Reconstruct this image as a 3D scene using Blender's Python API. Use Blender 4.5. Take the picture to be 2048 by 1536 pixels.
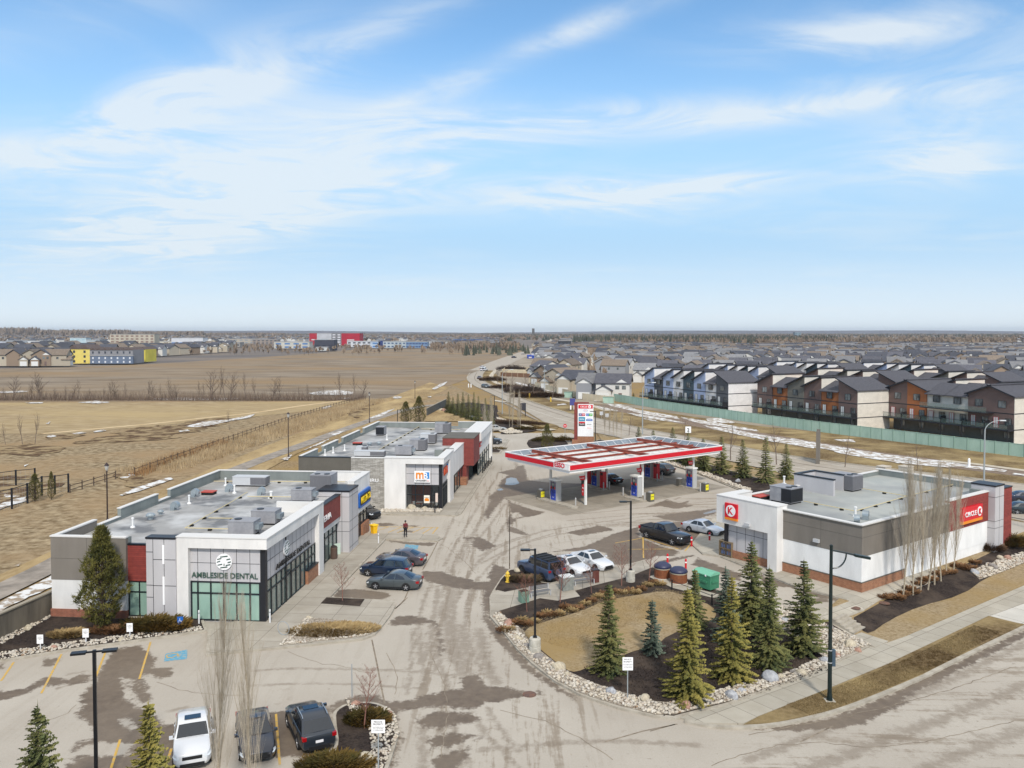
import bpy, bmesh, math, random
import numpy as np
from mathutils import Vector, Matrix, geometry
R=math.radians; PI=math.pi
scene=bpy.context.scene; C=scene.collection
for o in list(bpy.data.objects): bpy.data.objects.remove(o)
CAMH=22.0; FPX=1627.0; PITCH=R(1.7); HZ=663.0; CX=1024.0; CY=HZ+FPX*math.tan(PITCH)
cd=bpy.data.cameras.new('camera'); cam=bpy.data.objects.new('camera',cd); C.objects.link(cam)
cam.location=(0,0,CAMH); cam.rotation_euler=(R(90)-PITCH,0,0)
cd.sensor_width=36; cd.sensor_fit='HORIZONTAL'; cd.lens=36*FPX/2048; cd.shift_y=-(768-CY)/2048
cd.clip_start=0.5; cd.clip_end=60000
scene.camera=cam
SUN_EL=R(42); SUN_AZ=R(170)     # azimuth measured clockwise from +Y (view direction): behind and to the right
w=bpy.data.worlds.new('World'); scene.world=w; w.use_nodes=True
nt=w.node_tree; nt.nodes.clear()
def N(t,ty,**k):
 n=t.nodes.new(ty)
 for a,b in k.items(): setattr(n,a,b)
 return n
sky=N(nt,'ShaderNodeTexSky',sky_type='NISHITA',sun_disc=False,sun_elevation=SUN_EL,sun_rotation=SUN_AZ,altitude=600,air_density=1.0,dust_density=0.6,ozone_density=2.2)
def build_sky():
 L=nt.links.new
 tc=N(nt,'ShaderNodeTexCoord'); sp=N(nt,'ShaderNodeSeparateXYZ'); L(tc.outputs['Generated'],sp.inputs[0])
 def mth(op,a,b=None,c=None,clamp=False):
  m=N(nt,'ShaderNodeMath',operation=op,use_clamp=clamp)
  for i,x in enumerate((a,b,c)):
   if x is None: continue
   if isinstance(x,(int,float)): m.inputs[i].default_value=x
   else: L(x,m.inputs[i])
  return m.outputs[0]
 zz=mth('MAXIMUM',sp.outputs['Z'],0.0); den=mth('ADD',zz,0.055)
 u=mth('DIVIDE',sp.outputs['X'],den); v=mth('DIVIDE',sp.outputs['Y'],den)
 cb=N(nt,'ShaderNodeCombineXYZ'); L(u,cb.inputs[0]); L(v,cb.inputs[1])
 def noise(scale,detail,rough,loc,sc,dist=0.0,rot=0):
  mp=N(nt,'ShaderNodeMapping'); mp.inputs['Location'].default_value=loc; mp.inputs['Scale'].default_value=sc; mp.inputs['Rotation'].default_value=(0,0,rot)
  L(cb.outputs[0],mp.inputs[0]); n=N(nt,'ShaderNodeTexNoise'); n.inputs['Scale'].default_value=scale; n.inputs['Detail'].default_value=detail
  n.inputs['Roughness'].default_value=rough; n.inputs['Distortion'].default_value=dist; L(mp.outputs[0],n.inputs['Vector']); return n.outputs[0]
 def ramp(x,a,b,hi=1.0):
  m=N(nt,'ShaderNodeMapRange',interpolation_type='SMOOTHSTEP'); m.inputs[1].default_value=a; m.inputs[2].default_value=b; m.inputs[4].default_value=hi; L(x,m.inputs[0]); return m.outputs[0]
 wisp=noise(1.3,10,.60,(7.3,2.2,0),(.9,1.15,1),1.3,.3); soft=noise(.5,5,.55,(1.3,8.2,0),(.7,1.4,1),.4,.3)
 az=mth('DIVIDE',sp.outputs['X'],mth('MAXIMUM',sp.outputs['Y'],.05)); el=mth('DIVIDE',sp.outputs['Z'],mth('MAXIMUM',sp.outputs['Y'],.05))
 def blob(px,py,sx,sy,deg,amp):
  a0,e0=(px-1024)/1627.,(663-py)/1627.; c,s_=math.cos(R(deg)),math.sin(R(deg)); dx=mth('SUBTRACT',az,a0); dy=mth('SUBTRACT',el,e0)
  p_=mth('DIVIDE',mth('ADD',mth('MULTIPLY',dx,c),mth('MULTIPLY',dy,s_)),sx/1627.); q=mth('DIVIDE',mth('SUBTRACT',mth('MULTIPLY',dy,c),mth('MULTIPLY',dx,s_)),sy/1627.)
  return mth('MULTIPLY',mth('EXPONENT',mth('MULTIPLY',mth('ADD',mth('MULTIPLY',p_,p_),mth('MULTIPLY',q,q)),-1.)),amp)
 tot=None
 for bb in ((520,330,340,125,10,1.25),(420,420,300,70,8,.8),(250,250,200,60,30,.8),(300,470,330,60,8,.6),(380,180,260,50,28,.6),(620,130,330,38,24,.7),(1080,100,330,26,22,1.0),(1240,390,250,36,2,1.35),(1400,370,260,18,3,.7),(1300,240,420,34,6,.95),(1650,215,260,22,8,.8),(880,345,60,16,8,.9),(1750,70,270,42,6,.85),(1900,280,170,80,10,.7),(1890,335,110,30,0,.8),(40,310,110,40,0,.8),(120,60,260,60,10,.6),(960,240,260,20,4,.7),(2100,150,200,60,15,.5)):
  x=blob(*bb); tot=x if tot is None else mth('ADD',tot,x)
 back=ramp(mth('MULTIPLY',sp.outputs['Y'],-1.),-.5,0,.6)  # unseen cloud behind the camera, also serves as fill light
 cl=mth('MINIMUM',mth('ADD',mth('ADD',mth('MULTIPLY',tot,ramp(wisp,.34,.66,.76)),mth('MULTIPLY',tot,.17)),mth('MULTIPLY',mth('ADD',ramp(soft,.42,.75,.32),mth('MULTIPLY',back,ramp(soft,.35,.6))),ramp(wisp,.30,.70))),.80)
 veil=ramp(sp.outputs['Z'],.36,.09,.95); low=ramp(sp.outputs['Z'],.12,-.01); vm=N(nt,'ShaderNodeMix',data_type='RGBA'); L(low,vm.inputs[0]); vm.inputs[6].default_value=(4.05,6.2,8.4,1); vm.inputs[7].default_value=(7.0,7.9,8.65,1)
 hs=N(nt,'ShaderNodeHueSaturation'); hs.inputs['Saturation'].default_value=1.12; hs.inputs['Hue'].default_value=.493; hs.inputs['Value'].default_value=1.7
 L(sky.outputs[0],hs.inputs['Color'])
 m1=N(nt,'ShaderNodeMix',data_type='RGBA'); L(veil,m1.inputs[0]); L(hs.outputs[0],m1.inputs[6]); L(vm.outputs[2],m1.inputs[7])
 m2=N(nt,'ShaderNodeMix',data_type='RGBA'); L(cl,m2.inputs[0]); L(m1.outputs[2],m2.inputs[6]); m2.inputs[7].default_value=(7.3,7.9,8.3,1)
 m3=N(nt,'ShaderNodeMix',data_type='RGBA'); L(ramp(sp.outputs['Z'],.42,.75,.85),m3.inputs[0]); L(m2.outputs[2],m3.inputs[6]); m3.inputs[7].default_value=(9.0,9.0,9.0,1)  # bright neutral zenith veil above the view, added as fill light
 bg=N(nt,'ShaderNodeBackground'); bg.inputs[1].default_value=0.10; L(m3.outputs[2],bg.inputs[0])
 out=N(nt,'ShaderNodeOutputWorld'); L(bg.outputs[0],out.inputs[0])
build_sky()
sd=bpy.data.lights.new('sun','SUN'); sd.energy=2.9; sd.angle=R(6); sd.color=(1,.93,.84)
so=bpy.data.objects.new('sun',sd); C.objects.link(so)
sdir=Vector((math.sin(SUN_AZ)*math.cos(SUN_EL),math.cos(SUN_AZ)*math.cos(SUN_EL),math.sin(SUN_EL)))
so.rotation_euler=sdir.to_track_quat('Z','Y').to_euler(); so.location=(0,-20,60)
scene.view_settings.view_transform='Standard'; scene.view_settings.look='None'; scene.view_settings.gamma=1
scene.view_settings.exposure=0.17
scene.render.engine='CYCLES'
cp,sp_=math.cos(PITCH),math.sin(PITCH)
def ray(px,py):
 a=(px-CX)/FPX; c=-(py-CY)/FPX
 return Vector((a, cp+c*sp_, -sp_+c*cp))
BD=Vector((.807,.590)).normalized(); AD=Vector((-BD.y,BD.x)); SN=Vector((BD.y,-BD.x))
S0=Vector((9.3,46.4))
def clamp(x,a=0.,b=1.): return max(a,min(b,x))
def gh(x,y):
 p=Vector((x,y))-S0; s=p.dot(BD); t=p.dot(SN)
 return -.65*clamp(s/18)*clamp((t+5)/3.6)
def P(px,py,z=0.):
 d=ray(px,py); k=(z-CAMH)/d.z
 return Vector((d.x*k,d.y*k,z))
def G(px,py,dz=0.):
 z=0.
 for i in range(6):
  p=P(px,py,z+dz); z=gh(p.x,p.y)
 return Vector((p.x,p.y,z))
def ZM(x0,y0,s,pts): return [(x0+a/s,y0+b/s) for a,b in pts]
def GL(pts,dz=0.):
 r=[]
 for a in pts:
  g=G(*a,dz); r.append((g.x,g.y))
 return r
class MB:
 def __init__(s): s.v=[]; s.f=[]; s.m=[]
 def add(s,vs,fs,m=0):
  b=len(s.v); s.v+=[tuple(x) for x in vs]; s.f+=[tuple(i+b for i in f) for f in fs]; s.m+=[m]*len(fs); return s
 def poly(s,pts,m=0): return s.add(pts,[tuple(range(len(pts)))],m)
 def box(s,x0,y0,z0,x1,y1,z1,m=0):
  return s.add([(x0,y0,z0),(x1,y0,z0),(x1,y1,z0),(x0,y1,z0),(x0,y0,z1),(x1,y0,z1),(x1,y1,z1),(x0,y1,z1)],
   [(0,3,2,1),(4,5,6,7),(0,1,5,4),(1,2,6,5),(2,3,7,6),(3,0,4,7)],m)
 def obox(s,c,ax,ay,az,m=0):   # centre and three half axes
  c,ax,ay,az=map(Vector,(c,ax,ay,az)); vs=[c+ax*i+ay*j+az*k for k in(-1,1) for i,j in((-1,-1),(1,-1),(1,1),(-1,1))]
  return s.add(vs,[(0,3,2,1),(4,5,6,7),(0,1,5,4),(1,2,6,5),(2,3,7,6),(3,0,4,7)],m)
 def prism(s,pts,z0,z1,m=0):
  n=len(pts); vs=[(a,b,z0) for a,b in pts]+[(a,b,z1) for a,b in pts]
  return s.add(vs,[tuple(range(n))[::-1],tuple(range(n,2*n))]+[(i,(i+1)%n,n+(i+1)%n,n+i) for i in range(n)],m)
 def xprism(s,prof,x0,x1,m=0):   # profile in (y,z) pushed along x
  n=len(prof); vs=[(x0,a,b) for a,b in prof]+[(x1,a,b) for a,b in prof]
  return s.add(vs,[tuple(range(n))[::-1],tuple(range(n,2*n))]+[(i,(i+1)%n,n+(i+1)%n,n+i) for i in range(n)],m)
 def yprism(s,prof,y0,y1,m=0):   # profile in (x,z) pushed along y
  n=len(prof); vs=[(a,y0,b) for a,b in prof]+[(a,y1,b) for a,b in prof]
  return s.add(vs,[tuple(range(n)),tuple(range(n,2*n))[::-1]]+[(i,n+i,n+(i+1)%n,(i+1)%n) for i in range(n)],m)
 def tube(s,pts,r,n=6,m=0,cap=True):
  pts=[Vector(p) for p in pts]; rs=r if isinstance(r,(list,tuple)) else [r]*len(pts)
  b=len(s.v); up=None
  for i,p in enumerate(pts):
   d=(pts[min(i+1,len(pts)-1)]-pts[max(i-1,0)]).normalized()
   if up is None: up=Vector((0,0,1)) if abs(d.z)<.9 else Vector((1,0,0))
   x=d.cross(up)
   if x.length<1e-4: x=d.cross(Vector((0,1,0)))
   x.normalize(); y=x.cross(d); up=y
   for k in range(n):
    a=2*PI*k/n; q=p+(x*math.cos(a)+y*math.sin(a))*rs[i]; s.v.append(tuple(q))
  for i in range(len(pts)-1):
   for k in range(n):
    s.f.append((b+i*n+k,b+i*n+(k+1)%n,b+(i+1)*n+(k+1)%n,b+(i+1)*n+k)); s.m.append(m)
  if cap:
   s.f.append(tuple(b+k for k in range(n))[::-1]); s.m.append(m)
   e=b+(len(pts)-1)*n; s.f.append(tuple(e+k for k in range(n))); s.m.append(m)
  return s
 def cyl(s,x,y,z0,z1,r0,r1=None,n=12,m=0): return s.tube([(x,y,z0),(x,y,z1)],[r0,r0 if r1 is None else r1],n,m)
 def lathe(s,prof,n=16,o=(0,0,0),m=0):
  b=len(s.v)
  for r,z in prof:
   for k in range(n):
    a=2*PI*k/n; s.v.append((o[0]+r*math.cos(a),o[1]+r*math.sin(a),o[2]+z))
  for i in range(len(prof)-1):
   for k in range(n): s.f.append((b+i*n+k,b+i*n+(k+1)%n,b+(i+1)*n+(k+1)%n,b+(i+1)*n+k)); s.m.append(m)
  s.f.append(tuple(b+k for k in range(n))[::-1]); s.m.append(m); e=b+(len(prof)-1)*n; s.f.append(tuple(e+k for k in range(n))); s.m.append(m)
  return s
 def mesh(s,name,mats,smooth=False,recalc=True):
  me=bpy.data.meshes.new(name); me.from_pydata(s.v,[],s.f)
  if not isinstance(mats,(list,tuple)): mats=[mats]
  for m in mats: me.materials.append(m)
  if len(mats)>1: me.polygons.foreach_set('material_index',s.m)
  if recalc and len(s.f)<60000:
   bm=bmesh.new(); bm.from_mesh(me); bmesh.ops.recalc_face_normals(bm,faces=bm.faces); bm.to_mesh(me); bm.free()
  if smooth: me.polygons.foreach_set('use_smooth',[True]*len(me.polygons))
  me.update(); return me
 def build(s,name,mats,parent=None,smooth=False,recalc=True):
  o=bpy.data.objects.new(name,s.mesh(name,mats,smooth,recalc)); C.objects.link(o)
  if parent is not None: o.parent=parent
  if smooth=='auto': pass
  return o
def tag(o,label=None,cat=None,group=None,kind=None):
 if label: o['label']=label
 if cat: o['category']=cat
 if group: o['group']=group
 if kind: o['kind']=kind
 return o
def thing(name,label,cat,loc=(0,0,0),rz=0,group=None):
 o=bpy.data.objects.new(name,None); C.objects.link(o); o.empty_display_size=.3
 o.location=loc; o.rotation_euler=(0,0,rz); return tag(o,label,cat,group)
def struct(o): o['kind']='structure'; return o
KIDS={}
def kids(o): return [c for c in bpy.data.objects if c.parent==o]
def copy_tree(o,parent=None,tree=None):
 c=o.copy(); C.objects.link(c); c.parent=parent
 for k,sub in (tree if tree is not None else snap(o)): copy_tree(k,c,sub)
 return c
def snap(o): return [(k,snap(k)) for k in o.children]
def place(proto,loc,rz=0,label=None,group=None,sc=None,tree=None,first=False):
 o=proto if first else copy_tree(proto,None,tree)
 o.location=loc; o.rotation_euler=(0,0,rz)
 if sc is not None: o.scale=(sc,sc,sc) if not isinstance(sc,(tuple,list)) else sc
 if label: o['label']=label
 if group: o['group']=group
 return o
def lin(c):
 c=[x/255. for x in c]; return tuple((x/12.92 if x<=.04045 else ((x+.055)/1.055)**2.4) for x in c)+(1.,)
MATS={}
def mat(name,col,rough=.8,met=0.,col2=None,scale=1.,detail=5,contrast=(.35,.65),bump=0.,bscale=None,stretch=(1,1,1),world=False,spec=.5,emit=0.,coat=0.,rnd=0.,col3=None,scale3=.2):
 """principled material; col/col2 mixed by noise (object or world coordinates)"""
 if name in MATS: return MATS[name]
 m=bpy.data.materials.new(name); m.use_nodes=True; t=m.node_tree; b=t.nodes['Principled BSDF']; L=t.links.new
 b.inputs['Base Color'].default_value=lin(col); b.inputs['Roughness'].default_value=rough; b.inputs['Metallic'].default_value=met
 b.inputs['Specular IOR Level'].default_value=spec; b.inputs['Coat Weight'].default_value=coat
 if emit: b.inputs['Emission Color'].default_value=lin(col); b.inputs['Emission Strength'].default_value=emit
 vec=None
 if col2 or bump or col3:
  if world: g=N(t,'ShaderNodeNewGeometry'); vec=g.outputs['Position']
  else: g=N(t,'ShaderNodeTexCoord'); vec=g.outputs['Object']
  if stretch!=(1,1,1):
   mp=N(t,'ShaderNodeMapping'); mp.inputs['Scale'].default_value=stretch; L(vec,mp.inputs[0]); vec=mp.outputs[0]
 cur=None
 def nz(sc,d=detail):
  n=N(t,'ShaderNodeTexNoise'); n.inputs['Scale'].default_value=sc; n.inputs['Detail'].default_value=d; n.inputs['Roughness'].default_value=.6; L(vec,n.inputs['Vector']); return n.outputs[0]
 def rng(x,a,b2):
  r=N(t,'ShaderNodeMapRange'); r.inputs[1].default_value=a; r.inputs[2].default_value=b2; L(x,r.inputs[0]); return r.outputs[0]
 if col2:
  mx=N(t,'ShaderNodeMix',data_type='RGBA'); L(rng(nz(scale),*contrast),mx.inputs[0]); mx.inputs[6].default_value=lin(col); mx.inputs[7].default_value=lin(col2); cur=mx.outputs[2]
 if col3:
  mx=N(t,'ShaderNodeMix',data_type='RGBA'); L(rng(nz(scale3,3),.42,.66),mx.inputs[0])
  if cur: L(cur,mx.inputs[6])
  else: mx.inputs[6].default_value=lin(col)
  mx.inputs[7].default_value=lin(col3); cur=mx.outputs[2]
 if rnd:
  oi=N(t,'ShaderNodeObjectInfo'); hs=N(t,'ShaderNodeHueSaturation')
  r=N(t,'ShaderNodeMapRange'); r.inputs[3].default_value=1-rnd; r.inputs[4].default_value=1+rnd; L(oi.outputs['Random'],r.inputs[0]); L(r.outputs[0],hs.inputs['Value'])
  if cur: L(cur,hs.inputs['Color'])
  else: hs.inputs['Color'].default_value=lin(col)
  cur=hs.outputs[0]
 if cur: L(cur,b.inputs['Base Color'])
 if bump:
  bp=N(t,'ShaderNodeBump'); bp.inputs['Strength'].default_value=bump; bp.inputs['Distance'].default_value=.05; L(nz(bscale or scale*3),bp.inputs['Height']); L(bp.outputs[0],b.inputs['Normal'])
 MATS[name]=m; return m
def mnodes(m): t=m.node_tree; return t,t.nodes['Principled BSDF'],t.links.new
def text(parent,name,s,u,z,o,h,m,wall='front',off=.0,width=None,depth=.05,label=None,center=True,bold=.02,pl=0.):
 """lettering standing on a wall. wall front: faces -y at y=pl ; right: faces +x at x=pl ; left: faces -x at x=pl"""
 cu=bpy.data.curves.new(name,'FONT'); cu.body=s; cu.size=1; cu.extrude=.5; cu.offset=min(bold,.02) if len(s)==1 else min(bold,.008); cu.align_x='CENTER' if center else 'LEFT'; cu.resolution_u=3
 to=bpy.data.objects.new(name,cu); C.objects.link(to); dg=bpy.context.evaluated_depsgraph_get(); me=bpy.data.meshes.new_from_object(to.evaluated_get(dg)); bpy.data.objects.remove(to)
 co=np.empty(len(me.vertices)*3); me.vertices.foreach_get('co',co); co=co.reshape(-1,3)
 y0,y1=co[:,1].min(),co[:,1].max(); x0,x1=co[:,0].min(),co[:,0].max()
 sy=h/(y1-y0); sx=sy if width is None else width/(x1-x0); xc=(x0+x1)/2 if center else x0
 U=(co[:,0]-xc)*sx; Zz=(co[:,1]-y0)*sy+z; O=o+(co[:,2]+.5)*depth
 if wall=='front': q=np.stack([u+U,pl-O,Zz],1)
 elif wall=='right': q=np.stack([pl+O,u+U,Zz],1)
 elif wall=='left': q=np.stack([pl-O,u-U,Zz],1)
 else: q=np.stack([u+U,z+(co[:,1]-(y0+y1)/2)*sy,np.full(len(U),0.)+O],1)
 me.vertices.foreach_set('co',q.reshape(-1)); me.materials.clear(); me.materials.append(m); me.update()
 ob=bpy.data.objects.new(name,me); C.objects.link(ob); ob.parent=parent
 if label: ob['label']=label
 return ob
# ================= GROUND =================
rng=random.Random(7)
def area2(p): return sum(p[i][0]*p[(i+1)%len(p)][1]-p[(i+1)%len(p)][0]*p[i][1] for i in range(len(p)))/2
def ccw(p): return list(p) if area2(p)>0 else list(p)[::-1]
def inset(p,d):
 p=ccw(p); n=len(p); out=[]
 for i in range(n):
  a,b,c=Vector(p[i-1]),Vector(p[i]),Vector(p[(i+1)%n]); e1=(b-a).normalized(); e2=(c-b).normalized()
  n1=Vector((-e1.y,e1.x)); n2=Vector((-e2.y,e2.x)); k=n1+n2; L=k.length
  k=k/L if L>.3 else n1
  s=d/max(.55,k.dot(n1)); q=b+k*s; out.append((q.x,q.y))
 return out
def ragged(p,amp=.5,step=1.,seed=1):
 r=random.Random(seed); out=[]; n=len(p)
 for i in range(n):
  a,b=Vector(p[i]),Vector(p[(i+1)%n]); L=(b-a).length; k=max(1,min(60,int(L/step))); nn=Vector((-(b-a).y,(b-a).x)).normalized() if L>0 else Vector((0,0))
  for j in range(k):
   q=a+(b-a)*(j/k)+nn*r.uniform(-amp,amp); out.append((q.x,q.y))
 return out
def smoothpoly(p,it=2):
 for _ in range(it):
  o=[]
  for i in range(len(p)):
   a,b=p[i],p[(i+1)%len(p)]; o+=[(a[0]*.75+b[0]*.25,a[1]*.75+b[1]*.25),(a[0]*.25+b[0]*.75,a[1]*.25+b[1]*.75)]
  p=o
 return p
def smoothline(p,it=2):
 for _ in range(it):
  o=[p[0]]
  for a,b in zip(p,p[1:]): o+=[(a[0]*.75+b[0]*.25,a[1]*.75+b[1]*.25),(a[0]*.25+b[0]*.75,a[1]*.25+b[1]*.75)]
  p=o+[p[-1]]
 return p
def strip(line,hw):
 L,Rr=[],[]; hs=hw if isinstance(hw,(list,tuple)) else [hw]*len(line)
 for i,p in enumerate(line):
  d=(Vector(line[min(i+1,len(line)-1)])-Vector(line[max(0,i-1)])).normalized(); n=Vector((-d.y,d.x))*hs[i]
  L.append((p[0]+n.x,p[1]+n.y)); Rr.append((p[0]-n.x,p[1]-n.y))
 return L,Rr
def drape(bm,off):
 """cut where the slope to the street bends, then lay every vertex on the ground"""
 xs=[v.co.x for v in bm.verts]; ys=[v.co.y for v in bm.verts]; near=min(xs)<95 and max(xs)>-2 and min(ys)<110 and max(ys)>25
 if near:
  def cut(p,n):
   bmesh.ops.bisect_plane(bm,geom=bm.verts[:]+bm.edges[:]+bm.faces[:],plane_co=(p.x,p.y,0),plane_no=(n.x,n.y,0))
  for t in (-5,-4.1,-3.2,-2.3,-1.4): cut(S0+SN*t,SN)
  for s in (0,3,6,9,12,15,18): cut(S0+BD*s,BD)
 for v in bm.verts: v.co.z=gh(v.co.x,v.co.y)+off
def sheet(name,pts,z,m,skirt=0.,obj=True,holes=None):
 bm=bmesh.new(); pts=ccw(pts)
 tris=geometry.tessellate_polygon([[Vector((a,b,0)) for a,b in pts]]+[[Vector((a,b,0)) for a,b in h] for h in (holes or [])])
 allp=list(pts)+[q for h in (holes or []) for q in h]
 vs=[bm.verts.new((a,b,0)) for a,b in allp]
 for t in tris:
  try: bm.faces.new([vs[i] for i in t])
  except ValueError: pass
 drape(bm,z)
 if skirt:
  e=[x for x in bm.edges if len(x.link_faces)==1]; r=bmesh.ops.extrude_edge_only(bm,edges=e)
  for v in r['geom']:
   if isinstance(v,bmesh.types.BMVert): v.co.z-=skirt
 bmesh.ops.recalc_face_normals(bm,faces=bm.faces)
 up=sum(f.normal.z*f.calc_area() for f in bm.faces)
 if up<0: bmesh.ops.reverse_faces(bm,faces=bm.faces)
 me=bpy.data.meshes.new(name); bm.to_mesh(me); bm.free(); me.materials.append(m)
 o=bpy.data.objects.new(name,me); C.objects.link(o); return struct(o)
def ribbon(name,line,hw,z,m,skirt=0.):
 L,Rr=strip(line,hw); return sheet(name,L+Rr[::-1],z,m,skirt)
def conc_mat(name,c1,c2,ang=None,step=1.5,step2=None,jt=.035):
 m=mat(name,c1,.85,col2=c2,scale=.5,detail=8,contrast=(.3,.7),world=True,bump=.15,bscale=30)
 if ang is not None:
  t,b,L=mnodes(m); g=N(t,'ShaderNodeNewGeometry'); mp=N(t,'ShaderNodeMapping'); mp.inputs['Rotation'].default_value=(0,0,-ang); L(g.outputs['Position'],mp.inputs[0])
  sx=N(t,'ShaderNodeSeparateXYZ'); L(mp.outputs[0],sx.inputs[0]); outs=[]
  for ax,st in (('X',step),('Y',step2 or step)):
   a=N(t,'ShaderNodeMath',operation='PINGPONG'); a.inputs[1].default_value=st/2; L(sx.outputs[ax],a.inputs[0])
   c=N(t,'ShaderNodeMath',operation='LESS_THAN'); c.inputs[1].default_value=jt/2; L(a.outputs[0],c.inputs[0]); outs.append(c.outputs[0])
  mx=N(t,'ShaderNodeMath',operation='MAXIMUM'); L(outs[0],mx.inputs[0]); L(outs[1],mx.inputs[1])
  src=b.inputs['Base Color'].links[0].from_socket
  br=N(t,'ShaderNodeTexWhiteNoise',noise_dimensions='2D'); fl=N(t,'ShaderNodeVectorMath',operation='SNAP'); fl.inputs[1].default_value=(step,step2 or step,1); L(mp.outputs[0],fl.inputs[0]); L(fl.outputs[0],br.inputs['Vector'])
  hs=N(t,'ShaderNodeHueSaturation'); r=N(t,'ShaderNodeMapRange'); r.inputs[3].default_value=.88; r.inputs[4].default_value=1.06; L(br.outputs['Value'],r.inputs[0]); L(r.outputs[0],hs.inputs['Value']); L(src,hs.inputs['Color'])
  mm=N(t,'ShaderNodeMix',data_type='RGBA'); L(mx.outputs[0],mm.inputs[0]); L(hs.outputs[0],mm.inputs[6]); mm.inputs[7].default_value=lin((105,98,88)); L(mm.outputs[2],b.inputs['Base Color'])
 return m
STRIP_A=math.atan2(.9962,.0872); B_A=math.atan2(.59,.807)
M_walkD=conc_mat('concrete_paving_strip',(172,165,152),(152,144,130),R(-5),1.9,1.9)
M_walkK=conc_mat('concrete_paving_street',(178,172,158),(160,153,138),B_A,1.6,1.9)
M_kerb=mat('kerb_concrete',(176,169,155),.9,col2=(150,142,128),scale=1.5,world=True,bump=.1)
M_pad=conc_mat('fuel_pad_concrete',(158,149,134),(134,126,112),B_A,5.,5.,.06)
M_grass=mat('dry_grass',(160,140,108),1,col2=(112,92,64),scale=2.2,detail=9,contrast=(.35,.68),world=True,bump=.8,bscale=9,spec=.05,col3=(148,124,80),scale3=.09)
M_lawn=mat('dormant_lawn',(164,148,120),1,col2=(126,108,80),scale=4.5,detail=9,contrast=(.35,.7),world=True,bump=.7,bscale=14,spec=.05,col3=(150,128,88),scale3=.14)
M_verge=mat('verge_grass',(134,116,88),1,col2=(90,74,50),scale=3.,detail=9,contrast=(.32,.62),world=True,bump=.9,bscale=10,spec=.05,col3=(158,140,102),scale3=.12,stretch=(1,1,1))
M_mulch=mat('bark_mulch',(66,58,54),1,col2=(38,33,31),scale=6,detail=8,contrast=(.35,.65),world=True,bump=1.,bscale=14,spec=.1,col3=(80,70,62),scale3=.5)
M_peb=mat('pebble_bed',(186,176,160),1,col2=(120,108,94),scale=7,detail=3,contrast=(.35,.6),world=True,bump=1.,bscale=12)
M_snow=mat('old_snow',(216,216,214),.8,col2=(150,134,114),scale=.8,detail=9,contrast=(.47,.54),world=True,bump=.3)
M_gravel=mat('gravel_track',(134,116,98),1,col2=(108,92,78),scale=1.2,detail=8,world=True,bump=.4)
M_road=mat('arterial_road',(172,163,148),.9,col2=(150,140,126),scale=.35,detail=8,contrast=(.3,.7),world=True,stretch=(1,1,1),bump=.1)
M_paint=mat('white_road_paint',(222,218,206),.8,col2=(176,168,150),scale=3,world=True,contrast=(.45,.75))
M_yel=mat('yellow_stall_paint',(200,160,70),.8,col2=(170,152,116),scale=5,detail=8,world=True,contrast=(.48,.60))
M_blue=mat('blue_stall_paint',(84,150,178),.8,col2=(150,160,156),scale=6,world=True,contrast=(.48,.6))
def field_mat():
 m=mat('brown_field',(148,136,120),1,col2=(110,98,84),scale=.06,detail=9,contrast=(.36,.68),world=True,spec=.02,stretch=(.5,1.6,1),col3=(142,122,96),scale3=.012)
 return m
M_field=field_mat()
M_park=mat('park_grass',(172,154,124),1,col2=(134,116,86),scale=.35,detail=9,contrast=(.35,.68),world=True,spec=.02,stretch=(.6,1.3,1),bump=.5,bscale=3,col3=(170,150,112),scale3=.02)
M_tall=mat('tall_dry_grass',(168,152,124),1,col2=(108,92,70),scale=.9,detail=10,contrast=(.35,.64),world=True,spec=.02,bump=1.,bscale=3,col3=(150,128,98),scale3=.05)
M_mown=mat('mown_orange_grass',(158,138,106),1,col2=(122,102,70),scale=1.4,detail=9,contrast=(.35,.7),world=True,spec=.02,stretch=(1.5,.5,1),bump=.5,bscale=6,col3=(178,156,116),scale3=.1)
M_swale=mat('damp_dark_grass',(92,74,58),1,col2=(150,132,102),scale=.35,detail=10,contrast=(.44,.56),world=True,spec=.02,bump=1,bscale=3)
M_suburb=mat('suburb_ground',(158,146,128),1,col2=(126,116,100),scale=.05,detail=8,world=True)
sheet('ground',[(-14000,-200),(14000,-200),(14000,14000),(-14000,14000)],-.9,mat('far_ground',(132,122,112),1,col2=(106,102,100),scale=.006,detail=9,contrast=(.36,.62),world=True,spec=.02,stretch=(1,2.2,1)))
def Wp(pts): return GL(pts)
sheet('verge',[(-140,20),(120,20),(230,130),(230,230),(70,480),(-60,500),(-140,200)],-.04,M_grass)
sheet('suburb_ground',Wp([(1040,700),(1300,690),(2048,690),(2900,700),(3600,900),(2048,905),(1500,850),(1245,812),(1100,800),(1010,765),(985,742),(1010,722)]),.0,M_suburb)
sheet('park_grass',Wp([(-1500,802),(740,802),(905,770),(945,790),(985,815),(1060,842),(900,860),(850,880),(600,900),(400,960),(0,1170),(-900,1400)]),.0,M_tall)
sheet('ploughed_field',Wp([(-1800,752),(0,737),(140,735),(300,728),(500,716),(600,709),(730,697.5),(900,697),(1065,697),(1045,706),(1000,722),(962,740),(945,748),(930,760),(860,785),(740,800),(512,802),(0,804),(-1500,806)]),.02,M_field)
sheet('park_lawn',Wp([(-1200,808),(0,806),(512,804),(735,803),(700,812),(620,822),(512,833),(300,853),(130,868),(0,868),(-900,900)]),.04,M_park)
ribbon('park_path',smoothline(Wp([(85,868),(325,846),(420,835),(512,826),(600,812),(690,801)])),1.0,.07,mat('pale_path',(202,180,142),1,col2=(180,154,112),scale=.3,world=True))
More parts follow.
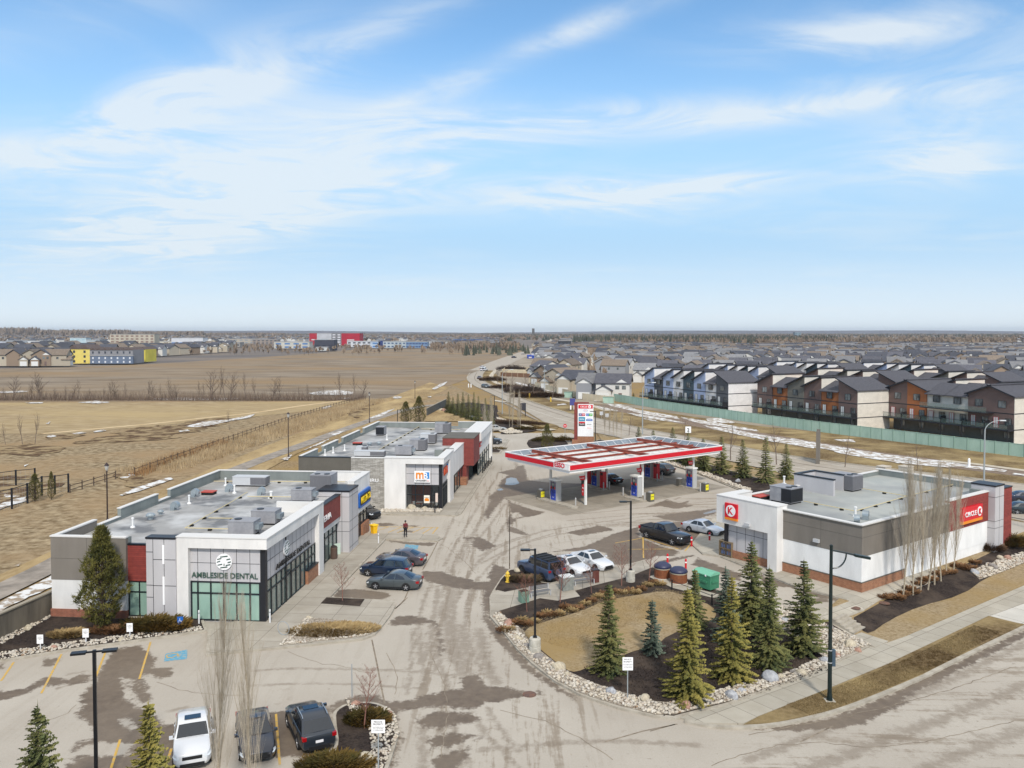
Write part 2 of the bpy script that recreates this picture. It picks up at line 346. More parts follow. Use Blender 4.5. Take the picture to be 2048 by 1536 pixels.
sheet('mown_grass',Wp([(-300,1290),(0,1150),(110,1100),(300,990),(500,905),(640,850),(780,795),(860,765),(900,775),(850,800),(790,832),(600,905),(420,1000),(112,1125),(0,1172),(-300,1310)]),.05,M_mown)
for i,(q,a) in enumerate([
 (ZM(0,640,4,[(540,985),(760,950),(1000,885),(1300,860),(1700,785),(1900,790),(1700,850),(1500,900),(1350,955),(1150,970),(900,985),(620,992)]),1.2),
 (ZM(0,640,4,[(0,1010),(250,990),(490,1010),(440,1060),(300,1095),(100,1090),(0,1080),(-300,1080),(-300,1020)]),.8),
 (ZM(0,640,4,[(370,940),(560,915),(640,925),(480,960),(380,955)]),.8),
 (ZM(0,640,4,[(1060,870),(1300,840),(1340,860),(1100,890)]),.8),
 (ZM(0,640,4,[(920,1230),(1080,1225),(1180,1260),(1300,1290),(1150,1340),(1000,1350),(960,1290)]),.5),
 (ZM(0,640,4,[(0,1240),(120,1245),(350,1235),(230,1275),(0,1290),(-200,1290)]),.5),
 (ZM(0,640,4,[(0,1310),(220,1330),(500,1290),(520,1310),(220,1420),(0,1500),(-200,1590),(-200,1400)]),.5),
 (ZM(500,620,4,[(780,830),(930,740),(1000,725),(940,790),(850,870)]),.8)]):
 sheet('damp_swale',ragged(Wp(q),a*1.8,2.2,i+3),.075+.006*i,M_swale)
for i,q in enumerate([ZM(0,640,4,[(955,1408),(1080,1350),(1250,1295),(1370,1262),(1385,1278),(1300,1310),(1100,1378),(975,1412)]),
 ZM(0,640,4,[(960,1262),(1040,1256),(1020,1270),(970,1272)]),ZM(0,640,4,[(1025,1242),(1075,1238),(1080,1250),(1035,1256)]),
 ZM(0,640,4,[(0,1480),(120,1440),(200,1420),(210,1455),(60,1500),(-50,1536)]),ZM(0,640,4,[(30,1400),(160,1412),(150,1425),(40,1425)]),
 ZM(0,640,4,[(370,935),(420,925),(450,935),(400,945)]),ZM(0,640,4,[(580,912),(660,900),(690,908),(600,920)]),ZM(0,640,4,[(740,898),(830,880),(850,890),(760,903)]),
 ZM(0,640,4,[(1480,855),(1640,815),(1800,805),(1990,768),(2050,752),(2000,785),(1850,810),(1720,840),(1600,860),(1530,862)]),
 ZM(0,640,4,[(1420,892),(1500,882),(1520,890),(1440,900)]),ZM(0,640,4,[(190,1170),(230,1160),(200,1180)]),
 ZM(0,640,4,[(1200,632),(1400,626),(1900,630),(1920,640),(1500,645),(1210,640)]),ZM(0,640,4,[(620,664),(760,650),(890,662),(780,672)]),ZM(0,640,4,[(200,664),(350,660),(340,670),(230,671)]),
 ZM(0,640,4,[(0,576),(180,570),(230,576),(100,586),(0,588)]),
 ZM(500,620,4,[(465,670),(560,652),(700,644),(830,660),(820,678),(700,684),(520,682)]),ZM(500,620,4,[(560,785),(640,770),(660,778),(600,798)]),
 ZM(500,620,4,[(1140,700),(1180,692),(1220,700),(1200,712),(1150,712)]),ZM(500,620,4,[(1455,635),(1520,595),(1580,575),(1560,600),(1480,640)]),
 ZM(500,620,4,[(1420,695),(1450,693),(1450,702),(1425,703)]),ZM(500,620,4,[(700,712),(790,705),(800,714),(720,718)]),
 ZM(0,640,4,[(365,835),(400,820),(395,838)]),ZM(0,900,4,[(100,945),(165,920),(150,940)])]):
 sheet('snow_patch',ragged(Wp(q),.12,.9,i+50),.13+.004*i,M_snow)
ribbon('trail',smoothline(Wp([(-120,1240),(0,1184),(55,1157),(112,1129),(300,1020),(480,935),(600,893),(700,855),(795,823),(870,808),(940,812),(985,814)])),1.5,.10,mat('trail_asphalt',(158,148,136),.9,col2=(120,112,102),scale=.6,detail=8,world=True))
sheet('snow_patch',ragged(Wp([(-100,1262),(0,1207),(60,1175),(113,1148),(113,1172),(60,1195),(0,1225),(-100,1280)]),.15,.8,5),.085,M_snow)
for i,q in enumerate([[(600,905),(640,890),(660,878),(640,886)],[(655,868),(690,862),(672,872)],[(735,838),(775,822),(790,818),(760,835)],[(560,920),(585,910),(575,922)]]):
 sheet('snow_patch',ragged(Wp(q),.1,.6,i+80),.13,M_snow)
sheet('verge',Wp([(965,742),(985,742),(1010,765),(1100,800),(1245,815),(1500,850),(2048,913),(3400,1080),(3400,1200),(2300,1060),(1640,935),(1290,862),(1146,832),(1055,802),(1000,780),(975,768),(962,752)]),.05,M_verge)
sheet('gravel_track',Wp(ZM(1160,780,4.267,[(60,125),(240,128),(400,165),(850,240),(1500,360),(2048,450)])+[(1760,905),(2048,942),(2500,1000),(2500,1015),(2048,955),(1760,918)]+ZM(1160,780,4.267,[(2048,495),(1500,405),(850,290),(400,200),(100,150)])),.07,M_gravel)
zb=lambda q:ZM(1160,780,4.267,q); zc=lambda q:ZM(1500,880,3.737,q)
for i,q in enumerate([zb([(230,120),(360,128),(500,172),(820,225),(850,252),(660,228),(520,205),(400,170),(270,140)]),zb([(400,198),(520,212),(700,240),(905,285),(860,284),(660,258),(500,228)]),
 zb([(1070,250),(1190,240),(1325,278),(1290,288),(1150,280),(1090,268)]),zb([(520,245),(600,250),(672,272),(600,264)]),zb([(850,232),(1150,280),(1500,342),(1525,358),(1300,332),(1000,285)]),
 zb([(1040,303),(1300,336),(1500,380),(1800,425),(2000,472),(2000,502),(1700,455),(1400,395),(1150,342)]),zb([(120,135),(200,150),(330,180),(300,186),(160,155)]),
 zc([(300,-10),(760,72),(1100,122),(1400,158),(1920,232),(1900,244),(1400,190),(900,128),(500,62)]),zc([(530,60),(800,108),(1100,156),(1520,205),(1480,212),(1100,176),(700,110)]),zc([(620,0),(760,0),(790,20),(690,16)]),
 zc([(1960,250),(2100,270),(2090,280),(1960,262)]),
 ZM(920,730,6.4,[(700,228),(740,222),(800,240),(1000,292),(1220,345),(1200,352),(1000,312),(840,270),(720,240)]),ZM(920,730,6.4,[(1390,400),(1440,392),(1500,410),(1440,416)]),ZM(920,730,6.4,[(1710,462),(1780,460),(1820,472),(1740,474)]),
 ZM(920,730,6.4,[(1240,505),(1350,500),(1360,515),(1250,522)])]):
 sheet('snow_patch',ragged(Wp(q),.24,.9,i+100),.10+.004*i,M_snow)
M_pale=mat('pale_trail_concrete',(196,186,166),.9,col2=(176,166,148),scale=.3,world=True)
ribbon('footpath',smoothline(Wp(ZM(920,730,6.4,[(470,60),(425,100),(390,150),(405,190),(480,240),(650,300),(860,350),(1200,432),(1400,468),(1700,520)])+[(1215,822)])),1.1,.09,M_pale)
ribbon('footpath',Wp(zc([(1430,155),(1700,186),(2048,232),(2400,280)])),.9,.12,M_pale)
road_up=ZM(920,730,6.4,[(330,70),(292,110),(283,150),(300,205),(450,295),(700,395),(860,462),(1160,562),(1450,640)])+[(1190.5,836),(1291,859.7),(1394,878),(1488,897),(1640,923),(2008,965),(2300,1005)]
road_lo=[(2300,1085),(2048,1040),(1830,1000),(1605,957),(1453,921),(1300,888),(1190,866),(1130,858),(1090,846),(1054,824)]+ZM(920,730,6.4,[(640,482),(450,392),(300,322),(170,262),(100,205),(88,165),(145,108),(300,60)])
sheet('arterial_road',Wp(road_up+road_lo),.09,M_road)
mid=smoothline(Wp(ZM(920,730,6.4,[(215,100),(180,160),(205,215),(380,300),(640,410),(850,500),(1160,600),(1440,690)])+[(1190,848),(1291,871),(1394,890),(1488,908),(1640,936),(2008,985),(2200,1010)]))
ribbon('road_median_joint',mid,.16,.10,mat('dark_joint',(98,86,74),.95,col2=(130,118,102),scale=.4,world=True))
for k in (-1,1):
 L_,R_=strip(mid,3.6); ribbon('road_lane_line',(L_ if k>0 else R_),.07,.098,M_paint)
farc=smoothline(Wp([(968,741),(985,733),(1004,724),(1035,712),(1060,703),(1085,693),(1100,684),(1108,676)]))
ribbon('arterial_road',farc,8.5,.06,M_road)
up_w=smoothline(Wp(road_up)); ribbon('road_kerb',up_w,.15,.20,M_kerb,.2)
lo_w=smoothline(Wp(road_lo[9:])); ribbon('road_kerb',lo_w,.15,.20,M_kerb,.2)
def seg_dist(P_,poly,closed=True):
 n=len(poly); d=np.full(len(P_),1e9); ins=np.zeros(len(P_),bool)
 for i in range(n if closed else n-1):
  a=np.array(poly[i]); b=np.array(poly[(i+1)%n]); ab=b-a; L2=max(1e-9,ab@ab); t=np.clip(((P_-a)@ab)/L2,0,1); q=P_-(a+t[:,None]*ab); d=np.minimum(d,np.hypot(q[:,0],q[:,1]))
  if closed:
   c=((a[1]>P_[:,1])!=(b[1]>P_[:,1]));
   with np.errstate(divide='ignore',invalid='ignore'): xx=(b[0]-a[0])*(P_[:,1]-a[1])/((b[1]-a[1]) or 1e-12)+a[0]
   ins^=c&(P_[:,0]<xx)
 return d,ins
lot_poly=Wp([(-900,1500),(-300,1400),(0,1275),(112,1228),(420,1050),(640,940),(700,860),(960,842),(1005,862),(1100,850),(1140,862),(1190,900),(1300,905),(1480,960),(1700,985),(2048,1000),(2300,1010)])+[(95,75),(80,28),(-45,28)]
z2=lambda q:ZM(340,900,4,q); z3=lambda q:ZM(580,800,4,q); z4=lambda q:ZM(960,780,4,q); z6=lambda q:ZM(0,1152,4,q); z7=lambda q:ZM(500,1152,4,q); z8=lambda q:ZM(960,1100,4,q); z9=lambda q:ZM(1300,1100,4,q); zt=lambda q:[(1600+a*.21875,1100+b*.21875) for a,b in q]
WET=[z6([(890,590),(1120,550),(1240,640),(1255,670),(1222,705),(1245,735),(1370,722),(1390,770),(1360,808),(1290,820),(1160,785),(1125,820),(1180,880),(1218,985),(1180,1025),(1110,1000),(1055,905),(1050,830),(985,815),(1000,960),(1060,1020),(1200,1090),(1330,1195),(1400,1180),(1450,1210),(1470,1600),(520,1600),(540,1450),(620,1330),(740,1310),(730,1190),(660,1150),(580,1100),(650,1070),(640,960),(690,890),(750,850),(800,740),(870,650)]),
 z6([(-100,920),(100,915),(200,900),(330,820),(400,800),(560,830),(640,780),(720,790),(720,850),(560,870),(330,880),(200,950),(60,985),(-100,1010)]),z6([(330,690),(370,660),(470,650),(460,700),(400,730),(340,725)]),z6([(0,690),(30,700),(20,740),(-40,760)]),
 z7([(650,1030),(760,985),(850,960),(1050,950),(1080,1005),(1250,1000),(1400,950),(1650,905),(1700,900),(1680,820),(1740,780),(1830,800),(1900,885),(2048,890),(2200,920),(2190,960),(2048,1000),(1880,1020),(1800,1060),(1500,1050),(1300,1060),(1180,1090),(1190,1200),(1240,1330),(1190,1400),(1170,1536),(1120,1536),(1190,1300),(1160,1170),(1060,1060),(850,1040),(640,1110)]),
 z7([(60,1100),(640,1040),(650,1440),(0,1460),(-60,1300)]),z7([(1310,1150),(1500,1080),(1780,1090),(1850,1140),(1780,1180),(1500,1220),(1370,1210)]),z7([(1420,1290),(1640,1250),(1830,1280),(1700,1330),(1620,1370),(1440,1380)]),z7([(1430,1460),(1650,1400),(1750,1360),(1760,1420),(1650,1560),(1500,1560)]),
 z7([(1180,320),(1290,315),(1500,360),(1530,430),(1560,600),(1520,640),(1500,430),(1440,380),(1230,395),(1090,400),(1140,350)]),
 [(985,1128),(1020,1138),(985,1190),(979,1236),(1010,1270),(1060,1330),(1112,1367),(1160,1395),(1150,1400),(1098,1374),(1042,1334),(992,1282),(964,1240),(966,1190)],
 z4([(300,610),(350,600),(370,650),(380,720),(560,740),(880,750),(850,800),(560,800),(450,850),(215,855),(250,900),(430,960),(520,975),(470,1000),(300,1030),(240,1090),(330,1120),(400,1160),(330,1160),(220,1130),(205,1060),(240,1000),(220,880),(190,870),(130,940),(60,1040),(30,1000),(80,880),(60,860),(150,790),(170,720),(230,680),(140,660),(280,630)]),
 z4([(540,1300),(840,1250),(1040,1160),(1270,1090),(1280,1180),(1420,1240),(1600,1290),(1560,1330),(1400,1330),(1280,1400),(1050,1400),(1000,1300),(900,1290),(700,1290)]),z4([(1380,1010),(1890,945),(1890,990),(1650,1060),(1500,1040)]),z4([(1290,1180),(1450,1240),(1620,1280),(1800,1200),(1930,1190),(1900,1110),(1600,1050),(1300,1080)]),
 z9([(40,90),(340,36),(345,52),(130,104)]),z9([(380,60),(560,130),(740,190),(720,250),(640,240),(560,190),(330,120)]),z9([(880,195),(1100,270),(1300,330),(1590,405),(1560,430),(1330,380),(1120,300),(960,290),(1000,350),(940,350),(900,280)]),z9([(1040,440),(1180,470),(1150,490),(1030,455)]),z9([(1280,380),(1420,390),(1440,420),(1320,420)]),
 z2([(1340,1120),(1480,1110),(1740,1140),(1770,1170),(1690,1200),(1480,1190),(1290,1185)]),z3([(680,985),(800,982),(870,1003),(1040,1003),(1000,1016),(830,1004),(720,1012)]),z3([(780,1120),(1000,1140),(1180,1140),(1130,1170),(980,1160),(800,1135)]),
 z3([(880,1045),(1000,1045),(990,1058),(890,1058)]),z3([(1470,1100),(1500,1090),(1590,1130),(1660,1165),(1540,1215),(1450,1160)]),z3([(1380,1100),(1480,1095),(1430,1130),(1390,1115)]),
 z3([(1040,1370),(1200,1370),(1300,1400),(1500,1450),(1640,1460),(1640,1400),(1700,1370),(1740,1370),(1650,1536),(1300,1500),(1080,1450)]),
 zt([(380,1536),(1200,1130),(2048,730),(2200,660),(2200,740),(2048,810),(1400,1130),(560,1536)]),z9([(780,1425),(1000,1420),(1300,1370),(1600,1290),(2048,1090),(2048,1230),(1700,1390),(1450,1450),(1380,1440),(1000,1450)]),
 z8([(440,1140),(490,1120),(500,1150),(460,1180)]),z7([(1850,1280),(1870,1290),(1780,1320)]),[(1130,1065),(1200,1050),(1230,1060),(1160,1072)],[(1340,1012),(1380,1000),(1365,1016)],[(1290,1015),(1330,1000),(1390,1012),(1350,1018),(1320,1012)]]
DRY=[z6([(950,1150),(1020,1145),(1090,1220),(1060,1240),(990,1190)]),z6([(700,1360),(830,1330),(1040,1345),(1050,1420),(900,1440),(640,1430),(560,1500),(520,1440)]),z3([(1760,900),(1820,900),(1860,930),(1790,950)])]
PUD=[z4([(212,708),(250,698),(292,706),(316,748),(260,762),(200,756)]),z4([(130,795),(170,785),(190,798),(150,806)]),z4([(1780,985),(1890,955),(1890,975),(1800,995)]),z4([(320,840),(430,835),(440,845),(330,850)]),z4([(1480,755),(1560,765),(1580,782),(1500,768)])]
TR=[(z7([(1410,540),(1395,720),(1385,900)]),.35),(z7([(1500,80),(1470,300),(1460,430)]),.3),(z7([(1660,60),(1580,250),(1570,330),(1620,450),(1650,600),(1730,760),(1790,850)]),.9),(z7([(1570,380),(1590,600),(1640,700),(1700,800)]),.7),(z7([(1690,400),(1715,560),(1750,700)]),.7),(z7([(1640,60),(1540,260),(1510,330)]),.9),(z7([(1740,60),(1650,160),(1580,330)]),.5),
 (z8([(0,640),(20,760),(70,960),(120,1060)]),.9),(z8([(60,980),(140,1060)]),.8),(z7([(1850,560),(1900,700),(1930,800)]),.7),(z7([(1380,1210),(1385,1536)]),.5),(z7([(1780,1090),(1900,1300),(2048,1420),(2150,1536)]),.25),(z7([(1830,1170),(1880,1260)]),.5),
 (z3([(2048,1040),(1900,1090),(1700,1160),(1550,1250),(1450,1360),(1380,1480)]),.3),(z3([(2100,1070),(1900,1130),(1750,1200),(1620,1300),(1520,1420)]),.25),(z3([(1560,900),(1480,1040),(1370,1200),(1280,1380)]),.3),(z3([(1720,830),(1620,980),(1500,1120),(1440,1220)]),.25),(z3([(1800,500),(1830,560),(1850,640)]),.7),
 (z4([(0,1330),(200,1210),(500,1130),(900,1065),(1400,1000),(1890,955)]),.28),(z4([(0,1390),(300,1240),(600,1160),(900,1105),(1300,1040)]),.25),(z4([(640,1000),(1000,975),(1400,930),(1890,890)]),.2),(z4([(700,1045),(1200,1000),(1700,970)]),.22),(z4([(880,1240),(1200,1150)]),.3),
 (z4([(1480,870),(1600,920),(1680,925)]),.4),(z4([(900,860),(1050,920)]),.3),(z4([(1560,875),(1600,860)]),.4),
 (z7([(0,760),(300,740),(700,745),(1200,750),(1640,800)]),.25),(z7([(0,880),(600,850),(1380,900)]),.2),(z6([(460,900),(600,850),(720,820)]),.2),(z6([(540,790),(700,760)]),.2),(z6([(1350,1080),(1500,1050)]),.25),
 (z7([(1480,0),(1380,200),(1350,420),(1370,700)]),0.30),(z7([(1600,0),(1470,240),(1440,500),(1480,760)]),0.35),(z7([(1760,30),(1620,240),(1640,520),(1760,780)]),0.30),(z7([(1830,0),(1720,240),(1740,500),(1860,760)]),0.30),(z7([(1300,420),(1290,700),(1270,900),(1260,950)]),0.20),(z7([(1500,420),(1500,640),(1560,820),(1640,940)]),0.35),(z7([(1600,1100),(1640,1250),(1700,1400),(1760,1536)]),0.30),(z7([(1500,1100),(1540,1280),(1560,1400),(1580,1536)]),0.35),(z7([(1900,1050),(1960,1160),(2040,1280),(2150,1400)]),0.30),(z3([(1640,640),(1500,860),(1380,1060),(1230,1330)]),0.25),(z3([(1700,640),(1580,860),(1480,1060),(1360,1300)]),0.25),(z3([(1500,560),(1400,760),(1300,960),(1190,1200)]),0.20),(z3([(1850,800),(1740,960),(1640,1130),(1560,1240)]),0.25),
 ([(1500,1520),(1700,1440),(2048,1290)],.9),([(1620,1536),(1800,1470),(2048,1370)],1.2),([(1850,1536),(2048,1460)],1.2),([(1940,1464),(1955,1470),(1985,1472)],.3),([(960,1500),(1180,1480),(1400,1490)],.4)]
DRV=[[(915,1170),(1000,1120),(985,1235),(1060,1340),(1180,1420),(1100,1600),(860,1600),(830,1400),(860,1280)],[(925,1030),(1000,935),(1060,960),(1030,1080),(960,1180),(870,1180)],[(1500,1536),(2048,1290),(2300,1180),(2300,1400),(1900,1700)],[(960,1100),(1200,1040),(1440,990),(1440,1030),(1250,1080),(1000,1150)]]
def make_lot():
 st=.27; xs=np.arange(-45,96,st); ys=np.arange(28,176,st); X,Y=np.meshgrid(xs,ys); nx,ny=len(xs),len(ys); Pn=np.stack([X.ravel(),Y.ravel()],1)
 d,ins=seg_dist(Pn,lot_poly); keepv=ins
 wet=np.zeros(len(Pn)); trk=np.zeros(len(Pn)); pud=np.zeros(len(Pn))
 def reg(poly,pad):
  a=np.array(poly); lo=a.min(0)-pad; hi=a.max(0)+pad
  return np.where((Pn[:,0]>lo[0])&(Pn[:,0]<hi[0])&(Pn[:,1]>lo[1])&(Pn[:,1]<hi[1]))[0]
 for q in WET:
  w_=GL(q); ix=reg(w_,1.2); dd,ii=seg_dist(Pn[ix],w_); s=np.clip(.5+np.where(ii,dd,-dd)/2.,0,1); wet[ix]=np.maximum(wet[ix],s)
 for q in DRY:
  w_=GL(q); ix=reg(w_,1.2); dd,ii=seg_dist(Pn[ix],w_); s=np.clip(.5-np.where(ii,dd,-dd)/2.,0,1); wet[ix]=np.minimum(wet[ix],s)
 for q in PUD:
  w_=GL(q); ix=reg(w_,1.2); dd,ii=seg_dist(Pn[ix],w_); s=np.clip(.5+np.where(ii,dd,-dd)/2.,0,1); pud[ix]=np.maximum(pud[ix],s)
 drv=np.zeros(len(Pn))
 for q in DRV:
  w_=GL(q); ix=reg(w_,3); dd,ii=seg_dist(Pn[ix],w_); drv[ix]=np.maximum(drv[ix],np.clip(.5+np.where(ii,dd,-dd)/5.,0,1))
 for q,wd in TR:
  w_=smoothline(GL(q),2); ix=reg(w_,wd+1); dd,_=seg_dist(Pn[ix],w_,False); s=np.clip(1-dd/(wd*1.1+.25),0,1); trk[ix]=np.maximum(trk[ix],s)
 S=(Pn[:,0]-S0.x)*BD.x+(Pn[:,1]-S0.y)*BD.y; T=(Pn[:,0]-S0.x)*SN.x+(Pn[:,1]-S0.y)*SN.y
 Z=-.65*np.clip(S/18,0,1)*np.clip((T+5)/3.6,0,1)
 co=np.concatenate([Pn,Z[:,None]],1)
 I=np.arange(nx*ny).reshape(ny,nx); F=np.stack([I[:-1,:-1].ravel(),I[:-1,1:].ravel(),I[1:,1:].ravel(),I[1:,:-1].ravel()],1)
 F=F[keepv[F].all(1)]; used=np.unique(F); rm=np.full(len(co),-1); rm[used]=np.arange(len(used)); F=rm[F]
 me=bpy.data.meshes.new('parking_lot'); me.vertices.add(len(used)); me.vertices.foreach_set('co',co[used].ravel())
 me.loops.add(F.size); me.loops.foreach_set('vertex_index',F.ravel().astype(np.int32)); me.polygons.add(len(F)); me.polygons.foreach_set('loop_start',np.arange(0,F.size,4,dtype=np.int32)); me.update(calc_edges=True)
 for nm,a in (('damp',wet),('track',trk),('pool',pud),('drive',drv)):
  at=me.attributes.new(nm,'FLOAT','POINT'); at.data.foreach_set('value',a[used].astype(np.float32))
 m=bpy.data.materials.new('dusty_asphalt'); m.use_nodes=True; t,b,L=mnodes(m); me.materials.append(m)
 g=N(t,'ShaderNodeNewGeometry').outputs['Position']
 def nz(sc,det,ro=.6,vec=g,dist=0):
  n=N(t,'ShaderNodeTexNoise'); n.inputs['Scale'].default_value=sc; n.inputs['Detail'].default_value=det; n.inputs['Roughness'].default_value=ro; n.inputs['Distortion'].default_value=dist; L(vec,n.inputs['Vector']); return n.outputs[0]
 def mr(x,a,b2,c=0,d_=1,sm=False):
  r=N(t,'ShaderNodeMapRange',interpolation_type='SMOOTHSTEP' if sm else 'LINEAR');
  for i,v in enumerate((a,b2,c,d_)): r.inputs[i+1].default_value=v
  L(x,r.inputs[0]); return r.outputs[0]
 def mt(op,a,b2,cl=False):
  q=N(t,'ShaderNodeMath',operation=op,use_clamp=cl)
  for i,v in enumerate((a,b2)):
   if isinstance(v,(int,float)): q.inputs[i].default_value=v
   else: L(v,q.inputs[i])
  return q.outputs[0]
 def mixc(f,a,b2):
  x=N(t,'ShaderNodeMix',data_type='RGBA'); L(f,x.inputs[0]) if not isinstance(f,float) else None
  for i,v in ((6,a),(7,b2)):
   if isinstance(v,tuple): x.inputs[i].default_value=lin(v)
   else: L(v,x.inputs[i])
  return x.outputs[2]
 at=lambda n:setattr(x:=N(t,'ShaderNodeAttribute'),'attribute_name',n) or x.outputs['Fac']
 edge=nz(1.7,9,.72); fine=nz(9,6,.7); big=nz(.12,4,.5)
 mpp=N(t,'ShaderNodeMapping'); mpp.inputs['Rotation'].default_value=(0,0,R(4)); mpp.inputs['Scale'].default_value=(1.5,.10,1); L(g,mpp.inputs[0]); mpq=N(t,'ShaderNodeMapping'); mpq.inputs['Rotation'].default_value=(0,0,-B_A); mpq.inputs['Scale'].default_value=(.07,1.1,1); L(g,mpq.inputs[0])
 sx_=N(t,'ShaderNodeSeparateXYZ'); L(g,sx_.inputs[0]); side_=mr(sx_.outputs[0],5,13)
 st1=nz(1,7,.62,mpp.outputs[0],.25); st2=nz(1,7,.62,mpq.outputs[0],.25); stm=N(t,'ShaderNodeMix'); L(side_,stm.inputs[0]); L(st1,stm.inputs[2]); L(st2,stm.inputs[3])
 strk=mt('MULTIPLY',mr(mt('ADD',stm.outputs[0],mt('MULTIPLY',mt('SUBTRACT',edge,.5),.35)),.50,.64,0,.85,True),mr(at('drive'),.1,.6,.15,1))
 dampf=mr(mt('ADD',at('damp'),mt('MULTIPLY',mt('SUBTRACT',edge,.5),.85)),.44,.60,sm=True)
 trf=mr(mt('ADD',at('track'),mt('MULTIPLY',mt('SUBTRACT',edge,.5),1.7)),.45,1.0,0,.6,True)
 poolf=mr(mt('ADD',at('pool'),mt('MULTIPLY',mt('SUBTRACT',edge,.5),.3)),.48,.53,sm=True)
 dry=mixc(mr(big,.35,.65),(187,180,168),(173,165,153)); dry=mixc(mr(fine,.3,.75,0,.5),dry,(156,146,130));
 spots=mr(nz(.55,7,.65),.63,.70,0,.45); dry=mixc(spots,dry,(140,128,112)); dry=mixc(mr(nz(2.6,5,.6),.66,.72,0,.55),dry,(118,107,94)); dry=mixc(mr(nz(40,3,.6),.35,.75,0,.30),dry,(120,112,100))
 damp=mixc(mr(edge,.35,.65),(114,101,86),(94,82,70)); damp=mixc(mr(big,.4,.6,0,.35),damp,(132,120,104))
 c=mixc(strk,dry,(134,122,106)); c=mixc(trf,c,(122,110,95)); c=mixc(dampf,c,damp); c=mixc(poolf,c,(130,132,132)); L(c,b.inputs['Base Color'])
 ro=mt('SUBTRACT',mt('SUBTRACT',.9,mt('MULTIPLY',dampf,.20)),mt('MULTIPLY',poolf,.45)); L(ro,b.inputs['Roughness'])
 b.inputs['Specular IOR Level'].default_value=.45
 bp=N(t,'ShaderNodeBump'); bp.inputs['Distance'].default_value=.02; L(mt('SUBTRACT',.35,mt('MULTIPLY',poolf,.35)),bp.inputs['Strength']); L(nz(25,4),bp.inputs['Height']); L(bp.outputs[0],b.inputs['Normal'])
 o=bpy.data.objects.new('parking_lot',me); C.objects.link(o); return struct(o)
make_lot()
M_seam=mat('tar_seam',(104,92,78),.9,col2=(150,138,120),scale=1.5,world=True)
for q,wd in [(z7([(975,510),(1015,700),(1045,860),(1075,1010)]),.05),(z3([(1755,800),(1757,1000),(1755,1360)]),.035),(z7([(1265,120),(1235,190),(1165,262)]),.05),(z8([(1000,1536),(1300,1450),(1580,1392)]),.05),(z4([(240,880),(236,1100),(238,1440)]),.035),(z9([(0,1450),(200,1395)]),.04),(z3([(1180,1140),(1130,1240),(1060,1360)]),.06),(z2([(1900,1180),(1850,1230),(1800,1270)]),.05),(z9([(1200,1536),(1400,1440),(1480,1400)]),.05),(z4([(300,590),(270,640)]),.04),(z4([(1480,870),(1570,905),(1660,925)]),.06)]:
 ribbon('pavement_seam',GL(q),wd,.006,M_seam)
cr_=random.Random(3)
for q,wd in [(z4([(1480,870),(1570,900),(1700,935)]),.03),(z4([(600,1230),(900,1180),(1100,1200)]),.02),(z7([(300,600),(520,700),(760,720),(1000,800)]),.02),(z7([(1100,620),(1180,800),(1160,1000)]),.02),(z6([(200,1200),(500,1130),(640,1000)]),.02),(z6([(1250,850),(1500,930),(1900,960),(2048,940)]),.02),(z3([(1300,960),(1480,1000),(1700,1010)]),.02),(z3([(1100,1100),(1300,1200),(1500,1400)]),.025),([(1420,1530),(1600,1480),(1780,1500),(2040,1440)],.025),([(1500,1470),(1760,1420),(2040,1330)],.03),([(860,1300),(900,1400),(880,1536)],.02),(z4([(300,1260),(520,1240),(700,1300)]),.02),(z3([(1640,700),(1700,860),(1650,1010)]),.02),([(1000,1420),(1120,1450),(1240,1530)],.025)]:
 w_=smoothline(GL(q),1); o_=[]
 for a,b in zip(w_,w_[1:]):
  n=max(1,int((Vector(b)-Vector(a)).length/.5))
  for i in range(n): o_.append((a[0]+(b[0]-a[0])*i/n+cr_.uniform(-.09,.09),a[1]+(b[1]-a[1])*i/n+cr_.uniform(-.09,.09)))
 if len(o_)>2: ribbon('pavement_crack',o_,wd,.007,M_seam)
KH=.14
def island(name,px,fill,fname,kerbw=.22,pts=None,sm=0,top=.012):
 q=pts or GL(px)
 if sm: q=smoothpoly(q,sm)
 sheet(name+'_kerb',q,KH,M_kerb,.3)
 return sheet(fname,inset(q,kerbw),KH+top,fill)
plaza=[(415,1264),(412,1313),(500,1304),(625,1292),(725,1281),(750,1272),(767,1252),(782,1232),(791,1214),(790,1208),(780,1203),(730,1201),(660,1197),(676,1181),(772,1080),(875,1084),(886,1078),(875,1070),(735,1068),(700,1075),(600,1150),(500,1235)]
island('plaza',plaza,M_walkD,'sidewalk')
sheet('planting_bed',smoothpoly(GL(z7([(235,572),(455,345),(700,365),(1010,395),(1045,402),(985,476),(900,498),(500,545)])),1),KH+.03,M_peb)
sheet('planting_bed',GL(z7([(565,235),(612,186),(918,200),(880,258)])),KH+.03,M_mulch)
bedD=[(-120,1352),(0,1325),(125,1305),(250,1288),(415,1264),(405,1236),(110,1228),(0,1280),(-120,1335)]
island('bed',bedD,M_mulch,'planting_bed')
island('walk',[(740,1030),(912,1033),(922,1029),(927,1022),(987,925),(986,921),(967,920),(930,955),(890,1005),(760,1012)],M_walkD,'sidewalk')
sheet('planting_bed',GL([(762,1018),(884,1019),(882,1026),(762,1027)]),KH+.03,M_peb)
z5b=lambda q:ZM(860,790,6.4,q)
island('bay',z5b([(660,760),(900,755),(1015,580),(950,562),(880,660),(850,700),(660,705)]),M_walkD,'sidewalk',.2)
sheet('planting_bed',GL(z5b([(690,712),(850,706),(905,722),(880,745),(690,748)])),KH+.03,M_mulch)
sheet('grass_bank',GL(z5b([(-60,210),(100,195),(250,240),(450,280),(620,320),(660,345),(-60,345)])),.16,M_mown)
sheet('planting_bed',GL(z5b([(90,190),(200,130),(500,100),(860,140),(880,290),(900,345),(650,345),(450,285),(250,245)])),.15,M_mulch)
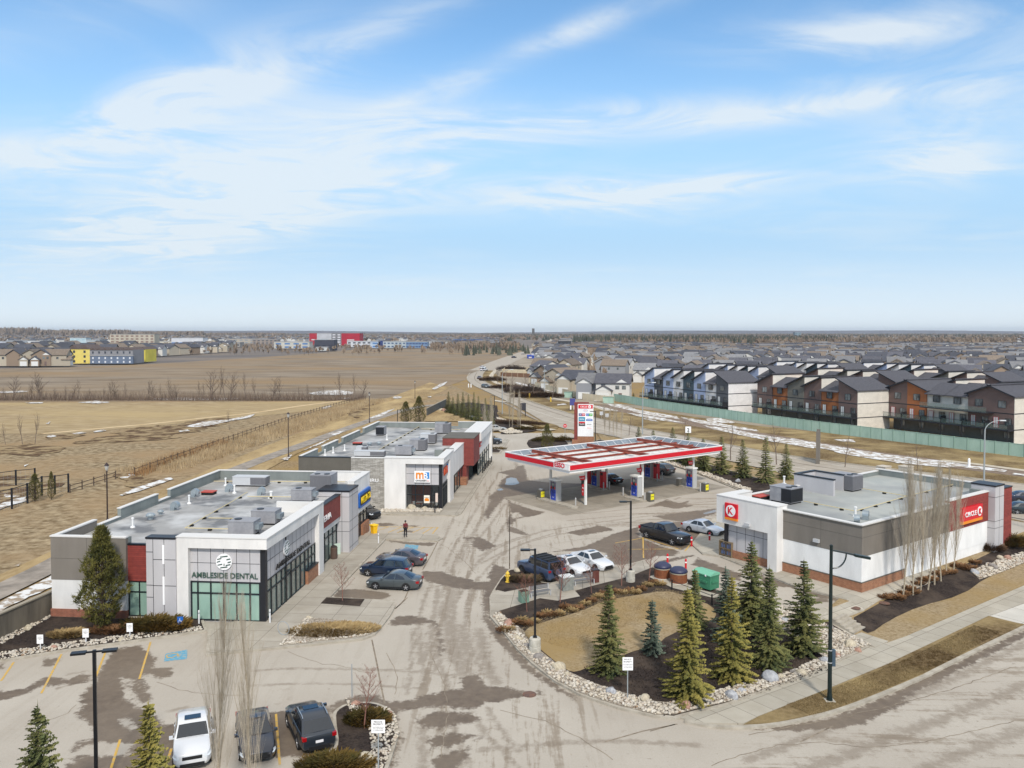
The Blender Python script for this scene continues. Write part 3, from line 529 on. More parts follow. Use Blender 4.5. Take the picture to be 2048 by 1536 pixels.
sheet('planting_bed',smoothpoly(GL(z5b([(680,360),(860,325),(1050,385),(1350,450),(1370,466),(1180,492),(980,505),(880,500),(1000,450),(880,400),(690,400)])),1),.17,M_mulch)
sheet('sidewalk',GL(z5b([(850,288),(1000,330),(1400,430),(1560,440),(1620,452),(1480,468),(1380,462),(1150,392),(855,312)])),.18,M_pale)
sheet('verge',smoothpoly(GL(z5b([(860,215),(1050,262),(1300,310),(1450,350),(1640,398),(1650,420),(1600,442),(1500,432),(1200,372),(860,270)])),1),.17,M_verge,.2)
sheet('verge',smoothpoly(GL(z5b([(820,80),(1000,110),(1230,240),(1440,355),(1300,300),(1200,250),(960,110)])),1),.16,M_peb,.2)
sheet('sidewalk',GL(z5b([(830,70),(900,78),(1010,95),(1010,104),(900,92),(830,86)])),.18,M_pale)
sheet('verge',GL([(1195,868),(1300,890),(1453,924),(1605,960),(1830,1005),(2048,1045),(2300,1090),(2300,1120),(1990,1030),(1700,1000),(1560,985),(1290,905),(1210,893)]),.12,M_lawn,.2)
bedF=[(1150,893),(1200,880),(1290,900),(1400,925),(1530,962),(1560,985),(1500,990),(1400,950),(1290,912),(1200,893)]
island('back',bedF,M_mulch,'planting_bed',.25)
sheet('planting_bed',GL([(1285,909),(1310,911),(1400,943),(1500,980),(1500,987),(1400,950),(1290,914)]),KH+.03,M_peb)
sheet('planting_bed',smoothpoly(GL([(1052,884),(1070,876),(1095,872),(1130,880),(1140,895),(1100,902),(1060,898)]),1),KH+.01,M_mulch,.25)
padw=GL(z4([(215,855),(690,1005),(1893,850)])); a_=Vector(padw[0]); b_=Vector(padw[1])
ux=(BD); uy=AD; c0=Vector(padw[1]); lenA=(a_-b_).dot(uy)
PADC=[c0,c0+ux*30,c0+ux*30+uy*lenA,c0+uy*lenA]
sheet('fuel_court_pad',[tuple(p) for p in PADC],.008,M_pad)
isl=z8([(80,545),(75,390),(100,340),(165,240),(235,165),(300,162),(380,200),(470,262),(560,275),(800,215),(1050,150),(1200,120),(1330,85),(1400,150),(1700,250),(2048,390)])+z9([(760,370),(1000,480),(1100,560),(1330,580),(1420,575),(1620,690),(1800,790)])+[(1738,1296),(1655,1337),(1570,1372),(1455,1414),(1350,1441)]+z8([(1400,1345),(1100,1275),(800,1172),(600,1065),(420,925),(300,812),(200,685)])
isl_w=GL(isl)
island('centre',None,M_mulch,'planting_bed',.24,pts=isl_w)
sheet('sidewalk',GL(z8([(85,535),(85,392),(110,345),(150,330),(250,330),(470,300),(560,285),(800,225),(1050,160),(1320,95),(1380,150),(1180,230),(900,300),(760,340),(800,385),(620,420),(480,400),(160,500)])),KH+.016,M_walkD)
sheet('planting_bed',GL(z8([(120,330),(170,250),(240,175),(300,172),(375,208),(490,272),(400,310),(200,350)])),KH+.03,M_mulch)
sheet('lawn',smoothpoly(GL(z8([(350,660),(480,600),(800,510),(1000,420),(1250,375),(1480,340),(1600,365),(1700,410),(1860,460),(1900,560),(1780,600),(1500,700),(1420,780),(1250,820),(1100,880),(900,940),(770,1000),(690,980),(600,910),(480,810),(370,710)])),1),KH+.03,M_lawn)
sheet('planting_bed',GL(z8([(95,530),(150,510),(350,660),(380,720),(480,820),(600,915),(700,985),(900,1080),(1150,1160),(1400,1230),(1560,1240)])+z9([(250,1235),(480,1160),(800,1080),(1100,1000),(1380,870),(1300,780),(1150,700),(1020,640),(960,500),(980,440),(1080,480),(1350,590),(1620,700),(1790,790)])+[(1735,1293),(1655,1333),(1570,1368),(1455,1408),(1350,1434)]+z8([(1400,1335),(1100,1260),(800,1160),(600,1050),(420,905),(300,800),(200,670)])),KH+.022,M_peb)
sheet('sidewalk',GL(z9([(-10,230),(30,215),(330,300),(380,330),(560,375),(560,395),(500,400),(180,320)])),KH+.05,M_walkK)
walk_up=[(1350,1435),(1455,1414),(1570,1372),(1655,1337),(1738,1297),(1775,1288),(1812,1275),(1913,1231),(2048,1173),(2300,1062)]
walk_lo=[(2300,1105),(2048,1208),(1976,1235),(1812,1312),(1655,1380),(1517,1435),(1487,1450),(1400,1449)]
sheet('sidewalk',GL(walk_up+walk_lo),.10,M_walkK,.3)
sheet('boulevard_grass',GL([(1487,1452),(1517,1436),(1655,1381),(1812,1313),(1977,1234),(2030,1247),(2048,1251),(1904,1322),(1812,1366),(1700,1412),(1625,1432),(1550,1448)]),.10,M_verge,.3)
sheet('driveway_apron',GL([(1980,1234),(2048,1209),(2300,1110),(2300,1180),(2048,1250),(2030,1247)]),.085,conc_mat('new_concrete',(208,204,194),(192,188,178),B_A,3,3))
ribbon('street_kerb',smoothline(GL([(1370,1444),(1425,1456),(1490,1457),(1550,1453),(1625,1438),(1700,1417),(1812,1371),(1904,1326),(2048,1256),(2300,1135)])),.15,.13,M_kerb,.3)
sheet('grass_bank',GL([(1777,1287),(1690,1262),(1640,1235),(1700,1180),(1900,1120),(2060,1060),(2300,1000),(2300,1060),(2048,1172),(1913,1230),(1812,1274)]),.08,M_lawn,.2)
sheet('planting_bed',smoothpoly(GL(zt([(470,640),(560,590),(720,500),(900,400),(1000,330),(1250,250),(1700,60),(1900,-60),(2300,-120),(2300,-10),(2048,120),(1700,260),(1480,420),(1100,520),(800,660),(640,780),(560,740)])),1),.10,M_mulch)
sheet('planting_bed',GL(zt([(1560,200),(1650,160),(1900,80),(2048,30),(2200,-20),(2200,60),(2048,130),(1800,230),(1640,280)])),.115,M_peb)
island('store_walk',z9([(420,40),(560,60),(960,220),(1180,310),(1600,420),(1440,480),(1350,560),(1430,575),(1540,560),(1700,500),(1840,410),(2048,350),(2300,250),(2300,0),(1000,-300),(500,-250),(330,-40)]),M_walkK,'sidewalk',.12)
sheet('sidewalk',GL(z9([(1080,470),(1360,570),(1420,578),(1560,555),(1700,490),(1600,420),(1440,480)])),.13,M_walkK,.15)
island('small',[(664,1440),(668,1425),(690,1412),(715,1408),(750,1408),(778,1420),(793,1440),(798,1470),(790,1500),(770,1560),(560,1580),(590,1550),(655,1512),(672,1500)],M_mulch,'planting_bed',.2,sm=1)
# ================= PLAZA BUILDINGS =================
class Wall:
 """a facade of a building: maps (u along, z up, o out) to the building's own axes; can also read a place off the photograph's measurements"""
 def __init__(s,fr,kind,pl): s.fr=fr; s.k=kind; s.p=pl
 def uz(s,px,py):
  d=ray(px,py); o=Vector((0,0,CAMH)); inv=s.fr.inverted(); o2=inv@o; d2=inv.to_3x3()@d
  i=1 if s.k=='front' else 0; k=(s.p-o2[i])/d2[i]; q=o2+d2*k
  return (q.x if i==1 else q.y, q.z)
 def u(s,px,py): return s.uz(px,py)[0]
 def z(s,px,py): return s.uz(px,py)[1]
 def box(s,mb,u0,u1,z0,z1,o0,o1,m=0):
  if s.k=='front': return mb.box(u0,s.p-o1,z0,u1,s.p-o0,z1,m)
  if s.k=='right': return mb.box(s.p+o0,u0,z0,s.p+o1,u1,z1,m)
  return mb.box(s.p-o1,u0,z0,s.p-o0,u1,z1,m)
def frame(p,rz): return Matrix.Translation((p[0],p[1],0))@Matrix.Rotation(rz,4,'Z')
def white(n='white_render',c=(226,224,220)): return mat(n,c,.75,col2=tuple(int(x*.90) for x in c),scale=.8,detail=8,contrast=(.35,.75),stretch=(1,1,.35),bump=.05,bscale=60)
M_white=white(); M_white2=white('white_cladding',(218,217,214))
M_gpanel=mat('grey_composite_panel',(188,186,187),.45,col2=(178,176,178),scale=.6,stretch=(1,1,.3))
M_black=mat('black_metal',(26,28,34),.4)
M_bframe=mat('dark_window_frame',(22,28,34),.4)
M_taupe=mat('taupe_panel',(124,118,110),.8,col2=(114,108,100),scale=.8,detail=8,stretch=(1,1,.3),bump=.05,bscale=40)
M_taupe2=mat('dark_taupe_render',(98,94,86),.85,col2=(90,86,78),scale=.8,detail=8)
M_roofm=mat('roof_membrane',(150,148,144),.6,col2=(108,108,108),scale=.22,detail=6,contrast=(.47,.53),bump=.05,bscale=8,col3=(186,186,184),scale3=.3)
M_roofk=mat('roof_membrane_pale',(168,170,164),.75,col2=(156,160,156),scale=.3,detail=7,contrast=(.42,.6),bump=.05,bscale=8,col3=(136,138,138),scale3=.12)
M_parap=mat('parapet_membrane',(112,118,116),.7,col2=(132,138,134),scale=.5,detail=6,stretch=(1,1,.3))
M_cap=mat('metal_coping',(212,210,206),.55)
M_galv=mat('galvanised_metal',(166,176,180),.4,met=.5,col2=(144,154,160),scale=3)
M_unit=mat('rooftop_unit_grey',(150,150,153),.5,col2=(134,134,138),scale=2)
M_unit2=mat('rooftop_unit_light',(186,188,190),.45)
M_fin=mat('condenser_fins',(112,112,116),.6,col2=(96,96,100),scale=8,stretch=(4,4,.2))
M_redp=mat('red_roof_hatch',(176,72,58),.6)
M_pvc=mat('white_pvc_pipe',(226,226,224),.4)
M_gas=mat('yellow_gas_pipe',(200,184,136),.5)
M_rub=mat('black_rubber',(20,20,21),.8)
def brickmat(name,c1,c2,cm,sc=1.,bw=.24,rh=.08,along='x'):
 m=mat(name,c1,.9); t,b,L=mnodes(m); tc=N(t,'ShaderNodeTexCoord'); sp=N(t,'ShaderNodeSeparateXYZ'); L(tc.outputs['Object'],sp.inputs[0]); ad=N(t,'ShaderNodeMath',operation='ADD'); L(sp.outputs[0],ad.inputs[0]); L(sp.outputs[1],ad.inputs[1])
 cb=N(t,'ShaderNodeCombineXYZ'); L(ad.outputs[0],cb.inputs[0]); L(sp.outputs[2],cb.inputs[1])
 br=N(t,'ShaderNodeTexBrick'); L(cb.outputs[0],br.inputs['Vector']); br.inputs['Color1'].default_value=lin(c1); br.inputs['Color2'].default_value=lin(c2); br.inputs['Mortar'].default_value=lin(cm)
 br.inputs['Scale'].default_value=sc; br.inputs['Brick Width'].default_value=bw; br.inputs['Row Height'].default_value=rh; br.inputs['Mortar Size'].default_value=.008; br.inputs['Bias'].default_value=.1
 nz=N(t,'ShaderNodeTexNoise'); nz.inputs['Scale'].default_value=3.; nz.inputs['Detail'].default_value=6; L(tc.outputs['Object'],nz.inputs['Vector'])
 hs=N(t,'ShaderNodeHueSaturation'); r=N(t,'ShaderNodeMapRange'); r.inputs[1].default_value=.3; r.inputs[2].default_value=.7; r.inputs[3].default_value=.85; r.inputs[4].default_value=1.15; L(nz.outputs[0],r.inputs[0]); L(r.outputs[0],hs.inputs['Value']); L(br.outputs[0],hs.inputs['Color']); L(hs.outputs[0],b.inputs['Base Color'])
 bp=N(t,'ShaderNodeBump'); bp.inputs['Distance'].default_value=.02; bp.inputs['Strength'].default_value=.5; L(br.outputs['Fac'],bp.inputs['Height']); bp.invert=True; L(bp.outputs[0],b.inputs['Normal']); return m
M_brick=brickmat('tan_brick',(164,112,80),(146,94,66),(150,130,110))
M_brickr=brickmat('red_brick',(150,88,66),(130,72,52),(150,130,115))
M_siding=brickmat('red_wood_siding',(140,62,54),(126,52,46),(96,38,34),1,30,.15)
M_siding2=brickmat('maroon_panel',(128,62,56),(122,57,52),(90,42,38),1,1.6,.75)
M_stone=brickmat('stacked_ledgestone',(184,180,172),(146,142,134),(88,84,78),1,.62,.13)
def glassmat(name,c,rough=.06,col2=None,scale=.6):
 return mat(name,c,rough,spec=.8,col2=col2,scale=scale,contrast=(.4,.6),stretch=(1,1,.4),coat=.6)
M_gl_blind=glassmat('frosted_green_glass',(146,176,162),.12,(128,158,146))
M_gl_dark=glassmat('dark_glass',(40,48,50),.05,(70,80,80))
M_gl_mid=glassmat('green_grey_glass',(84,98,94),.06,(120,134,128))
M_txt_dk=mat('sign_letter_dark_green',(58,84,74),.4); M_txt_w=mat('sign_letter_white',(238,238,238),.4); M_txt_k=mat('sign_letter_black',(22,22,24),.5)
M_red=mat('sign_red',(206,22,40),.4); M_yelsign=mat('sign_yellow',(244,208,30),.4); M_bluesign=mat('sign_blue',(20,96,180),.4); M_orange=mat('sign_orange',(226,134,30),.4)
def grid_lines(wall,par,us,zs,u0,u1,z0,z1,o,m,name='panel_joints',t=.035):
 mb=MB()
 for u in us: wall.box(mb,u-t/2,u+t/2,z0,z1,o,o+.006)
 for z in zs: wall.box(mb,u0,u1,z-t/2,z+t/2,o,o+.009)
 return mb.build(name,m,par)
def glazing(wall,par,u0,u1,z0,z1,us,zs,mg,o=0.,name='window',fw=.08,mf=None,outer=True):
 """window: pane + frame as parts"""
 mb=MB(); wall.box(mb,u0,u1,z0,z1,o-.05,o-.02); f=MB()
 fr=f
 for u in list(us)+([u0+fw/2,u1-fw/2] if outer else []): wall.box(fr,u-fw/2,u+fw/2,z0,z1,o-.015,o+.05)
 for z in list(zs)+([z0+fw/2,z1-fw/2] if outer else []): wall.box(fr,u0,u1,z-fw/2,z+fw/2,o-.012,o+.044)
 wnd=mb.build(name,mg,par); f.build('frame',mf or M_bframe,wnd); return wnd
def rtu(loc,rz,L=2.2,W=1.5,H=1.1,label='',fans=1,hood=True,dark=False,light=False,group=None):
 t=thing('rooftop_unit',label,'rooftop unit',loc,rz,group)
 b=MB(); b.box(-L/2,-W/2,.15,L/2,W/2,H); b.box(-L/2-.03,-W/2-.03,H,L/2+.03,W/2+.03,H+.06); b.build('cabinet',M_unit2 if light else M_unit,t)
 f=MB(); fx=L*.22
 for i in range(12): y=-W/2+.08+i*(W-.16)/11; f.box(L/2,y-.02,.22,L/2+.02,y+.02,H-.08)
 for i in range(9): x=L/2-.1-i*L*.42/9; f.box(x-.02,-W/2-.02,.22,x+.02,-W/2,H-.08)
 f.box(L*.04,-W/2-.012,.2,L/2+.01,-W/2-.002,H-.05); f.box(L/2+.002,-W/2,.2,L/2+.01,W/2,H-.05)
 f.build('condenser_coil',M_fin if not dark else M_black,t)
 for k in range(fans):
  g=MB(); x=L*.25; y=(k-(fans-1)/2)*W*.46; g.cyl(x,y,H+.06,H+.12,.30,.30,16); g.build('fan_grille',M_black,t)
 if hood:
  h=MB(); h.xprism([(-W*.3,.5),(W*.3,.5),(W*.3,.9),(-W*.3,.9)],-L/2-.35,-L/2); h.build('intake_hood',M_galv,t)
 c=MB(); c.box(-L/2+.1,-W/2+.1,0,L/2-.1,W/2-.1,.15); c.build('roof_curb',M_rub,t)
 return t
def gooseneck(loc,rz,label,s=1.):
 t=MB(); pr=[(0.,0),(.0,.45)]+[(.35-.35*math.cos(a),.45+.35*math.sin(a)) for a in [PI*i/8 for i in range(9)]]
 n=len(pr); prof=[(0,0),(0,.5)]+[(.45-.45*math.cos(PI*i/8),.5+.45*math.sin(PI*i/8)) for i in range(1,8)]+[(.9,.5),(.9,.32),(.62,.32),(.55,.45),(.45,.1),(.45,0)]
 t.yprism([(a*s,b*s) for a,b in prof],-.3*s,.3*s); o=t.build('roof_vent_hood',M_galv); o.location=loc; o.rotation_euler=(0,0,rz); return tag(o,label,'roof vent',None,None)
def mushroom(loc,label,s=1.):
 t=MB(); t.lathe([(.22*s,0),(.22*s,.25*s),(.38*s,.28*s),(.4*s,.4*s),(.25*s,.55*s),(.05*s,.6*s)],12); o=t.build('roof_fan',M_galv,smooth=False); o.location=loc; return tag(o,label,'roof fan')
def stack(loc,label,h=.6,r=.08):
 t=MB(); t.cyl(0,0,0,.12,r*2.6,r*2.2,10); t.cyl(0,0,.1,h,r,r,10); t.cyl(0,0,h,h+.1,r*1.5,r*1.3,10); o=t.build('vent_stack',M_pvc); o.location=loc; return tag(o,label,'vent pipe')
def hatch(loc,rz,label,m=None,sx=1.2,sy=.9,h=.35):
 t=thing('roof_hatch',label,'roof hatch',loc,rz); b=MB(); b.box(-sx/2,-sy/2,0,sx/2,sy/2,h-.08); b.build('curb',m or M_rub,t); c=MB(); c.box(-sx/2-.05,-sy/2-.05,h-.08,sx/2+.05,sy/2+.05,h); c.build('lid',m or M_redp,t); return t
def gasline(pts,label,z):
 t=thing('gas_pipe_run',label,'gas pipe',(0,0,0)); mb=MB();
 for a,b in zip(pts,pts[1:]): mb.tube([(a[0],a[1],z+.18),(b[0],b[1],z+.18)],.035,6)
 mb.build('pipe',M_gas,t)
 for a,b in zip(pts,pts[1:]):
  L=(Vector(b)-Vector(a)).length; n=max(1,int(L/2.6))
  for i in range(n):
   q=Vector(a)+(Vector(b)-Vector(a))*((i+.5)/n); s=MB(); s.box(q.x-.14,q.y-.14,z,q.x+.14,q.y+.14,z+.14); s.build('pipe_support',M_rub,t)
 return t
D0=G(533,1250); RZD=R(-5)
WD=17.0
rv=Vector((math.cos(RZD),math.sin(RZD))); ev=Vector((-rv.y,rv.x))
pD=Vector((D0.x,D0.y))-rv*WD; FD=frame(pD,RZD)
dent=thing('dental_plaza_building','flat roofed white and grey plaza block with the dental clinic at its near corner','building',(pD.x,pD.y,0),RZD)
wf=Wall(FD,'front',0.); wr=Wall(FD,'right',WD)
Hr=5.55; HD=6.5
bk=FD.inverted()@P(740,944,HD); LDp=bk.y
def lz(fr,px,py,z): q=fr.inverted()@P(px,py,z); return q
yA=wr.u(646,1157)          # end of white portal
qt=FD.inverted()@P(699,1108); qt2=FD.inverted()@P(712,1096)
TX=qt.x+.0; TY=qt.y        # near right corner of the grey tower
yT2=TY+3.2
mb=MB(); mb.box(.0,.35,0,WD-.95,LDp-.35,Hr-.1); mb.box(WD-.95,yA,3.2,WD-.4,LDp-.35,Hr-.1); mb.build('wall',M_white2,dent)
mb=MB(); mb.box(.32,.4,Hr-.1,WD-.4,LDp-.4,Hr); mb.build('roof',M_roofm,dent)
x1=wf.u(253,1200)
zb_=wf.z(112,1217); zg=wf.z(112,1159); zt_=wf.z(112,1073.5)
mb=MB(); mb.box(0,0,zg,x1,.34,zt_); mb.box(0,.34,zg,.3,5.5,zt_-.02); mb.build('upper_cladding',M_taupe,dent)
mb=MB(); mb.box(.02,.02,zb_,x1,.34,zg); mb.box(.02,.34,zb_,.3,LDp-.2,zg); mb.build('lower_cladding',M_white2,dent)
mb=MB(); mb.box(-.05,-.06,0,x1,.34,zb_); mb.box(-.05,.34,0,.3,LDp-.2,zb_); mb.build('brick_plinth',M_brickr,dent)
grid_lines(wf,dent,[x1*.48],[(zg+zt_)/2],0,x1,zg,zt_,.0,M_taupe2,t=.03)
mb=MB(); mb.box(-.05,-.05,zt_,x1+.02,.36,zt_+.1); mb.box(-.05,.36,zt_-.02,.33,5.5,zt_+.08); mb.build('coping',M_cap,dent)
mb=MB(); mb.box(0,5.5,zg,.3,LDp-.2,Hr+.25); mb.box(x1-.3,.34,Hr,x1,.8,zt_-.02)
sg=[(wl0,wl1) for wl0,wl1 in ((.39,.60),(.66,1.0))]
def ly(px,py,z): return (FD.inverted()@P(px,py,z)).y
s1=(9.0,15.3); s2=(17.6,LDp-.2)
mb.box(.0,s1[0],Hr+.25,.32,s1[1],HD); mb.box(0,s2[0],Hr+.25,.32,s2[1],HD); mb.box(.32,LDp-.5,Hr,WD-4,LDp-.2,HD)
mb.build('parapet',M_parap,dent)
mb=MB()
for a,b in (s1,s2): mb.box(-.05,a-.03,HD,.37,b+.03,HD+.07)
mb.box(.37,LDp-.55,HD,WD-4,LDp-.15,HD+.07); mb.box(-.05,5.6,Hr+.25,.34,s1[0]-.03,Hr+.31); mb.box(-.05,s1[1]+.03,Hr+.25,.34,s2[0]-.03,Hr+.31); mb.build('parapet_coping',M_cap,dent)
x2=wf.u(297,1200); zr0=wf.z(270,1164); zr1=wf.z(270,1092)
mb=MB(); mb.box(x1,.25,zr0,x2,.4,zr1); mb.build('red_panel',M_siding,dent)
mb=MB(); mb.box(x1,.2,zr1,x2,.5,zr1+.12); mb.build('panel_cap',M_black,dent)
glazing(Wall(FD,'front',.32),dent,x1,x2,.25,zr0,[(x1+x2)/2],[wf.z(270,1186)],M_gl_blind)
mb=MB(); mb.box(x1,.2,0,x2,.4,.25); mb.build('window_sill',M_kerb,dent)
x3=wf.u(355.5,1200); zt3=wf.z(300,1076)
mb=MB(); mb.box(x2,-.25,0,x3,.5,zt3); mb.build('corner_tower',M_gpanel,dent)
mb=MB(); mb.box(x2-.04,-.3,zt3,x3,.6,zt3+.14); mb.build('tower_cap',M_black,dent)
w2=Wall(FD,'front',-.25)
grid_lines(w2,dent,[wf.u(310,1150),wf.u(332,1150)],[],x2,x3,0.,zt3,.0,M_bframe)
mb=MB(); ux_=wf.u(310,1150); w2.box(mb,ux_-.015,ux_+.015,0,zt3-.1,.001,.014)
for py in (1102,1168,1192): w2.box(mb,x2,ux_,wf.z(300,py)-.02,wf.z(300,py)+.02,.001,.012)
for py in (1117.5,1169.5,1234): w2.box(mb,ux_,x3,wf.z(330,py)-.02,wf.z(330,py)+.02,.001,.012)
mb.build('panel_joints',M_bframe,dent)
mb=MB(); ul=wf.u(331,1150)
for a,b in ((1088,1126),(1151,1207)): w2.box(mb,ul-.07,ul+.07,wf.z(331,b),wf.z(331,a),.02,.06)
mb.build('light_strip',mat('light_strip_white',(245,245,245),.3),dent)
zf1=HD; zf0=wf.z(450,1097); xi=wf.u(378,1180)
ye=yA; zrf0=wr.z(560,1092)
mb=MB(); mb.box(x3,-.1,0,xi,.9,zf1); mb.box(xi,-.1,zf0,WD+.1,.9,zf1); mb.build('portal_front',M_white,dent)
yi=wr.u(637,1165)
mb=MB(); mb.box(WD-.8,.9,zf0,WD+.1,yi,zf1); mb.box(WD-.8,yi,0,WD+.1,ye,zf1); mb.build('portal_side',M_white,dent)
mb=MB(); mb.box(x3-.04,-.16,zf1,WD+.16,.95,zf1+.08); mb.box(WD-.86,.95,zf1,WD+.16,ye+.05,zf1+.08); mb.box(WD-4.2,ye-.3,Hr,WD-.8,ye,zf1+.02);mb.build('portal_coping',M_cap,dent)
zp0=wf.z(450,1165.5); wfr=Wall(FD,'front',.3); wrr=Wall(FD,'right',WD-.3)
mb=MB(); mb.box(xi,.3,zp0,WD-.35,.5,zf0); mb.build('sign_panel',M_gpanel,dent)
us=[wf.u(340+a/4,1150) for a in (208,312,415,520,627)]
grid_lines(wfr,dent,us,[wf.z(450,1129)],xi,WD-.6,zp0,zf0,0.,M_bframe)
glazing(wfr,dent,xi,WD-.55,.1,zp0,us+[],[wf.z(450,1189.5)],M_gl_blind,fw=.11)
mb=MB(); mb.box(WD-.55,.25,0,WD-.15,.65,zf0); mb.build('corner_post',M_black,dent)
zq=zp0
mb=MB(); mb.box(WD-.5,.65,zq,WD-.3,yi,zf0); mb.build('sign_panel',M_gpanel,dent)
nS=12; uS=[.65+(yi-.65)*i/nS for i in range(1,nS)]
grid_lines(wrr,dent,uS,[(zq+zf0)/2+.1],.65,yi,zq,zf0,0.,M_bframe)
ypl=yi-2.7
glazing(wrr,dent,.65,ypl,.1,zq,[.65+(ypl-.65)*i/8 for i in range(1,8)],[wf.z(450,1189.5)],M_gl_mid,fw=.1)
glazing(wrr,dent,ypl,yi,1.3,zq,[ypl+.9,ypl+1.8],[wf.z(450,1189.5)],M_gl_mid,fw=.1)
mb=MB(); mb.box(WD-.5,ypl,0,WD-.0,yi,1.3); mb.build('brick_dwarf_wall',M_brick,dent); mb=MB(); mb.box(WD-.5,ypl-.03,1.3,WD+.04,yi,1.38); mb.build('sill',M_bframe,dent)
mb=MB(); yd=ypl-4.6; wrr.box(mb,yd,yd+.12,.1,zf0,.02,.08); wrr.box(mb,yd+1.05,yd+1.12,.1,2.5,.02,.08); wrr.box(mb,yd,yd+1.1,2.45,2.55,.02,.08); mb.build('door_frame',M_bframe,dent)
def dental_logo(wall,u,z,r,kind):
 t=thing('logo_sign','round white leaf logo sign on the %s of the dental clinic'%kind,'sign',(pD.x,pD.y,0),RZD)
 mb=MB(); n=28; pts=[(u+r*math.cos(2*PI*i/n),z+r*math.sin(2*PI*i/n)) for i in range(n)]
 def pr(pts,o0,o1,mb):
  m=len(pts)
  if wall.k=='front': vs=[(a,wall.p-o0,b) for a,b in pts]+[(a,wall.p-o1,b) for a,b in pts]
  else: vs=[(wall.p+o0,a,b) for a,b in pts]+[(wall.p+o1,a,b) for a,b in pts]
  mb.add(vs,[tuple(range(m)),tuple(range(m,2*m))[::-1]]+[(i,m+i,m+(i+1)%m,(i+1)%m) for i in range(m)])
 pr(pts,.02,.12,mb); mb.build('disc',M_txt_w,t)
 g=MB()
 for zz,a0,a1 in ((.62,-.45,.5),(.32,-.85,-.3),(.30,.35,.85),(-.02,-.9,-.45),(-.05,.5,.92),(-.38,-.8,-.2),(-.40,.25,.85),(-.7,-.45,.45)):
  sl=.10; hh=.07
  pr([(u+r*a0,z+r*(zz-hh)-sl*.3*r),(u+r*a1,z+r*(zz-hh)+sl*r),(u+r*a1*.95,z+r*(zz+hh)+sl*r),(u+r*a0*.95,z+r*(zz+hh)-sl*.3*r)],.125,.14,g)
 pr([(u-.05*r,z-.45*r),(u+.12*r,z-.45*r),(u+.03*r,z-.1*r)],.125,.14,g)
 g.build('leaf_bars',M_txt_dk,t); return t
uL,zL=wfr.uz(449,1123); dental_logo(wfr,uL,zL,.62,'front')
uL2,zL2=wrr.uz(571,1095); dental_logo(wrr,uL2,zL2,.62,'side')
z0t=wfr.z(449,1156)
t=thing('clinic_name_sign','dark green raised letters AMBLESIDE DENTAL on the front panels','sign',(pD.x,pD.y,0),RZD); ua,ub=wfr.u(384,1150),wfr.u(516.5,1150)
text(t,'letters','AMBLESIDE DENTAL',(ua+ub)/2,z0t,.05,.42,M_txt_dk,'front',width=ub-ua,pl=.3,bold=.03)
t=thing('clinic_name_sign','dark raised letters AMBLESIDE DENTAL along the side panels','sign',(pD.x,pD.y,0),RZD); ua,ub=wrr.u(550.5,1140),wrr.u(619,1090)
text(t,'letters','AMBLESIDE DENTAL',(ua+ub)/2,z0t,.05,.42,M_txt_k,'right',width=ub-ua,pl=WD-.3,bold=.03)
xr_=WD-.35; wr2=Wall(FD,'right',xr_+.1); zR1=Hr+.35
zrb=wr2.z(655,1052)
mb=MB(); mb.box(xr_-.2,ye,zrb,xr_+.1,TY+.3,zR1); mb.build('red_panel',M_siding2,dent)
mb=MB(); mb.box(xr_-.4,ye,zR1,xr_+.14,TY+.3,zR1+.1); mb.build('panel_cap',M_black,dent)
glazing(Wall(FD,'right',xr_-.3),dent,ye,TY,.1,zrb,[ye+(TY-ye)*i/5 for i in range(1,5)],[2.4],M_gl_mid,fw=.1)
tb=thing('shop_name_sign','white channel letters ending in ERIA on the dark red fascia','sign',(pD.x,pD.y,0),RZD); um,zm_=wr2.uz(653,1038)
text(tb,'letters','TERIA',um-.2,zm_-.1,.05,.55,M_txt_w,'right',width=2.9,pl=xr_+.1,bold=.03)
TX2=TX; th=wr.z(700,969) if False else HD-.35
mb=MB(); mb.box(xr_-2.2,TY,0,TX2,yT2,th); mb.build('side_tower',M_gpanel,dent)
mb=MB(); mb.box(xr_-2.25,TY-.05,th,TX2+.05,yT2+.0,th+.16); mb.build('tower_cap',M_black,dent)
wt=Wall(FD,'front',TY); wtr=Wall(FD,'right',TX2)
hz=[th-1.35,3.15,2.3-.35]
hz=[wt.z(690,994),wt.z(690,1043.5),wt.z(690,1063)]
grid_lines(wt,dent,[wt.u(684,1070)],hz,xr_-2.2,TX2,0,th,0,M_bframe)
grid_lines(wtr,dent,[TY+1.1],[hz[0],hz[1],hz[2],.6],TY,yT2,0,th,0,M_bframe)
wp=Wall(FD,'right',xr_+.55); zp_1=HD+.05; zpz=wp.z(712,1031); yP1=LDp-.15
mb=MB(); mb.box(xr_-.1,yT2,zpz,xr_+.55,yP1,zp_1); mb.box(WD-4,LDp-.5,zpz,xr_-.1,yP1,zp_1); mb.build('white_fascia',M_white,dent)
mb=MB(); mb.box(xr_-.16,yT2,zp_1,xr_+.6,yP1+.05,zp_1+.08); mb.box(WD-4.05,LDp-.55,zp_1,xr_-.16,yP1+.05,zp_1+.08); mb.build('fascia_coping',M_cap,dent)
ypb=yP1-2.6
glazing(Wall(FD,'right',xr_+.2),dent,yT2,ypb,.1,zpz,[yT2+(ypb-yT2)*i/4 for i in range(1,4)],[2.3],M_gl_dark,fw=.1)
glazing(Wall(FD,'right',xr_+.2),dent,ypb,yP1,1.3,zpz,[ypb+1.3],[2.3],M_gl_dark,fw=.1)
mb=MB(); mb.box(xr_-.1,ypb,0,xr_+.5,yP1,1.3); mb.build('brick_dwarf_wall',M_brick,dent)
tb=thing('pizza_shop_sign','rounded blue sign board with yellow letters PIZZA 73 on the white fascia','sign',(pD.x,pD.y,0),RZD)
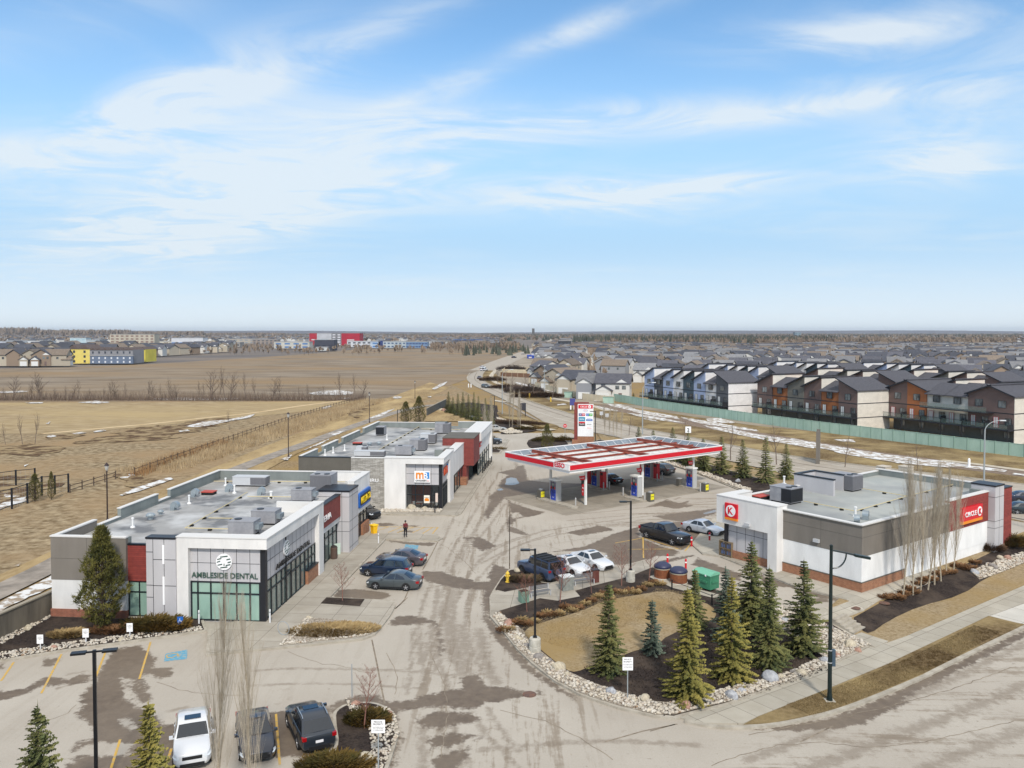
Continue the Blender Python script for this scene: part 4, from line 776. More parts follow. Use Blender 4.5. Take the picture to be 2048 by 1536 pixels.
ua,za=wp.uz(715.5,1003); ub=yP1-.3; zc0=za-.0
def rrect(u0,u1,z0,z1,r,n=5):
 o=[]
 for cx_,cz_,a0 in ((u1-r,z1-r,0),(u0+r,z1-r,90),(u0+r,z0+r,180),(u1-r,z0+r,270)):
  for i in range(n+1): a=R(a0+90*i/n); o.append((cx_+r*math.cos(a),cz_+r*math.sin(a)))
 return o
mb=MB(); pts=rrect(ua,ub,zc0-.8,zc0+.8,.35); xx=wp.p; n=len(pts)
mb.add([(xx,a,b) for a,b in pts]+[(xx+.2,a,b) for a,b in pts],[tuple(range(n)),tuple(range(n,2*n))[::-1]]+[(i,n+i,n+(i+1)%n,(i+1)%n) for i in range(n)]); mb.build('board',M_bluesign,tb)
mb=MB(); pts=rrect(ua+.3,ub-.2,zc0-.55,zc0+.5,.2); mb.add([(xx+.2,a,b) for a,b in pts]+[(xx+.23,a,b) for a,b in pts],[tuple(range(n)),tuple(range(n,2*n))[::-1]]+[(i,n+i,n+(i+1)%n,(i+1)%n) for i in range(n)]); mb.build('inner_board',M_txt_k,tb)
text(tb,'letters','PIZZA 73',(ua+ub)/2+.05,zc0-.36,.23,.66,M_yelsign,'right',width=ub-ua-1.0,pl=xx,bold=.05,depth=.08)
M0=G(887,1022.5); WM=18.2; RZM=RZD
pM=Vector((M0.x,M0.y))-rv*WM; FM=frame(pM,RZM)
mbx=thing('restaurant_plaza_building','second flat roofed plaza block with stone panel and white corner portal behind the dental block','building',(pM.x,pM.y,0),RZM)
vf=Wall(FM,'front',0.); vr=Wall(FM,'right',WM)
LM=(FM.inverted()@P(905,844,6.5)).y
zfm=vf.z(850,927.5); a1=vf.u(703,1000); a2=vf.u(770,1000); a3=vf.u(812,1000)
zl=vf.z(640,914.5); zs_=vf.z(730,916);
mb=MB(); mb.box(.1,.35,0,a3,LM-.3,Hr-.1); mb.box(a3,3.6,0,WM-1.3,LM-.3,Hr-.1); mb.box(WM-1.3,3.6,3.6,WM-.45,LM-.3,Hr-.1); mb.box(a3,.5,zfm-1.9,WM-.35,3.6,Hr-.1); mb.build('wall',M_white2,mbx)
mb=MB(); mb.box(.32,.4,Hr-.1,WM-.4,LM-.4,Hr); mb.build('roof',M_roofm,mbx)
mb=MB(); mb.box(0,0,0,a1,.35,zl); mb.build('dark_wall',M_taupe2,mbx)
mb=MB(); mb.box(-.04,-.05,zl,a1,.4,zl+.07); mb.build('coping',M_black,mbx)
mb=MB(); mb.box(a1,-.12,0,a2,.4,zs_); mb.build('stone_panel',M_stone,mbx)
mb=MB(); mb.box(a1,-.16,zs_,a2,.4,zs_+.08); mb.build('coping',M_cap,mbx)
HM=HD; zfm=vf.z(850,927.5)
yEm=vr.u(906,1001); yIm=vr.u(899,1002)
mb=MB(); mb.box(a2,-.3,0,a3,.9,HM); mb.box(a3,-.3,zfm,WM+.1,.9,HM); mb.build('portal_front',M_white,mbx)
mb=MB(); mb.box(WM-.8,.9,zfm,WM+.1,yIm,HM); mb.box(WM-.8,yIm,0,WM+.1,yEm,HM); mb.build('portal_side',M_white,mbx)
mb=MB(); mb.box(a2-.04,-.36,HM,WM+.16,.96,HM+.08); mb.box(WM-.86,.96,HM,WM+.16,yEm,HM+.08); mb.build('portal_coping',M_cap,mbx)
zpm=vf.z(850,970.5); us=[vf.u(580+x/4,1000) for x in (1000,1063,1127)]
mb=MB(); mb.box(a3,.3,zpm,WM-.35,.5,zfm); mb.box(WM-.5,.5,zpm,WM-.3,yIm,zfm); mb.build('sign_panel',M_gpanel,mbx)
vfr=Wall(FM,'front',.3); vrr=Wall(FM,'right',WM-.3)
grid_lines(vfr,mbx,us,[vf.z(850,948.5)],a3,WM-.6,zpm,zfm,0,M_bframe)
grid_lines(vrr,mbx,[.6+(yIm-.6)*i/5 for i in range(1,5)],[vf.z(850,948.5)],.6,yIm,zpm,zfm,0,M_bframe)
mb=MB(); mb.box(WM-.6,.22,0,WM-.2,.6,zfm); mb.build('corner_post',M_black,mbx)
M_clear=bpy.data.materials.new('window_glass'); M_clear.use_nodes=True; t_,b_2,L_n=mnodes(M_clear); b_2.inputs['Base Color'].default_value=(.75,.82,.8,1); b_2.inputs['Transmission Weight'].default_value=.0; b_2.inputs['Roughness'].default_value=.03; b_2.inputs['Alpha'].default_value=.28; b_2.inputs['Base Color'].default_value=(.03,.04,.045,1)
mb=MB(); mb.box(a3,.31,.05,WM-.6,.34,zpm); gw=mb.build('window',M_clear,mbx)
mb=MB(); fw=.08
for u in us+[a3+.04]: mb.box(u-.04,.27,0,u+.04,.36,zpm)
for z in (.06,1.9,zpm-.04): mb.box(a3,.28,z-.04,WM-.6,.355,z+.04)
mb.build('frame',M_bframe,gw)
M_owall=mat('orange_dining_wall',(176,82,44),.8); M_dfloor=mat('dining_floor',(70,78,68),.6)
mb=MB(); mb.box(a3,3.3,0,a3+2.6,3.58,zpm); mb.build('orange_inner_wall',M_owall,mbx)
mb=MB(); mb.box(a3,.4,.01,WM-.6,3.3,.06); mb.build('dining_floor',M_dfloor,mbx)
M_wf=mat('white_furniture',(215,215,210),.5)
def dset(u,kind,first=True):
 q=FM@Vector((u,1.4,.06)); t=thing('dining_table','small white table with two chairs seen through the corner glazing, %s'%kind,'table',tuple(q),RZM,'dining tables inside the chicken restaurant')
 m_=MB(); m_.box(-.5,-.35,.70,.5,.35,.75); m_.build('table_top',M_wf,t); m_=MB(); m_.cyl(0,0,0,.7,.04); m_.build('leg',M_black,t)
 for s in (-1,1):
  c=thing('dining_chair','white cafe chair on the %s side of the table %s'%('left' if s<0 else 'right',kind),'chair',tuple(FM@Vector((u+s*.75,1.1,.06))),RZM,'dining chairs inside the chicken restaurant')
  m_=MB(); m_.box(-.2,-.2,.42,.2,.2,.46); m_.build('seat',M_wf,c); m_=MB(); m_.box(-.2,.17,.46,.2,.2,.85); m_.build('backrest',M_wf,c)
  for a in (-1,1):
   for b in (-1,1): m_=MB(); m_.box(a*.18-.015,b*.18-.015,0,a*.18+.015,b*.18+.015,.42); m_.build('leg',M_black,c)
dset(a3+1.5,'nearest the orange wall'); dset(WM-1.9,'nearest the corner post')
q=thing('window_poster','white burger poster inside the corner glazing','poster',(pM.x,pM.y,0),RZM); m_=MB(); u0,z0=vfr.uz(848,1006); u1,z1=vfr.uz(859.5,990.5); m_.box(u0,.262,z0,u1,.272,z1); m_.build('sheet',mat('poster_cream',(232,228,214),.6),q)
m_=MB(); m_.lathe([(.05,-.22),(.26,-.2),(.28,-.1),(.27,0),(.29,.05),(.22,.18),(.08,.24)],14,(0,0,0));
m2=[(x*1.,y*.05,z*.8) for x,y,z in m_.v]; m_.v=[((u0+u1)/2+x,.255+y,z0+.42+z) for x,y,z in m2]; m_.build('burger_picture',M_orange,q)
text(q,'poster_text','NO HARD FEELINGS',(u0+u1)/2,z1-.35,0,.12,M_txt_k,'front',width=(u1-u0)*.8,pl=.262,depth=.004)
zc_=lambda px,py:vfr.uz(px,py)
t=thing('chicken_restaurant_sign','square white sign with orange M, blue B and the word CHICKEN','sign',(pM.x,pM.y,0),RZM); u0,z0=zc_(829.5,964); u1,z1=zc_(860.5,942)
m_=MB(); m_.box(u0,.06,z0,u1,.26,z1); m_.build('board',M_txt_w,t); Wd=u1-u0; Hd=z1-z0
m_=MB(); m_.box(u1-.62*Wd/1.9,.05,z0+Hd*.33,u1-.08,.058,z1-.12); m_.build('blue_block',mat('logo_blue',(40,130,200),.5),t)
text(t,'letter_m','m',u0+Wd*.36,z0+Hd*.33,0,Hd*.55,M_orange,'front',width=Wd*.5,pl=.06,bold=.06)
text(t,'letter_b','B',u0+Wd*.73,z0+Hd*.33,.012,Hd*.55,M_txt_w,'front',width=Wd*.26,pl=.06,bold=.08)
text(t,'name_text','CHICKEN',u0+Wd*.43,z0+Hd*.1,0,Hd*.13,M_txt_k,'front',width=Wd*.7,pl=.06,bold=.05)
text(t,'small_mark','CA',u0+Wd*.88,z0+Hd*.11,0,Hd*.08,M_red,'front',pl=.06)
t=thing('side_logo_sign','orange and blue logo sign on the side panels of the restaurant','sign',(pM.x,pM.y,0),RZM); u0,z0=vrr.uz(886.5,950); u1,_=vrr.uz(899.5,940)
text(t,'letter_m','m',u0+(u1-u0)*.27,z0-.1,.04,1.0,mat('logo_red_orange',(214,84,40),.5),'right',width=(u1-u0)*.5,pl=WM-.3,bold=.07,depth=.12)
m_=MB(); m_.box(WM-.3+.04,u0+(u1-u0)*.52,z0-.1,WM-.3+.14,u1,z0+.95); m_.build('blue_block',mat('logo_blue',(40,130,200),.5),t)
text(t,'drive_text','B',u0+(u1-u0)*.75,z0,.15,.7,M_txt_w,'right',pl=WM-.3,bold=.05)
t=thing('drive_thru_sign','white raised letters DRIVE THRU on the stone panel','sign',(pM.x,pM.y,0),RZM); ua,za=Wall(FM,'front',-.12).uz(757,964)
text(t,'letters','DRIVE THRU',ua-1.95,za,.03,.42,M_txt_w,'front',width=3.9,pl=-.12,bold=.03)
glazing(vrr,mbx,.6,yIm,.1,zpm,[.6+(yIm-.6)*i/5 for i in range(1,5)],[2.6],M_gl_dark,fw=.1)
zU=4.0
def bay(y0,y1,x,zlow,ztop,mm,cap,name,glass=M_gl_dark,n=4,xg=None):
 m_=MB(); m_.box(WM-1.2,y0,zlow,x,y1,ztop); m_.build(name,mm,mbx)
 m_=MB(); m_.box(WM-1.3,y0,ztop,x+.05,y1,ztop+.1); m_.build('coping',cap,mbx)
 if zlow>.3: glazing(Wall(FM,'right',(xg if xg is not None else x-.25)),mbx,y0,y1,.1,zlow,[y0+(y1-y0)*i/n for i in range(1,n)],[2.5],glass,fw=.1)
yB=lambda px,py,z,X=WM: Wall(FM,'right',X).u(px,py)
y_a=yEm; y_b=y_a+1.3; y_c=yB(929,920,0); y_c=max(y_b+4,min(y_c,LM-14))
bay(y_a,y_b,WM-.15,0,HM-.1,M_brickr,M_taupe2,'brown_pier')
bay(y_b,y_c,WM-.1,2.9,HM-.55,M_white,M_cap,'white_fascia')
xt=WM+1.0; y_d=y_c+6.5
m_=MB(); m_.box(WM-3.2,y_c,2.7,xt+.35,y_d,HM+.1); m_.build('red_tower',M_siding2,mbx)
m_=MB(); m_.box(WM-3.25,y_c-.05,HM+.1,xt+.4,y_d,HM+.2); m_.build('tower_cap',M_taupe2,mbx)
m_=MB(); m_.box(WM-2.2,y_c+.1,0,WM+.25,y_c+2.6,2.7); m_.build('red_pier',M_siding2,mbx)
m_=MB(); m_.box(WM-2.3,y_c-1.6,0,WM+.5,y_c+.05,1.1); m_.build('brick_dwarf_wall',M_brick,mbx)
glazing(Wall(FM,'right',WM+.3),mbx,y_c+2.6,y_d,.1,2.75,[y_c+2.6+(y_d-y_c-2.6)*i/4 for i in range(1,4)],[2.2],M_gl_mid,fw=.1)
m_=MB(); m_.box(WM-1.0,y_d,3.1,xt+.2,LM-1.1,HM+.1); m_.box(WM-1.0,LM-1.1,0,xt+.6,LM-.3,HM+.1); m_.box(WM-1.,y_d,5.4,xt+.6,LM-1.1,HM+.1); m_.build('white_portal',M_white,mbx)
m_=MB(); m_.box(WM-1.05,y_d,HM+.1,xt+.65,LM-.25,HM+.18); m_.build('portal_coping',M_cap,mbx)
glazing(Wall(FM,'right',xt+.1),mbx,y_d,LM-1.1,.1,3.1,[y_d+(LM-1.1-y_d)*i/5 for i in range(1,5)],[2.2],M_gl_mid,fw=.1)
t=thing('far_shop_sign','small red lettered sign on the white portal at the far end of the second block','sign',(pM.x,pM.y,0),RZM)
m_=MB(); m_.box(xt+.2,y_d+1.,4.3,xt+.3,y_d+3.0,5.0); m_.build('board',M_red,t); text(t,'letters','PIZZA',y_d+2.,4.5,.02,.3,M_txt_w,'right',pl=xt+.3)
m_=MB(); segs=[(.5,4.6),(6.4,11.2),(13.0,20.5),(22.2,LM-.3)]; segs=[(.4,6.5),(9.,15.5),(18.,27.),(29.5,LM-.3)]
for a,b in segs: m_.box(.0,a,Hr,.32,b,HM)
m_.box(0,.36,Hr-.3,.3,LM-.3,Hr+.3); m_.box(.32,LM-.6,Hr,WM-6.2,LM-.3,HM-.1); m_.box(WM-8.2,LM-.62,HM-.1,WM-6.2,LM-.28,HM+.1); m_.box(WM-4.2,LM-.6,Hr,WM-.8,LM-.3,HM+.1); m_.box(WM-6.2,LM-.6,Hr-.2,WM-4.2,LM-.3,Hr+.3); m_.box(WM-2.5,yEm+.3,Hr,WM-1.2,yEm+.6,HM-.1); m_.build('parapet',M_parap,mbx)
m_=MB()
for a,b in segs: m_.box(-.05,a-.03,HM,.37,b+.03,HM+.07)
m_.box(.37,LM-.65,HM-.1,WM-8.2,LM-.25,HM-.03); m_.box(WM-4.25,LM-.65,HM+.1,WM-.8,LM-.25,HM+.17); m_.build('parapet_coping',M_cap,mbx)
K0=G(1722.7,1188.5); RZK=B_A; FK=frame(K0,RZK)
store=thing('convenience_store','low convenience store with grey and white banded walls on a brick base','building',(K0.x,K0.y,0),RZK)
kf=Wall(FK,'front',0.); kl=Wall(FK,'left',0.)
z5=lambda x,y:(1400+x*.3164,880+y*.3164)
kb=kl.z(*z5(1022,905)); kg=kl.z(*z5(1028,744)); kt=kl.z(*z5(1030,545))
yK1=kl.u(*z5(485,700)); # end of grey on left wall
wt_=Wall(FK,'left',-1.0)
yK2=kl.u(*z5(436,760))
xB=kf.u(*z5(1290,850)); xR0=kf.u(*z5(1570,560)); xT=kf.u(*z5(1817,500)); xT2=xT+1.9
yK3=(FK.inverted()@P(*z5(140,660))).y
kq_=Wall(FK,'left',-.9); yK1=kq_.u(*z5(485,700)); yK3=kq_.u(*z5(105,420))-.6; LKx=xT+4.5; LKy=yK3
m_=MB(); m_.box(.02,.02,kb,xT,.4,kg); m_.box(.02,.4,kb,.4,yK1,kg); m_.box(xB,.06,0,xT,.4,kb); m_.build('white_wall',white('white_wall_store',(236,236,234)),store)
m_=MB(); m_.box(0,0,kg,xR0,.4,kt); m_.box(0,.4,kg,.4,yK1,kt); m_.build('upper_cladding',M_taupe,store)
grid_lines(kl,store,[yK1*.5],[(kg+kt)/2+.3],0,yK1,kg,kt,0,M_taupe2,t=.03); grid_lines(kf,store,[xR0*.33,xR0*.66],[(kg+kt)/2+.3],0,xR0,kg,kt,0,M_taupe2,t=.03)
m_=MB(); m_.box(-.06,-.06,0,xB,.4,kb); m_.box(-.06,.4,0,.4,yK1,kb); m_.build('brick_plinth',M_brick,store)
m_=MB(); m_.box(-.09,-.09,kb,xB,-.0,kb+.06); m_.box(-.09,0,kb,.0,yK1,kb+.06); m_.build('plinth_cap',M_taupe2,store)
krt=kt+.25
m_=MB(); m_.box(xR0,-.06,kg,xT,.4,krt); m_.build('red_panel',M_siding,store)
m_=MB(); m_.box(-.06,-.06,kt,xR0,.42,kt+.09); m_.box(-.06,.42,kt,.42,yK1,kt+.09); m_.box(xR0,-.12,krt,xT,.42,krt+.1); m_.build('coping',M_cap,store)
m_=MB(); m_.box(-.08,-.085,kt-.09,xR0,-.0,kt); m_.box(-.085,-.08,kt-.09,.0,yK1,kt); m_.build('coping_edge',M_taupe2,store)
m_=MB(); m_.box(xT,-.7,-.3,xT2,1.6,krt+.55); m_.build('corner_tower',M_gpanel,store)
m_=MB(); m_.box(xT-.05,-.75,krt+.55,xT2+.05,1.65,krt+.7); m_.build('tower_cap',M_black,store)
ktf=Wall(FK,'front',-.7); ktl=Wall(FK,'left',xT)
grid_lines(ktf,store,[xT+.95],[krt-.5,3.1,2.4],xT,xT2,0,krt+.55,0,M_bframe); grid_lines(ktl,store,[],[krt-.5,3.1,2.4],-.7,0,0,krt+.55,0,M_bframe)
m_=MB(); m_.box(xT2,-.5,.5,xT2+2.3,.4,krt+.1); m_.build('red_panel',M_siding,store)
m_=MB(); m_.box(xT2,-.55,0,xT2+2.35,.4,.5); m_.build('brick_base',M_brick,store)
m_=MB(); m_.box(xT2,-.55,krt+.1,xT2+2.35,.4,krt+.2); m_.build('panel_cap',M_black,store)
LX=xT2+2.3; KR=kt-.45
qb=FK.inverted()@P(1665,926,kt+.6); LYb=qb.y   # far back edge
LYb=yK3+.0
m_=MB(); m_.box(.4,.4,0,LX,LYb-.3,KR-.1); m_.build('wall',M_white2,store)
m_=MB(); m_.box(.4,.4,KR-.1,LX-.3,LYb-.3,KR); m_.build('roof',M_roofk,store)
xo=-.9; kth=kt+.35; zso=kl.z(*z5(436,600))
kp=Wall(FK,'left',xo);
zso=kp.z(*z5(300,560));
m_=MB(); m_.box(xo,yK1,0,.6,yK1+1.0,kth); m_.box(xo,yK1+1.0,zso,.6,LYb+.6,kth); m_.box(.6,LYb-.4,KR,3.2,LYb+.6,kth); m_.build('white_portal',M_white,store)
m_=MB(); m_.box(xo-.05,yK1-.05,kth,.65,LYb+.65,kth+.08); m_.box(.65,LYb-.45,kth,3.25,LYb+.65,kth+.08); m_.build('portal_coping',M_cap,store)
m_=MB(); m_.box(-.2,yK1+1.,.9,.3,LYb-.3,zso); m_.build('panel_bay',M_gpanel,store)
m_=MB(); m_.box(-.3,yK1+1.,0,.3,LYb-.3,.9); m_.build('brick_dwarf_wall',M_brick,store)
kq=Wall(FK,'left',-.2); nn=5
grid_lines(kq,store,[yK1+1.+(LYb-1.3-yK1)*i/nn for i in range(1,nn)],[(zso+.9)/2+.5],yK1+1.,LYb-.3,.9,zso,0,M_bframe)
m_=MB(); m_.box(-.35,LYb-.3,0,.2,LYb+.1,zso); m_.build('corner_post',M_black,store)
m_=MB(); m_.box(3.2,LYb-.3,KR,LX,LYb,kt+.0); m_.box(LX-.3,.4,KR,LX,LYb-.3,kt+.2); m_.box(xT-.4,.4,KR,xT,1.6,krt+.1); m_.build('parapet',M_parap,store)
m_=MB(); m_.box(3.25,LYb-.35,kt,LX-.35,LYb+.05,kt+.08); m_.box(LX-.35,.4,kt+.2,LX+.05,LYb+.05,kt+.3); m_.build('parapet_coping',M_cap,store)
qs=FK.inverted()@P(*z5(650,260),KR); qs2=FK.inverted()@P(*z5(785,290),KR)
m_=MB(); X0s=11.3; m_.box(X0s,LYb-4.2,KR,X0s+.25,LYb+.4,kt+1.15); m_.box(X0s+.25,LYb+.1,KR,X0s+3.6,LYb+.4,kt+1.15); m_.box(X0s+3.35,LYb-3.2,KR,X0s+3.6,LYb+.1,kt+1.15); m_.build('roof_screen',M_gpanel,store)
m_=MB(); m_.box(X0s-.05,LYb-4.25,kt+1.15,X0s+.3,LYb+.45,kt+1.27); m_.box(X0s+.3,LYb+.05,kt+1.15,X0s+3.65,LYb+.45,kt+1.27); m_.box(X0s+3.3,LYb-3.25,kt+1.15,X0s+3.65,LYb+.05,kt+1.27); m_.build('screen_cap',M_black,store)
t=thing('store_logo_sign','square red sign with a white disc and K above an orange bar','sign',(K0.x,K0.y,0),RZK)
u0,z1=kp.uz(*z5(165,393)); u1,z0=kp.uz(*z5(241,500))
if u0<u1: u0,u1=u1,u0
m_=MB(); kp.box(m_,u1,u0,z0,z1,0,.2); m_.build('board',M_red,t); m_=MB(); kp.box(m_,u1,u0,z0-.22,z0,0,.2); m_.build('orange_bar',M_orange,t)
cu_,cz_=(u0+u1)/2,(z0+z1)/2; rr=min(abs(u0-u1),z1-z0)*.40; m_=MB(); n=28
vs=[(xo-.2,cu_+rr*math.cos(2*PI*i/n),cz_+rr*math.sin(2*PI*i/n)) for i in range(n)]; m_.add(vs+[(a-.03,b,c) for a,b,c in vs],[tuple(range(n)),tuple(range(n,2*n))[::-1]]+[(i,n+i,n+(i+1)%n,(i+1)%n) for i in range(n)]); m_.build('disc',M_txt_w,t)
text(t,'letter','K',cu_,cz_-rr*.62,.03,rr*1.24,M_red,'left',pl=xo-.2,bold=.09,depth=.03)
t=thing('store_name_sign','long red sign reading CIRCLE K with an orange bar, on the red cladding','sign',(K0.x,K0.y,0),RZK)
kfr=Wall(FK,'front',-.06); u0,z0=kfr.uz(*z5(1640,520)); u1,z1=kfr.uz(*z5(1767,398)); z0=kfr.z(*z5(1640,516)); z1=kfr.z(*z5(1640,432))
m_=MB(); kfr.box(m_,u0,u1,z0,z1,.02,.3); m_.build('board',M_red,t); m_=MB(); kfr.box(m_,u0,u1,z0-.28,z0,.02,.3); m_.build('orange_bar',M_orange,t)
text(t,'letters','CIRCLE',u0+(u1-u0)*.38,z0+(z1-z0)*.3,.32,(z1-z0)*.36,M_txt_w,'front',width=(u1-u0)*.56,pl=-.06,bold=.06)
cu_=u0+(u1-u0)*.83; cz_=(z0+z1)/2; rr=(z1-z0)*.36; m_=MB(); vs=[(cu_+rr*math.cos(2*PI*i/n),-.38,cz_+rr*math.sin(2*PI*i/n)) for i in range(n)]; m_.add(vs+[(a,b-.04,c) for a,b,c in vs],[tuple(range(n)),tuple(range(n,2*n))[::-1]]+[(i,n+i,n+(i+1)%n,(i+1)%n) for i in range(n)]); m_.build('disc',M_txt_w,t)
text(t,'letter','K',cu_,cz_-rr*.6,.37,rr*1.2,M_red,'front',pl=-.06,bold=.09)
for (px,py),lab in (((1496,1049),'under the logo on the white portal'),((1634,1081),'on the grey and white side wall')):
 W_=kp if px<1560 else kl; u,z=W_.uz(px,py); m_=MB(); W_.box(m_,u-.28,u+.28,z-.14,z+.14,.0,.22); o=m_.build('wall_light',M_unit2); o.location=(K0.x,K0.y,0); o.rotation_euler=(0,0,RZK); tag(o,'small pale wall pack light '+lab,'wall light',group='wall lights of the store')
# ================= ROOF EQUIPMENT =================
zr1_=lambda x,y:(x/4,900+y/4); zr2_=lambda x,y:(340+x/4,900+y/4); zr3_=lambda x,y:(580+x/4,800+y/4)
def on(px,py,z): p=P(px,py,z); return (p.x,p.y,z)
HRF=Hr
rtu(on(*zr2_(597,672),HRF),RZD+PI,2.1,1.5,1.15,'pair unit with side hood, nearest the clinic fascia',1,light=False)['label']='grey rooftop unit nearest the corner fascia of the dental roof'
rtu(on(*zr2_(772,585),HRF),RZD+PI,2.1,1.5,1.15,'grey rooftop unit just behind the nearest one on the dental roof')
rtu(on(*zr2_(1070,405),HRF),RZD+PI,2.0,1.4,1.15,'grey rooftop unit beside the red shop fascia on the dental roof')
rtu(on(*zr2_(1232,320),HRF),RZD-PI/2,2.2,2.2,1.7,'largest double fan unit by the grey tower on the dental roof',2,False)
o=rtu(on(*zr2_(650,285),HRF),RZD,3.6,1.2,1.0,'long pale duct unit along the back parapet of the dental roof',0,False,light=True)
for (x,y),l,rz in (((205,375),'curved galvanised hood left of the red hatch on the dental roof',.2),((478,335),'curved galvanised hood right of the red hatch on the dental roof',.2),((735,360),'curved galvanised hood in the middle of the dental roof',.2),((45,480),'curved galvanised hood nearest the left parapet of the dental roof',0)):
 gooseneck(on(*zr2_(x-35,y),HRF),RZD+rz,l,.85)
mushroom(on(*zr1_(1205,555),HRF),'small spun fan with a cap near the pine corner of the dental roof'); mushroom(on(*zr1_(1285,515),HRF),'low round fan cap behind the small spun fan on the dental roof',.7)
for k,((x,y),l) in enumerate((((1062,620),'white vent pipe nearest the front left of the dental roof'),((1513,430),'white vent pipe between the two left hoods of the dental roof'),((1875,345),'white vent pipe beside the tall hood near the red hatch'),((1805,285),'white vent pipe by the back parapet of the dental roof'))): stack(on(*zr1_(x,y),HRF),l,.75)
stack(on(*zr2_(808,385),HRF),'white vent pipe in the centre of the dental roof',.6,.12)
hatch(on(*zr2_(312,355),HRF),RZD,'red square hatch on the dental roof')
gasline([on(*zr2_(120,640),HRF)[:2],on(*zr2_(500,425),HRF)[:2],on(*zr2_(620,350),HRF)[:2]],'yellow gas pipe crossing the middle of the dental roof',HRF)
gasline([on(*zr2_(120,640),HRF)[:2],on(*zr2_(520,650),HRF)[:2]],'yellow gas pipe leading to the nearest rooftop unit',HRF)
gasline([on(*zr2_(310,560),HRF)[:2],on(*zr2_(680,565),HRF)[:2]],'yellow gas pipe leading to the second rooftop unit',HRF)
gasline([on(*zr2_(620,385),HRF)[:2],on(*zr2_(1000,390),HRF)[:2]],'yellow gas pipe leading to the rooftop unit by the red fascia',HRF)
gasline([on(*zr2_(350,262),HRF)[:2],on(*zr2_(1400,268),HRF)[:2]],'yellow gas pipe along the back parapet of the dental roof',HRF)
rtu(on(*zr3_(915,440),HRF),RZM+PI,2.2,1.5,1.2,'grey rooftop unit nearest the white portal on the restaurant roof')
rtu(on(*zr3_(1030,400),HRF),RZM,2.2,1.8,1.5,'grey rooftop unit second from the portal on the restaurant roof',2,False)
rtu(on(*zr3_(1110,345),HRF),RZM,2.2,1.6,1.4,'pale topped rooftop unit third from the portal on the restaurant roof',1,light=True)
rtu(on(*zr3_(1225,265),HRF),RZM,2.4,1.8,1.6,'rooftop unit nearest the back parapet of the restaurant roof',2,False)
rtu(on(*zr3_(730,280),HRF),RZM-PI/2,1.7,1.3,1.35,'boxy exhaust unit with black coil at the back left of the restaurant roof',0,False,dark=True)
rtu(on(*zr3_(640,452),HRF),RZM,4.0,1.1,.75,'long pale duct unit behind the stone panel',0,False,light=True)
rtu(on(*zr3_(577,418),HRF),RZM,1.4,1.,.8,'small pale unit on the front left of the restaurant roof',1,False,light=True)
hatch(on(*zr3_(540,358),HRF),RZM,'red hatch on the restaurant roof')
for (x,y),l in (((345,425),'leftmost white vent pipe on the restaurant roof'),((437,405),'white vent pipe with a square foot on the restaurant roof'),((280,445),'white vent pipe by the stepped parapet of the restaurant roof'),((775,320),'white vent pipe near the boxy exhaust unit')): stack(on(*zr3_(x,y),HRF),l,.75)
for (x,y),l in (((637,365),'round grey fan right of the red hatch on the restaurant roof'),((712,362),'round grey fan furthest right of the red hatch')): mushroom(on(*zr3_(x,y),HRF),l,.9)
gasline([on(*zr3_(690,420),HRF)[:2],on(*zr3_(1040,215),HRF)[:2]],'pipe run on black feet crossing the restaurant roof diagonally',HRF)
gasline([on(*zr3_(1050,240),HRF)[:2],on(*zr3_(1360,245),HRF)[:2]],'yellow gas pipe along the back of the restaurant roof',HRF)
zk=lambda x,y:(1500+x/3.737,880+y/3.737)
rtu(on(*zk(270,462),KR),RZK+PI/2+PI,2.4,1.9,1.5,'rooftop unit with a black coil panel nearest the store portal',2,True,dark=True)
rtu(on(*zk(720,368),KR),RZK-PI/2,2.6,1.9,1.6,'large rooftop unit in the middle of the store roof',2,True)
hatch(on(*zk(78,440),KR),RZK,'low red hatch behind the store logo portal',None,1.6,1.1,.4)
hatch(on(*zk(1000,250),KR),RZK,'left of two beige boxes at the far edge of the store roof',mat('beige_box',(190,180,164),.6),1.3,1.1,.9)
hatch(on(*zk(1165,270),KR),RZK,'right of two beige boxes at the far edge of the store roof',mat('beige_box',(190,180,164),.6),1.3,1.1,1.2)
gooseneck(on(*zk(800,615),KR),RZK+PI+.5,'curved vent hood facing left at the near corner of the store roof',.8); gooseneck(on(*zk(860,600),KR),RZK+.4,'curved vent hood facing right at the near corner of the store roof',.85)
for (x,y),l in (((788,572),'white vent pipe at the bend of the yellow gas pipe'),((255,330),'galvanised vent pipe by the store portal'),((1420,290),'white vent pipe at the far right of the store roof')): stack(on(*zk(x,y),KR),l,.8,.1)
gasline([on(*zk(400,470),KR)[:2],on(*zk(785,545),KR)[:2]],'yellow gas pipe leading from the near unit on the store roof',KR)
gasline([on(*zk(785,545),KR)[:2],on(*zk(1175,432),KR)[:2],on(*zk(1620,318),KR)[:2]],'yellow gas pipe crossing the store roof to the far corner',KR)
gasline([on(*zk(840,375),KR)[:2],on(*zk(1175,432),KR)[:2]],'yellow gas pipe leading from the middle unit on the store roof',KR)
